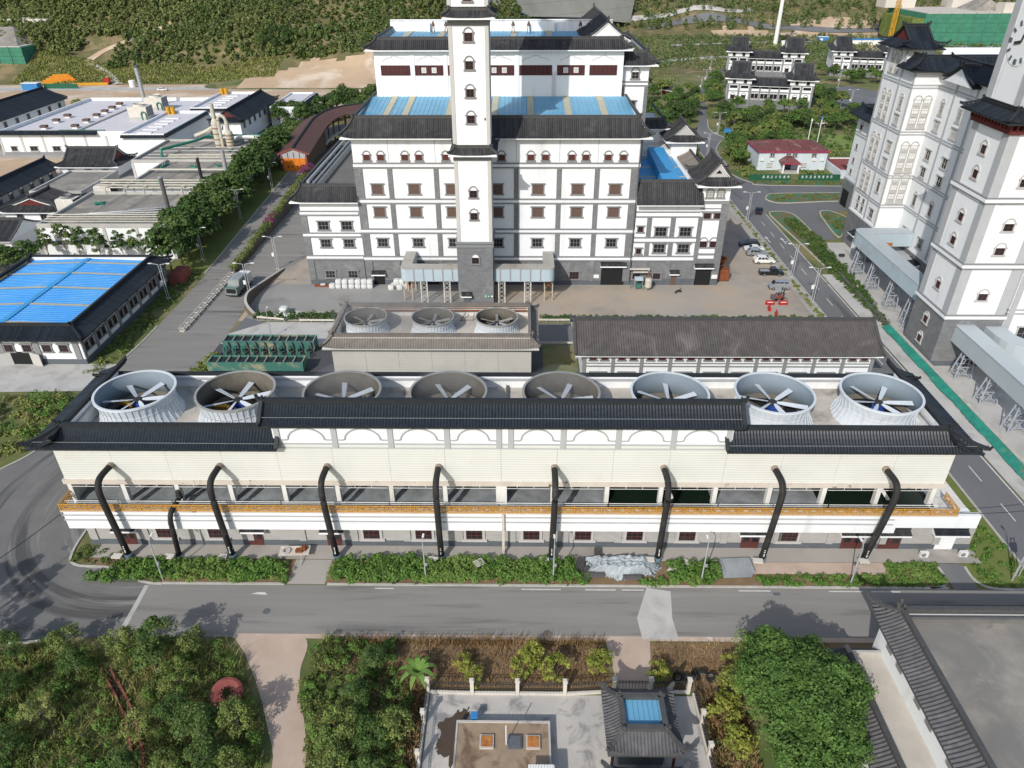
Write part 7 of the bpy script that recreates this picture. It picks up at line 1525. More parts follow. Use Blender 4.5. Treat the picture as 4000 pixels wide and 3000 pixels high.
# ================================================================== VEHICLES
def car(x, y, rz, label, paint, L_=4.6, W=1.82, H=1.5, kind='sedan', group='cars parked in the yard'):
    t = thing('parked_car' if group else 'car', label, 'car', (x, y, .04), rz, group)
    # side profile along +X (front at +X): (x, z)
    K = {'sedan': ([(-.5, .32), (-.5, .78), (-.46, .92), (-.30, .96), (-.15, 1.38), (.08, 1.42), (.26, 1.0), (.44, .86), (.5, .66), (.5, .32)], (-.27, -.13, .075, .235)),
         'suv': ([(-.5, .36), (-.5, .95), (-.47, 1.08), (-.40, 1.52), (-.30, 1.64), (.06, 1.64), (.24, 1.12), (.44, .98), (.5, .78), (.5, .36)], (-.41, -.33, .06, .21)),
         'van': ([(-.5, .36), (-.5, 1.0), (-.49, 1.5), (-.46, 1.84), (-.38, 1.9), (.22, 1.86), (.38, 1.2), (.47, 1.0), (.5, .7), (.5, .36)], (-.47, -.42, .21, .36)),
         'pickup': ([(-.5, .42), (-.5, .98), (-.08, .98), (-.06, 1.0), (-.03, 1.66), (.17, 1.68), (.28, 1.12), (.46, 1.04), (.5, .8), (.5, .42)], (-.045, -.02, .165, .265))}[kind]
    prof = [(px*L_, pz*H/(1.42 if kind == 'sedan' else 1.64 if kind == 'suv' else 1.9 if kind == 'van' else 1.68)) for px, pz in K[0]]; zb = prof[6][1] if kind != 'pickup' else prof[6][1]
    zt = max(p[1] for p in prof); zs = prof[2][1]
    def inset(z): return W/2*(1-.16*max(0, (z-zs)/(zt-zs))) if z > zs else W/2*(1 if z > .5 else .96)
    n = len(prof); b = MB(); b.v = [(px, -inset(pz), pz) for px, pz in prof]+[(px, inset(pz), pz) for px, pz in prof]
    b.f = [tuple(range(n)), tuple(range(n, 2*n))[::-1]]+[(i, n+i, n+(i+1) % n, (i+1) % n) for i in range(n)]
    part('body', b, paint, t)
    xr0, xr1, xf0, xf1 = [k*L_ for k in K[1]]; z0, z1 = zs+.04, zt-.07
    g = MB()
    for s in (-1, 1):
        y0, y1 = s*(inset(z0)+.012), s*(inset(z1)+.012); nn = 3 if kind in ('van', 'suv') else 2
        for k in range(nn):
            a0, a1 = k/nn, (k+1)/nn; gap = .06
            bot = (xr0+.1+(xf1-.1-xr0)*a0+gap, xr0+.1+(xf1-.1-xr0)*a1-gap); top = (xr1+.05+(xf0-.05-xr1)*a0+gap, xr1+.05+(xf0-.05-xr1)*a1-gap)
            g.add([(bot[0], y0, z0), (bot[1], y0, z0), (top[1], y1, z1), (top[0], y1, z1)], ((0, 1, 2, 3),))
    part('side_window', g, 'car_glass', t)
    def screen(xa, za, xb, zb2, d):
        e = d*.015; return MB().add([(xa+e, -inset(za)*.86, za+.015), (xa+e, inset(za)*.86, za+.015), (xb+e, inset(zb2)*.84, zb2+.015), (xb+e, -inset(zb2)*.84, zb2+.015)], ((0, 1, 2, 3),))
    part('windscreen', screen(prof[6][0]-.05, prof[6][1]+.04, prof[5][0]+.06, prof[5][1]-.06, 1), 'car_glass', t)
    if kind == 'pickup':
        part('rear_window', screen(prof[3][0]+.02, prof[3][1]+.1, prof[4][0]-.02, prof[4][1]-.1, -1), 'car_glass', t)
        part('bed', MB().box(-.48*L_, -W/2*.88, .97*H/1.68+.012, -.09*L_, W/2*.88, .97*H/1.68+.02), 'steel', t); part('bed_rail', MB().box(-.49*L_, -W/2, .97*H/1.68, -.08*L_, -W/2+.08, .97*H/1.68+.12).box(-.49*L_, W/2-.08, .97*H/1.68, -.08*L_, W/2, .97*H/1.68+.12), paint, t)
    else: part('rear_window', screen(prof[3][0]+.03, prof[3][1]+.04, prof[4][0]-.03 if kind != 'van' else prof[3][0]+.02, prof[4][1]-.06 if kind != 'van' else prof[3][1]-.1, -1), 'car_glass', t)
    for sx in (-.31, .31):
        for s in (-1, 1):
            w_ = inst('wheel', 'whl', lambda: MB().lathe([(.19, -.09), (.31, -.1), (.33, -.05), (.33, .05), (.31, .1), (.19, .09)], 18).xf(Matrix.Rotation(pi/2, 4, 'X')), 'tyre', t, (sx*L_, s*(W/2-.09), .33)); inst('rim', 'rim', lambda: MB().lathe([(.02, -.07), (.2, -.085), (.2, .085), (.02, .07)], 12).xf(Matrix.Rotation(pi/2, 4, 'X')), 'rim', w_, (0, 0, 0))
    for s in (-1, 1): part('headlight', MB().cbox(.492*L_, s*W*.36, .6, .06, .34, .16), 'lamp_glass', t); part('tail_light', MB().cbox(-.497*L_, s*W*.38, .7, .05, .22, .26), 'tail_red', t); part('mirror', MB().cbox(xf1-.35, s*(W/2+.09), zs-.02, .14, .2, .14), paint, t)
    part('bumper', MB().cbox(.5*L_, 0, .3, .1, W*.94, .2).cbox(-.5*L_, 0, .3, .1, W*.94, .2), 'hub', t)
    part('number_plate', MB().cbox(.515*L_, 0, .42, .03, .42, .12), 'blue_paint', t)
    return t
car(55.7, 167.3, rd(176), 'black sport utility car at the far end of the parking row', 'car_black', 4.8, 1.9, 1.75, 'suv'); car(56.1, 164.4, rd(174), 'white saloon squeezed between black and silver cars', 'car_white', 4.7, 1.82, 1.45, 'sedan')
car(55.9, 161.6, rd(-3), 'silver people carrier third in the parking row', 'car_silver', 4.7, 1.84, 1.65, 'suv'); car(56.3, 156.9, rd(-2), 'white sport utility car alone in the middle of the parking row', 'car_white', 4.7, 1.9, 1.72, 'suv')
car(55.9, 149.9, rd(-3), 'black pickup truck in the parking row', 'car_black', 5.2, 1.85, 1.78, 'pickup'); car(55.3, 142.4, rd(178), 'silver minivan nearest in the parking row', 'car_silver', 4.1, 1.68, 1.9, 'van')
car(65.2, 193.0, rd(70), 'dark blue-black saloon driving on the right road', 'car_black', 4.7, 1.84, 1.45, 'sedan', None)
car(-180, 381, rd(10), 'small white and green car on the earthworks road', 'car_white', 4.6, 1.8, 1.6, 'suv', None); car(110.5, 305, rd(20), 'black car half hidden behind garden trees', 'car_black', 4.6, 1.8, 1.5, 'sedan', None); car(121, 303, rd(20), 'white car half hidden among the garden trees at right', 'car_white', 4.6, 1.8, 1.5, 'sedan', None)
tr = thing('garbage_truck', 'grey-green compactor truck driving away up the lower road', 'truck', (-60.6, 138.4, .04), rd(-6))
part('container', MB().add([(-1.25, 0, 1.0), (1.25, 0, 1.0), (1.25, 4.6, 1.0), (-1.25, 4.6, 1.0), (-1.2, .5, 3.3), (1.2, .5, 3.3), (1.2, 4.6, 3.3), (-1.2, 4.6, 3.3)], ((0, 3, 2, 1), (4, 5, 6, 7), (0, 1, 5, 4), (1, 2, 6, 5), (2, 3, 7, 6), (3, 0, 4, 7))), 'truck_grey', tr)
part('roof_panel', MB().box(-.95, .8, 3.302, -.05, 4.4, 3.36).box(.05, .8, 3.302, .95, 4.4, 3.36), 'steel', tr)
for i in range(5): part('rib', MB().box(-1.32, .7+i*.85, 1.0, -1.22, .82+i*.85, 3.2).box(1.22, .7+i*.85, 1.0, 1.32, .82+i*.85, 3.2), 'truck_grey', tr)
part('hopper', MB().box(-1.2, -1.2, .6, 1.2, .0, 2.2), 'truck_grey', tr); part('hopper_mouth', MB().box(-1.05, -1.24, 1.0, 1.05, -1.2, 2.0), 'dark', tr); part('hopper_rail', MB().box(-1.6, -1.3, 2.2, 1.4, -1.1, 2.35), 'tank_green', tr); part('cab', MB().box(-1.2, 4.8, .7, 1.2, 6.6, 2.9), 'car_white', tr); part('windscreen', MB().box(-1.05, 6.6, 1.7, 1.05, 6.63, 2.7), 'car_glass', tr)
part('chassis', MB().box(-.6, -1, .55, .6, 6.4, .95), 'hub', tr); part('bumper', MB().box(-1.3, -1.35, .45, 1.3, -1.2, .65), 'hub', tr)
for yy in (.6, 1.9, 5.6):
    for s in (-1, 1): w_ = inst('wheel', 'twl', lambda: MB().lathe([(.25, -.15), (.5, -.17), (.52, 0), (.5, .17), (.25, .15)], 18).xf(Matrix.Rotation(pi/2, 4, 'Y')), 'tyre', tr, (s*1.05, yy, .52)); inst('rim', 'twr', lambda: MB().lathe([(.02, -.1), (.27, -.14), (.27, .14), (.02, .1)], 12).xf(Matrix.Rotation(pi/2, 4, 'Y')), 'rim', w_, (0, 0, 0))
# forklift, tank, barriers, skip in the yard
fk = thing('forklift', 'old red forklift parked among red barriers', 'forklift', (53.6, 137.0, 0), .3); part('body', MB().box(-1.2, -.6, .3, .7, .6, 1.1), 'red_brick', fk); part('counterweight', MB().box(-1.6, -.55, .4, -1.2, .55, 1.2), 'plinth', fk); part('cage', MB().bar((-.9, -.5, 1.1), (-.7, -.5, 2.2), .08).bar((-.9, .5, 1.1), (-.7, .5, 2.2), .08).bar((.5, -.5, 1.1), (.3, -.5, 2.2), .08).bar((.5, .5, 1.1), (.3, .5, 2.2), .08), 'steel_grey', fk); part('roof', MB().box(-.8, -.55, 2.2, .4, .55, 2.28), 'steel_grey', fk); part('mast', MB().box(.8, -.4, .1, .95, -.25, 2.6).box(.8, .25, .1, .95, .4, 2.6), 'hub', fk); part('fork', MB().box(.95, -.4, .1, 2.0, -.25, .16).box(.95, .25, .1, 2.0, .4, .16), 'hub', fk); part('seat', MB().cbox(-.3, 0, 1.1, .5, .5, .5), 'hub', fk)
for dx in (-.9, .5):
    for s in (-1, 1): inst('wheel', 'fkw', lambda: MB().lathe([(.05, -.12), (.34, -.12), (.34, .12), (.05, .12)], 14).xf(Matrix.Rotation(pi/2, 4, 'X')), 'tyre', fk, (dx, s*.6, .34))
for i, (x, y, a, lb) in enumerate(((51.2, 134.6, .0, 'left one in front of the forklift'), (53.9, 134.6, .05, 'right one in front of the forklift'), (50.4, 132.2, 1.35, 'third, turned sideways'), (51.0, 129.6, 1.25, 'nearest, beside the hedge'))):
    o = thing('road_barrier', 'red plastic road barrier, '+lb, 'barrier', (x, y, 0), a, 'red plastic barriers'); inst('body', 'bar', lambda: MB().prism([(-.9, -.28), (.9, -.28), (.9, .28), (-.9, .28)], 0, .35).box(-.85, -.14, .35, .85, .14, .9), 'red_paint', o, (0, 0, 0)); inst('stripe', 'bars2', lambda: MB().box(-.6, -.16, .5, .6, -.141, .66), 'box_white', o, (0, 0, 0))
sk = thing('storage_tank', 'rust-red steel tank standing at the corner of the turret', 'tank', (44.4, 147.6, 0)); part('body', MB().box(-1.2, -1.2, .1, 1.2, 1.2, 2.6), 'rust', sk); part('rib', MB().box(-.08, -1.3, .1, .08, -1.2, 2.7).box(-1.3, -1.25, 1.3, 1.3, -1.2, 1.42), 'red_brick', sk); part('hopper', MB().lathe([(.4, 2.6), (1.2, 3.6), (1.3, 4.2)], 14, (-.2, 1.8, 0)), 'rust', sk); part('base', MB().box(-1.3, -1.3, 0, 1.3, 1.3, .1), 'hub', sk)
o = thing('air_receiver', 'cream air receiver on legs beside the right wing', 'tank', (27.2, 141.6, 0)); part('vessel', MB().lathe([(.02, .5), (.6, .65), (.75, .9), (.75, 2.4), (.6, 2.7), (.02, 2.85)], 18), 'pipe_cream', o); part('pipe', MB().tube([(-.2, .1, 2.7), (-.2, .1, 4.2)], .12, 8), 'rust', o)
for k in range(3): a = 2*pi*k/3; part('leg', MB().bar((.5*cos(a), .5*sin(a), 0), (.5*cos(a), .5*sin(a), .8), .1), 'steel', o)
o = thing('dosing_unit', 'small pale blue roofed machine stand beside the air receiver', 'machine', (25.2, 142.2, 0)); part('roof', MB().add([(-.9, -.7, 2.2), (.9, -.7, 2.2), (.9, .7, 2.5), (-.9, .7, 2.5), (-.9, -.7, 2.3), (.9, -.7, 2.3), (.9, .7, 2.6), (-.9, .7, 2.6)], ((0, 3, 2, 1), (4, 5, 6, 7), (0, 1, 5, 4), (1, 2, 6, 5), (2, 3, 7, 6), (3, 0, 4, 7))), 'conveyor', o); part('frame', MB().cbox(-.8, -.6, 0, .08, .08, 2.2).cbox(.8, -.6, 0, .08, .08, 2.2).cbox(-.8, .6, 0, .08, .08, 2.4).cbox(.8, .6, 0, .08, .08, 2.4), 'steel', o); part('machine', MB().cbox(0, 0, .3, 1.0, .7, .9).tube([(-.5, 0, 1), (-1.6, 0, 1), (-1.6, 0, .2)], .1, 6), 'tank_green', o)
o = thing('pipe_canopy', 'pale pipe canopy over the windows of the right wing', 'canopy', (25.2, 143.6, 0)); part('roof', MB().box(-1.9, -.3, 3.9, 2.4, .5, 4.05).box(-1.2, -.9, 3.5, 2.2, -.3, 3.6), 'box_cream', o); part('post', MB().cbox(2.2, -.2, 0, .1, .1, 3.9), 'box_cream', o)
o = thing('motor_scooter', 'small motor scooter leaning at the edge of the brown yard', 'scooter', (33.4, 140.2, 0), .5); part('body', MB().bar((-.5, 0, .5), (.4, 0, .55), .25, .3).bar((.4, 0, .5), (.6, 0, 1.0), .08).bar((.6, -.3, 1.0), (.6, .3, 1.0), .06), 'hub', o)
for dx in (-.6, .65): part('wheel', MB().lathe([(.12, -.05), (.26, -.05), (.26, .05), (.12, .05)], 12).xf(Matrix.Rotation(pi/2, 4, 'X')).xf(Matrix.Translation((dx, 0, .27))), 'tyre', o)
sw = thing('tractor_wreck', 'rusty wheel-like machine parked behind the corner turret', 'machine', (47.0, 175.5, 0)); part('drum', MB().lathe([(.7, -.35), (1.5, -.4), (1.5, .4), (.7, .35)], 20).xf(Matrix.Rotation(rd(70), 4, 'X')).xf(Matrix.Translation((0, 0, 1.4))), 'rust', sw); part('hub', MB().lathe([(.02, -.5), (.4, -.5), (.4, .5), (.02, .5)], 12).xf(Matrix.Rotation(rd(70), 4, 'X')).xf(Matrix.Translation((0, 0, 1.4))), 'rust_orange', sw); part('frame', MB().cbox(1.2, .8, 0, 2.4, 1.6, 1.6).cbox(-.6, 1.6, 0, 1.2, 2.0, 2.4), 'sheet_brown', sw)
# machines on the earthworks
for i, (x, y, a, m, lb) in enumerate(((-244, 405, .3, 'yellow_paint', 'stack of orange and yellow crane sections below the netted building'), (-224, 399, .1, 'yellow_paint', 'yellow lattice boom lying on the earthworks'), (-217, 400, .2, 'red_paint', 'red lorry cab on the earthworks'))):
    o = thing('machine', lb, 'machine', (x, y, 0), a)
    if i == 2: part('cab', MB().cbox(0, 0, .6, 2.6, 2.4, 2.6), m, o); part('chassis', MB().cbox(-4, 0, .6, 6, 1.4, .6), 'hub', o); part('wheel', MB().cbox(0, 0, 0, 1.2, 2.4, 1).cbox(-5, 0, 0, 2.4, 2.4, 1), 'tyre', o)
    else:
        for k in range(5 if i == 0 else 2): part('section', MB().box(-10+k*1.5, -2+k*.9, .2+k*.7*(i == 0), 8-k, -.9+k*.9, 1.3+k*.7*(i == 0)), m if k % 2 == 0 else 'door_orange', o)
o = thing('site_cabin', 'blue site cabin with a green fence at the far left', 'cabin', (-248, 385, 0)); part('body', MB().box(-4, -2, 0, 4, 2, 3.2), 'blue_paint', o); part('roof', MB().box(-4.2, -2.2, 3.2, 4.2, 2.2, 3.4), 'box_white', o); part('fence', MB().box(4.5, 2.5, 0, 22, 2.7, 2.4), 'hoard_green', o)
o = thing('water_tank', 'small round white tank beside the earthworks road', 'tank', (-200, 392, 0)); part('vessel', MB().lathe([(1.6, 0), (1.6, 3), (1.2, 3.4), (.02, 3.5)], 16), 'box_white', o); part('base', MB().cbox(0, 0, 0, 3.6, 3.6, .2), 'kerb', o)
o = thing('info_board', 'blue garden notice board beside the bend', 'sign', (79.2, 285.0, 0), -.2); part('panel', MB().box(-1.5, -.08, .9, 1.5, .08, 2.6), 'blue_paint', o); part('post', MB().box(-1.4, -.06, 0, -1.25, .06, .9).box(1.25, -.06, 0, 1.4, .06, .9), 'steel', o); part('roof', MB().box(-1.7, -.3, 2.6, 1.7, .3, 2.75), 'sheet_brown', o)
o = thing('planter_roller', 'small dark two-wheeled cart at the edge of the shrub island', 'cart', (75.6, 160.5, 0)); part('body', MB().cbox(0, 0, .3, 1.2, .6, .5), 'hub', o); part('handle', MB().bar((.5, 0, .6), (1.3, 0, 1.0), .06), 'steel', o)

def cable(p, q, sag, label):
    P, Q = Vector(p), Vector(q); t = thing('overhead_cable', label, 'cable', (0, 0, 0), 0, 'overhead cables')
    part('wire', MB().tube([tuple(P+(Q-P)*i/14-Vector((0, 0, sag*4*i/14*(1-i/14)))) for i in range(15)], .045, 5), 'hub', t); part('clamp', MB().cbox(P.x, P.y, P.z-.1, .2, .2, .25), 'steel', t)
cable((-54.5, 63.7, 6.2), (-64, 46, 5.5), .5, 'black cable hanging from the left corner of the walkway'); cable((51.1, 63.7, 7.0), (66, 66, 6.5), .5, 'black cable hanging from the right end of the walkway')
# ================================================================== VEGETATION
def leaves(P, N, size, rng, droop=.0):
    """diamond leaves at P (n,3) roughly facing N, size (n,)"""
    n = len(P); a = rng.normal(size=(n, 3)); N = N+rng.normal(size=(n, 3))*.55; N /= np.linalg.norm(N, axis=1)[:, None]+1e-9
    U = np.cross(N, a); U /= np.linalg.norm(U, axis=1)[:, None]+1e-9; V = np.cross(N, U); s = size[:, None]
    v = np.stack([P-U*s, P+V*s*.55+N*s*.12, P+U*s, P-V*s*.55+N*s*.12], 1).reshape(-1, 3)
    return v, np.arange(4*n).reshape(n, 4)
def clumps(C, R, per, size, rng, flat=.8):
    """leaf shells round clump centres C (m,3) with radius R (m,)"""
    m = len(C); d = rng.normal(size=(m*per, 3)); d /= np.linalg.norm(d, axis=1)[:, None]; d[:, 2] = np.abs(d[:, 2])*1.15-.28
    rr = rng.uniform(.55, 1.05, (m*per, 1)); P = np.repeat(C, per, 0)+d*rr*np.repeat(R, per)[:, None]*np.array([1, 1, flat])
    return leaves(P, d+np.array([0, 0, .5]), size*rng.uniform(.6, 1.35, m*per), rng)
def crown_mesh(name, rx, ry, h, z0, nc, per, size, m, seed, flat=.8):
    rng = np.random.RandomState(seed); d = rng.normal(size=(nc, 3)); d /= np.linalg.norm(d, axis=1)[:, None]; d[:, 2] = np.abs(d[:, 2])*1.25-.4
    q = rng.uniform(.35, 1., (nc, 1))**.6; C = d*q*np.array([rx, ry, h/2])+np.array([0, 0, z0+h/2]); R = rng.uniform(.24, .42, nc)*min(rx, h*.7)
    return npmesh(name, *clumps(C, R, per, size, rng, flat), m), C
def trunk_mb(h, r, C, rng, nb=6):
    b = MB(); b.tube([(0, 0, -.1), (.05*h*.3, 0, h*.5), (0, .03*h, h)], [r, r*.8, r*.55], 8)
    for k in rng.permutation(len(C))[:nb]:
        c = C[k]; b.tube([(0, .02*h, h*.75), (c[0]*.5, c[1]*.5, h*.75+(c[2]-h*.75)*.6), tuple(c)], [r*.5, r*.3, r*.1], 5)
    return b
TREE = {}
def proto(kind, rx, h, z0, nc, per, size, m, bark='bark', r=.16, var=3):
    for i in range(var):
        sd = hash_(kind)+i; me, C = crown_mesh('crown', rx, rx*(.9+.1*i), h, z0, nc, per, size, m, sd)
        TREE[(kind, i)] = (me, trunk_mb(z0+h*.35, r, C, np.random.RandomState(sd)).mesh('trunk', bark))
    TREE[kind] = var
def hash_(s): return sum((i+1)*ord(c) for i, c in enumerate(s)) % 9999
def tree(kind, x, y, label, group, sc=1., rz=None, z=0, name='tree', cat='tree'):
    i = RND.randrange(TREE[kind]); cr_, tk = TREE[(kind, i)]
    t = thing(name, label, cat, (x, y, z), RND.uniform(0, 6.3) if rz is None else rz, group); t.scale = (sc, sc, sc*RND.uniform(.9, 1.12))
    ob('trunk', tk, t); ob('crown', cr_, t); return t
proto('avenue', 3.0, 5.6, 2.2, 34, 46, .30, 'leaf_mid'); proto('dark', 3.4, 6.4, 1.8, 36, 44, .34, 'leaf_dark'); proto('garden', 3.6, 6.0, 2.4, 36, 44, .36, 'leaf_tree', r=.2); proto('olive', 3.2, 5.2, 2.0, 30, 42, .34, 'leaf_olive', 'bark_pale')
proto('thin', 1.35, 5.6, 1.2, 20, 40, .2, 'leaf_mid', 'bark_pale', .09); proto('shrubtree', 1.5, 2.2, .5, 16, 44, .15, 'leaf_yellow', r=.06); proto('scrub', 1.9, 3.8, .9, 26, 95, .115, 'leaf_mid', 'bark_pale', .09); proto('scrubgreen', 1.8, 3.6, .7, 24, 95, .115, 'leaf_olive', 'bark_pale', .09); proto('tall', 2.0, 6.5, 7.0, 22, 50, .22, 'leaf_mid', 'bark_pale', .16, 2)
def mass(name, label, cat, pts, m, per, size, seed, rad=(.5, .9), flat=1., kind='stuff'):
    """dense planting from clump centres"""
    rng = np.random.RandomState(seed); C = np.array(pts); R = rng.uniform(rad[0], rad[1], len(C))
    o = ob(name, npmesh(name, *clumps(C, R, per, size, rng, flat), m)); tag(o, label, cat, kind=kind); return o
def scatter(poly, n, zlo, zhi, seed, zfun=None):
    rng = np.random.RandomState(seed); P = np.array(poly); lo, hi = P.min(0), P.max(0); out = []
    while len(out) < n:
        x, y = rng.uniform(lo, hi); c = False; j = len(P)-1
        for i in range(len(P)):
            if (P[i, 1] > y) != (P[j, 1] > y) and x < (P[j, 0]-P[i, 0])*(y-P[i, 1])/(P[j, 1]-P[i, 1])+P[i, 0]: c = not c
            j = i
        if c: out.append((x, y, rng.uniform(zlo, zhi)+(zfun(x, y) if zfun else 0)))
    return out
def R_(x0, y0, x1, y1): return [(x0, y0), (x1, y0), (x1, y1), (x0, y1)]
# --- shrubs of the front bed
mass('shrub_bed', 'overgrown green shrubs in the left part of the front bed', 'shrubs', scatter([(-52, 58.9), (-27.4, 58.9), (-27.8, 61.9), (-46, 61.7), (-48, 60.6)], 330, .25, .95, 1), 'leaf_bush', 46, .155, 1, (.4, .7))
mass('shrub_bed', 'overgrown green shrubs in the middle of the front bed', 'shrubs', scatter([(-22.4, 58.9), (6.6, 58.9), (6.6, 62.3), (-22, 62.3)], 540, .25, 1.0, 2), 'leaf_bush', 46, .155, 2, (.4, .75))
mass('shrub_bed', 'green shrubs between the tarpaulin and the metal sheets', 'shrubs', scatter(R_(17.6, 58.9, 23.6, 62.3), 100, .1, .7, 3)+scatter(R_(7, 58.8, 8, 60), 14, .1, .5, 33)+scatter(R_(14, 58.8, 17, 59.4), 14, .1, .4, 34), 'leaf_bush', 46, .155, 3, (.35, .6))
mass('shrub_bed', 'low creeping plants in the right part of the front bed', 'shrubs', scatter([(27.8, 58.9), (49.6, 58.9), (49.8, 62.4), (44, 62.4), (43.6, 60.6), (28, 60.2)], 240, -.05, .28, 4), 'leaf_bush', 46, .13, 4, (.35, .55))
mass('shrub_bed', 'low green weeds on the corner plot by the right road', 'weeds', scatter([(53.4, 59), (59.8, 59), (60, 66), (58, 75), (55.2, 66)], 90, -.2, .2, 5), 'leaf_bush', 40, .14, 5, (.3, .6))
mass('weeds', 'thin weeds at the left tip of the front bed', 'weeds', scatter([(-54.6, 61.8), (-50, 61.6), (-48, 60.8), (-46, 62.4), (-53.8, 64.6)], 45, -.1, .25, 6), 'leaf_rough', 36, .13, 6, (.3, .5))
# --- foreground scrub
left_plot = [(-62, 30), (-62, 49), (-50, 49.6), (-42, 50.3), (-31.6, 50.4), (-28.6, 47.4), (-25.2, 41.4), (-23.4, 36.8), (-23, 30)]
mid_plot = [(-21.6, 50.4), (-17, 50.6), (-13.5, 50.4), (-12.6, 46), (-11, 44), (-10, 30), (-18.2, 30), (-19.2, 36.6), (-20.4, 41), (-21.7, 44)]
def ditchfree(P): return [p for p in P if abs((p[0]+39.5)+(p[1]-43.6)*.72) > .9 and (p[0]+28.8)**2+(p[1]-43.6)**2 > 3.2]
mass('undergrowth', 'dark tangled undergrowth filling the bottom left corner', 'undergrowth', ditchfree(scatter(left_plot, 900, -.2, .8, 11)), 'leaf_rough', 80, .115, 11, (.4, .9))
mass('undergrowth', 'brighter shoots rising from the bottom left undergrowth', 'undergrowth', ditchfree(scatter(left_plot, 260, .3, 1.6, 12)), 'leaf_bush', 80, .11, 12, (.35, .7))
mass('undergrowth', 'dense undergrowth between the dusty path and the fenced yard', 'undergrowth', scatter(mid_plot, 380, -.1, 1.0, 13), 'leaf_rough', 80, .11, 13, (.4, .8))
mass('undergrowth', 'green shoots in the undergrowth beside the fenced yard', 'undergrowth', scatter(mid_plot, 170, .4, 1.4, 14), 'leaf_bush', 80, .11, 14, (.3, .6))
def blades(name, label, poly, n, m, h, seed, w=.05, kind='stuff', zf=None):
    """upright grass blades"""
    rng = np.random.RandomState(seed); P = np.array(scatter(poly, n, 0, 0, seed)); 
    if zf: P[:, 2] = [zf(x, y) for x, y, z in P]
    a = rng.uniform(0, 2*pi, n); L_ = h*rng.uniform(.5, 1.3, n); lean = rng.normal(size=(n, 2))*.35*L_[:, None]
    dx = np.stack([np.cos(a), np.sin(a), 0*a], 1)*w*rng.uniform(.7, 1.6, n)[:, None]; mid = P+np.concatenate([lean*.35, (L_*.6)[:, None]], 1); tip = P+np.concatenate([lean, L_[:, None]], 1)
    v = np.stack([P-dx, P+dx, mid+dx*.9, mid-dx*.9, tip], 1).reshape(-1, 3); i = np.arange(n)[:, None]*5
    f = np.concatenate([i+np.array([[0, 1, 2, 3]]), i+np.array([[3, 2, 4, 4]])], 0)
    f3 = [tuple(x) for x in (i+np.array([[0, 1, 2, 3]]))]+[tuple(x) for x in (i+np.array([[3, 2, 4]]))]
    me = bpy.data.meshes.new(name); me.from_pydata(v.tolist(), [], f3); me.materials.append(MAT[m]); tag(ob(name, me), label, 'grass', kind=kind)
blades('tall_grass', 'tall pale grass standing in the bottom left scrub', left_plot, 9000, 'leaf_grass', 1.25, 21, .028)
blades('dry_grass', 'dry brown grass on the strip between road and yard fence', [(-20, 50.6), (9, 50.6), (9.2, 45.2), (-9, 45.2), (-12, 44)], 4200, 'leaf_dry', .4, 22, .035)
blades('dry_grass', 'dry brown grass right of the yard gate', [(14, 50.8), (33, 50.8), (32, 45.2), (13.8, 45.2)], 2600, 'leaf_dry', .4, 23, .035)
blades('dry_grass', 'dry grass strip along the right side of the fenced yard', R_(17.6, 30, 22, 45), 3500, 'leaf_dry', .6, 24, .05)
blades('dry_grass', 'dry grass between undergrowth and left yard fence', R_(-12.5, 31, -9.4, 45), 2600, 'leaf_dry', .6, 25, .05)
blades('road_edge_grass', 'dry seed-headed grass fringe on the near side of the road', [(-31, 50.2), (-24, 50.4), (-24, 51), (-31, 51)] if False else R_(-21, 50.2, 9, 50.9), 1800, 'leaf_dry', .9, 26, .03)
SCR = [(-57, 47), (-52.5, 47.6), (-47.5, 48.8), (-45, 46), (-41.5, 48.6), (-37.5, 49.2), (-34, 48.6), (-50, 43.2), (-45.5, 41), (-37, 46.2), (-33.8, 44.6), (-32.6, 40.6), (-35.6, 39.4), (-29.6, 39.2), (-31.4, 36.2), (-28, 36.6), (-26.4, 40), (-46.6, 37.4), (-52, 38.6), (-34.8, 35.4), (-25.6, 36)]
for i, (x, y) in enumerate(SCR): tree('scrub' if i % 2 else 'scrubgreen', x, y, 'young scrub tree with pale stems in the bottom left thicket', 'young scrub trees in the bottom left thicket', RND.uniform(.75, 1.15))
SC3 = [(-15.6, 42.2), (-16.6, 39), (-13.6, 38.6), (-16.4, 35.8), (-13.2, 35.4), (-11.8, 39.6), (-14.8, 46.6)]
for i, (x, y) in enumerate(SC3): tree('scrubgreen' if i % 2 else 'scrub', x, y, 'leafy scrub tree between the dusty path and the yard fence', 'scrub trees beside the yard fence', RND.uniform(.8, 1.1))
for i, (x, y, s, lb) in enumerate([(1.0, 47.9, 1.15, 'bright round shrub left of centre on the dry strip'), (3.7, 46.3, 1.05, 'bright round shrub nearest the fence on the dry strip'), (.2, 46.6, .8, 'smaller shrub touching the left bright shrub'), (-5.9, 47.5, .7, 'small green shrub at the left of the dry strip'), (8.2, 47.0, 1.05, 'dull bushy shrub beside the gate path'), (13.9, 46.3, .85, 'shrub just right of the yard gate'), (-4.5, 45.7, .7, 'low shrub against the front railing')]):
    tree('shrubtree', x, y, lb, 'shrubs on the dry strip', s, name='shrub', cat='shrub')
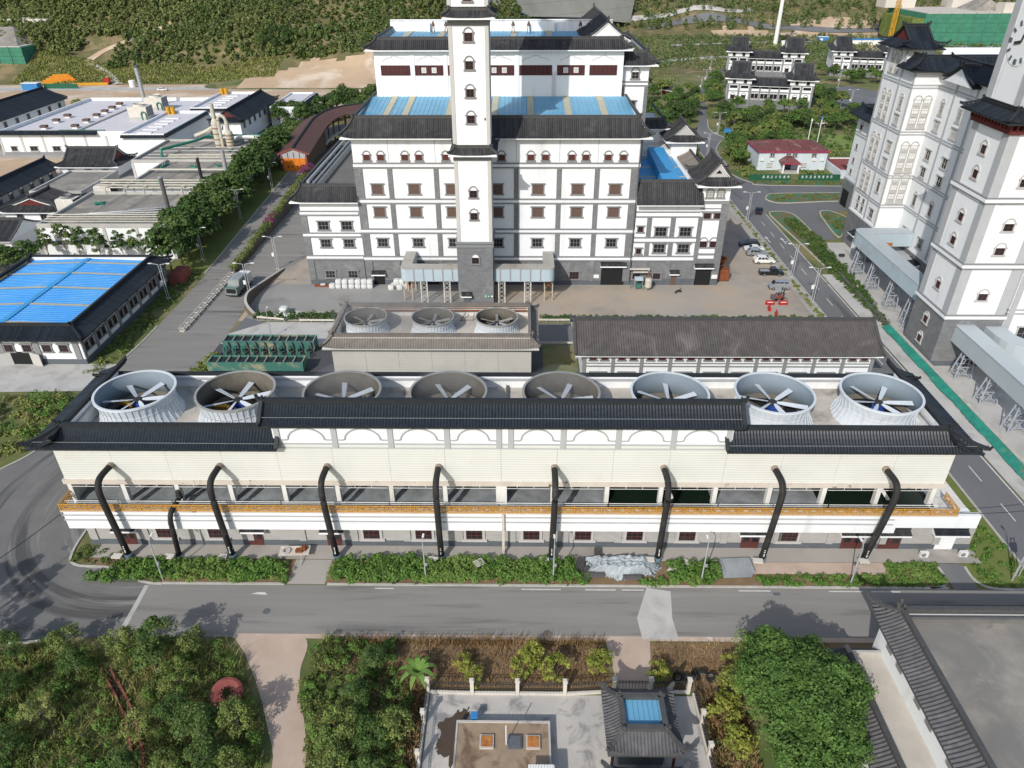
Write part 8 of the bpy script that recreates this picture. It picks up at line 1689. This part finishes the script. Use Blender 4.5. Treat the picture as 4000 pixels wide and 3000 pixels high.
# banana plant
bp = thing('banana_plant', 'broad-leaved banana plant at the left corner of the fence', 'plant', (-10.2, 45.8, 0)); part('stem', MB().tube([(0, 0, 0), (0, 0, 1.6)], [.16, .1], 8), 'leaf_bush', bp)
for k in range(9):
    a = 2*pi*k/9+.3; c, s = cos(a), sin(a); b = MB(); pr = [(0, 1.4, .06), (.5, 2.1, .24), (1.1, 2.3, .28), (1.7, 2.0, .2), (2.1, 1.5, .03)]
    for q, z, w_ in pr: b.v += [(c*q-s*w_, s*q+c*w_, z), (c*q+s*w_, s*q-c*w_, z)]
    b.f = [(2*i, 2*i+1, 2*i+3, 2*i+2) for i in range(4)]; part('leaf', b, 'leaf_bush', bp)
# big tree at the bottom right
def big_tree():
    t = thing('big_tree', 'large dense green tree beside the tiled hall at the bottom right', 'tree', (25.7, 40.4, 0)); rng = np.random.RandomState(77)
    nc = 560; d = rng.normal(size=(nc, 3)); d /= np.linalg.norm(d, axis=1)[:, None]; d[:, 2] = np.abs(d[:, 2])*1.2-.35; q = rng.uniform(.45, 1., (nc, 1))**.5
    lump = 1+.16*np.sin(3*np.arctan2(d[:, 1], d[:, 0])+.7)[:, None]+.1*np.sin(7*np.arctan2(d[:, 1], d[:, 0]))[:, None]
    C = d*q*lump*np.array([5.2, 8.0, 4.0])+np.array([.2, 0, 5.2]); R = rng.uniform(.5, 1.2, nc)
    ob('crown', npmesh('crown', *clumps(C, R, 120, .155, rng, .7), 'leaf_tree'), t); part('trunk', trunk_mb(4.5, .4, C, rng, 16), 'bark', t)
big_tree()
for i, (x, y, s) in enumerate([(19.6, 41.8, 1.1), (19.8, 38.5, 1.2), (20.6, 44.2, 1.0), (21.6, 47, .9)]): tree('shrubtree', x, y, 'yellow-green bush along the left foot of the big tree', 'yellow-green bushes beside the big tree', s, name='shrub', cat='shrub')
# --- left verge and forecourt
LV = [(-120, 80), (-95, 75), (-79, 79), (-74.4, 82), (-72.4, 86), (-71.8, 98.6), (-118, 97.5)]
mass('verge_scrub', 'rough grass and scrub on the left verge below the forecourt', 'scrub', scatter(LV, 420, -.1, .9, 31), 'leaf_grass', 46, .22, 31, (.6, 1.1)); mass('verge_scrub', 'darker bushes in the left verge scrub', 'scrub', scatter(LV, 150, .2, 1.3, 32), 'leaf_bush', 46, .22, 32, (.6, 1.1))
mass('verge_weeds', 'weeds along the shaded side of the warehouse', 'weeds', scatter([(-76.4, 104.5), (-72.2, 108), (-72, 150), (-76.5, 150)], 170, -.2, .35, 35), 'leaf_olive', 34, .2, 35, (.4, .8))
mass('verge_weeds', 'green weeds at the left end of the green tanks', 'weeds', scatter([(-57.5, 103), (-54.6, 103), (-54.8, 113), (-56.2, 113)], 70, 0, .7, 36), 'leaf_olive', 40, .18, 36, (.4, .8))
# --- hedges
hz = lambda x, y: ramp_z(y)+.8
mass('hedge', 'clipped green hedge on top of the retaining wall', 'hedge', scatter(R_(-65.7, 150, -64.3, 221), 330, 0, .7, 41, hz), 'leaf_olive', 40, .16, 41, (.45, .7), kind=None)
mass('flower_bush', 'pink flowering bush at the upper end of the hedge', 'bush', scatter(R_(-66.6, 215, -63.8, 221), 26, .4, 1.6, 42, hz), 'leaf_pink', 44, .2, 42, (.6, .9), kind=None); mass('flower_bush', 'pink flowering bush in the middle of the hedge near the left wing', 'bush', scatter(R_(-65.8, 176, -64, 182), 14, .2, .9, 43, hz), 'leaf_pink', 44, .2, 43, (.5, .8), kind=None)
mass('hedge', 'bushes behind the guard rails at the front left of the yard', 'hedge', scatter(R_(-53, 127.3, -36.8, 128.8), 90, .1, .8, 44), 'leaf_dark', 44, .2, 44, (.5, .9), kind=None)
mass('hedge', 'low hedge along the front edge of the yard behind the long house', 'hedge', scatter(R_(3, 127.2, 58, 128.1), 190, .1, .6, 45), 'leaf_mid', 40, .17, 45, (.35, .6), kind=None)
mass('verge_weeds', 'patchy weeds between the parking row and the right road', 'weeds', scatter(R_(59.2, 128, 60.1, 206), 150, -.25, .2, 46), 'leaf_olive', 30, .17, 46, (.3, .6))
mass('shrub_island', 'dark green shrubs on the long island beside the right road', 'shrubs', scatter([(69.2, 150), (73.4, 151), (74, 172), (72, 186), (70, 186), (70.4, 168)], 230, 0, 1.0, 47), 'leaf_mid', 42, .22, 47, (.5, 1.0)); mass('shrub_island', 'creepers over the low wall beside the conveyor bridge', 'shrubs', scatter([(70.2, 124), (71.6, 124), (74, 150), (69.6, 150)], 150, -.2, .7, 48), 'leaf_mid', 40, .2, 48, (.4, .8))
mass('island_weeds', 'weeds growing through the green netting of the traffic islands', 'weeds', scatter([(72, 203), (92, 204), (116, 204), (116, 210), (74, 209)], 150, -.2, .2, 49)+scatter([(80.6, 178), (84, 180), (86, 190), (82, 192)], 50, -.2, .2, 50)+scatter([(71, 220.5), (98, 219), (98, 222.6), (72, 223.4)], 70, -.2, .2, 51), 'leaf_olive', 30, .2, 49, (.4, .8))
# --- roadside and works trees
AV = [(-78.5+RND.uniform(-2.2, 2.6), 151+i*3.4+RND.uniform(-1, 1)) for i in range(25)]+[(-82+RND.uniform(-1, 1), 163+i*6) for i in range(6)]
for i, (x, y) in enumerate(AV): tree('avenue' if i % 3 else 'dark', x, y, 'leafy roadside tree in the row between the ramp road and the works halls', 'trees along the ramp road', RND.uniform(1.15, 1.55), z=max(0, ramp_z(y)-1))
for i, x in enumerate((-109.5, -104.6, -100.4, -96.2, -92, -87.4)): tree('thin', x, 154.6+RND.uniform(-1.4, 1.4), 'slender tree in front of the nearest works hall, '+['first', 'second', 'third', 'fourth', 'fifth', 'sixth', 'seventh', 'eighth', 'ninth'][i]+' from the left', 'slender trees before the nearest works hall', RND.uniform(1.2, 1.5))
for i in range(9): tree('avenue', -128+i*2.2+RND.uniform(-1, 1), 146+RND.uniform(-3, 4), 'bushy tree at the left edge above the blue-roofed warehouse', 'bushy trees left of the works hall', RND.uniform(.8, 1.1))
for i in range(34): tree('dark' if i % 2 else 'avenue', RND.uniform(-97, -76), RND.uniform(247, 320) if i > 6 else RND.uniform(238, 250), 'dark tree in the grove behind the covered gallery', 'dark grove behind the covered gallery', RND.uniform(.9, 1.35))
for i in range(26): tree('dark' if i % 2 else 'avenue', RND.uniform(-76, -36), RND.uniform(302, 330), 'dark tree in the grove left of the tall hall', 'dark grove left of the tall hall', RND.uniform(1.0, 1.5))
for i in range(12): tree('scrubgreen', -190+i*2.6+RND.uniform(-1, 1), 322+RND.uniform(-3, 4), 'bush behind the parapet of the white factory', 'bushes behind the white factory', RND.uniform(1.0, 1.6))
# --- garden on the right
GT = [(99.2, 398.4), (98.6, 386.5), (90.5, 356.4), (84.9, 335), (83.4, 312), (84.4, 297), (91.5, 305.9), (93.4, 298.5), (99.5, 298.5), (107.0, 295.5), (110.5, 292.7), (119.7, 295.5), (122.0, 291.3), (132.0, 304.3), (81.1, 275.5), (74.2, 258), (85.9, 276.7), (92.3, 278.0), (97.2, 279.3), (133.3, 333.6), (141.7, 337.1), (163.2, 423.6), (162.2, 402.8), (80.0, 368)]
for i, (x, y) in enumerate(GT): tree(('garden', 'dark', 'olive')[i % 3], x, y, 'garden tree in the planting in front of the dormitories', 'garden trees in front of the dormitories', RND.uniform(.75, 1.05))
GA = scatter([(79, 262), (98, 262), (100, 280), (84, 285)], 22, 0, 0, 61)+scatter([(78, 300), (140, 290), (142, 322), (96, 336), (84, 335)], 46, 0, 0, 62)+scatter([(70, 236), (75, 236), (75.5, 256), (72, 262)], 10, 0, 0, 63)+scatter([(130, 325), (142, 340), (148, 396), (136, 396)], 20, 0, 0, 64)+scatter([(84, 345), (91, 352), (99, 392), (94, 388)], 12, 0, 0, 65)+scatter([(168, 395), (190, 400), (188, 420), (170, 415)], 12, 0, 0, 66)
for i, (x, y, z) in enumerate(GA): tree(('garden', 'dark', 'olive', 'garden')[i % 4], x, y, 'one of the close-set trees filling the garden right of the bend', 'close-set trees of the right garden', RND.uniform(.55, .85))
GW = scatter([(44, 290), (62, 285), (76, 320), (80, 352), (60, 400), (42, 395)], 60, 0, 0, 67)+scatter([(44, 218), (58, 214), (60, 262), (48, 275)], 26, 0, 0, 68)
for i, (x, y, z) in enumerate(GW): tree(('dark', 'garden', 'dark', 'olive')[i % 4], x, y, 'tree in the grove between the tall hall and the garden road', 'grove between the tall hall and the garden road', RND.uniform(.65, 1.05))
mass('garden_shrubs', 'shrubs and ground cover under the right garden trees', 'shrubs', scatter([(78, 262), (128, 262), (140, 300), (96, 330), (84, 330), (78, 288)], 380, -.3, .7, 71), 'leaf_mid', 30, .34, 71, (.7, 1.4)); sheet('lawn', [(97, 262), (128, 258), (130, 284), (100, 287), (94, 276)], .05, 'grass_lawn')
mass('garden_shrubs', 'hedges around the prefabricated house', 'shrubs', scatter([(70, 228), (76, 226), (76, 262), (70.5, 258)], 120, -.2, .8, 72)+scatter(R_(89.5, 227, 98, 234), 60, -.3, .3, 73)+scatter(R_(99, 241, 114, 262), 110, -.2, .6, 74), 'leaf_olive', 34, .28, 72, (.5, 1.0))
# --- orchard slope and far scrub
mass('orchard', 'rows of small fruit bushes on the far field', 'shrubs', [(x+RND.uniform(-1, 1), 405+k*8+RND.uniform(-1.5, 1.5), .6) for k in range(9) for x in range(38, 84, 4)], 'leaf_olive', 26, .38, 75, (1.0, 1.7))
mass('far_scrub', 'scrubby green land beyond the dormitories', 'scrub', scatter([(30, 470), (110, 440), (200, 470), (330, 470), (330, 615), (60, 615), (20, 560)], 2100, -.3, 1.2, 76), 'leaf_hill_b', 26, .62, 76, (1.2, 2.8)); mass('far_scrub', 'olive scrub on the land behind the tall hall', 'scrub', scatter([(-60, 330), (40, 400), (40, 600), (-50, 440)], 700, -.3, 1.6, 77), 'leaf_hill', 24, .6, 77, (1.2, 2.6))
# --- wooded hills (read as one mass)
def woods(name, label, x0, x1, y0, y1, n, m, seed, rad, keep=None):
    rng = np.random.RandomState(seed); x = rng.uniform(x0, x1, n*3); y = rng.uniform(y0, y1, n*3); z = hill_h(x, y)
    k = (z > 2.2); 
    if keep is not None: k &= keep(x, y, rng)
    idx = np.nonzero(k)[0][:n]; C = np.stack([x[idx], y[idx], z[idx]], 1); m_ = len(C); hgt = rng.uniform(rad[0], rad[1], m_)
    Cs = np.concatenate([C+np.stack([rng.normal(size=m_)*.3, rng.normal(size=m_)*.3, hgt*f], 1) for f in (.45, 1.0, 1.5)]); Rs = np.concatenate([hgt*.62, hgt*.6, hgt*.42])
    tag(ob(name, npmesh(name, *clumps(Cs, Rs, 13, .78, rng, 1.1), m)), label, 'woodland', kind='stuff')
woods('woodland', 'dense light green plantation on the left hill', -420, -150, 436, 560, 6000, 'leaf_hill', 81, (1.3, 2.4), lambda x, y, r: ((x < -232+(y-440)*.35) | (r.rand(len(x)) < .3)) & ~((x > -252) & (x < -205) & (y < 458)))
woods('woodland', 'darker bushes scattered over the brown middle of the left hill', -230, 40, 424, 560, 2600, 'leaf_hill_b', 82, (1.0, 2.3), lambda x, y, r: (np.sin(x*.05+1)*np.cos(y*.06)+r.rand(len(x))*1.2 > .3) & ~((x > -146) & (x < -90) & (y < 424)))
woods('woodland', 'forest covering the right hills', 40, 520, 618, 900, 3600, 'leaf_hill_b', 83, (2.2, 4.2)); woods('woodland', 'pale scrub covering the middle of the left hill', -230, 60, 424, 580, 3400, 'leaf_rough', 84, (.7, 1.3), lambda x, y, r: ~((x > -146) & (x < -90) & (y < 424)))
blades('hill_grass', 'smooth grass slope at the foot of the left hill', [(-270, 402), (-130, 402), (-130, 426), (-200, 424), (-270, 440)], 12000, 'leaf_grass', 1.0, 85, .25, zf=lambda x, y: float(hill_h(np.array([x]), np.array([y]))[0]))
for i, (x, y) in enumerate([(-143, 440), (-139, 446), (-134, 446), (-131, 440), (-139, 436), (-130, 434), (-143, 432), (-135, 431)]): tree('dark', x, y, 'round tree in the small group on the bare earth bank', 'round trees on the bare earth bank', .8, z=float(hill_h(np.array([x]), np.array([y]))[0]))

for i, (x, y) in enumerate([(-64, 43.5), (-67, 45.5), (-70.5, 44), (-61, 41), (-73, 48)]): tree('tall', x, y, 'tall slender roadside tree just outside the left frame edge, '+ordw(i)+' of five', 'tall roadside trees at the left', 1.0)
BYG = {}
for o in list(COL.objects):
    if o.parent is None and o.get('group'): BYG.setdefault(o['group'], []).append(o)
for gname, fmt in (('young scrub trees in the bottom left thicket', 'pale-stemmed scrub tree in the bottom left thicket, %s from the left'), ('scrub trees beside the yard fence', 'leafy scrub tree between dusty path and yard fence, %s from the near end'),
                   ('trees along the ramp road', 'roadside tree beside the ramp road, %s counting up the slope'), ('garden trees in front of the dormitories', 'garden tree before the dormitories, %s from the left'), ('yellow-green bushes beside the big tree', 'yellow-green bush along the left foot of the big tree, %s from the near end'),
                   ('bushy trees left of the works hall', 'bushy tree above the blue-roofed warehouse, %s from the left edge'), ('bushes behind the white factory', 'bush behind the white factory parapet, %s from the left'), ('round trees on the bare earth bank', 'round tree on the bare earth bank, %s from the left'),
                   ('dark grove behind the covered gallery', 'tree in the dark grove behind the covered gallery, %s counting away from the gate'), ('dark grove left of the tall hall', 'tree in the dark grove left of the tall hall, %s from the left'),
                   ('grove between the tall hall and the garden road', 'tree in the grove right of the tall hall, %s counting from near to far')):
    L_ = BYG[gname]; ky = (lambda o: o.location.y) if ('slope' in fmt or 'near' in fmt or 'away' in fmt) else (lambda o: o.location.x/o.location.y); ordinal_labels(L_, fmt, ky)
L_ = BYG['close-set trees of the right garden']; L_.sort(key=lambda o: o.location.y); h_ = len(L_)//2
ordinal_labels(L_[:h_], 'close-set garden tree in the nearer half of the right garden, %s from the left', lambda o: o.location.x/o.location.y); ordinal_labels(L_[h_:], 'close-set garden tree in the farther half of the right garden, %s from the left', lambda o: o.location.x/o.location.y)

# ================================================================== STEAM over the wet fans
sm = bpy.data.materials.new('steam'); sm.use_nodes = True; _n = sm.node_tree.nodes; _n.clear()
_o = _n.new('ShaderNodeOutputMaterial'); _v = _n.new('ShaderNodeVolumePrincipled'); _v.inputs['Color'].default_value = (.95, .95, .95, 1); _v.inputs['Density'].default_value = .045; _v.inputs['Anisotropy'].default_value = .2
sm.node_tree.links.new(_v.outputs[0], _o.inputs['Volume']); MAT['steam'] = sm
def plume(x, y, z, rx, ry, rz_, label):
    b = MB(); b.lathe([(.02, -1), (.5, -.87), (.87, -.5), (1, 0), (.87, .5), (.5, .87), (.02, 1)], 16, close=False); b.v = [(p[0]*rx, p[1]*ry, p[2]*rz_) for p in b.v]
    o = ob('steam', b.mesh('steam', 'steam'), None, (x, y, z)); tag(o, label, 'steam', 'steam over the fans', 'stuff')
for x, lb in ((-22, 'third'), (-8.9, 'fourth'), (5, 'fifth')): plume(x, 74.6, 17.2, 4.4, 4.2, 2.6, 'thin steam rising from the '+lb+' big fan from the left')
plume(-20, 104, 13.0, 11, 5.5, 3.2, 'thin steam drifting over the left and middle small fans')
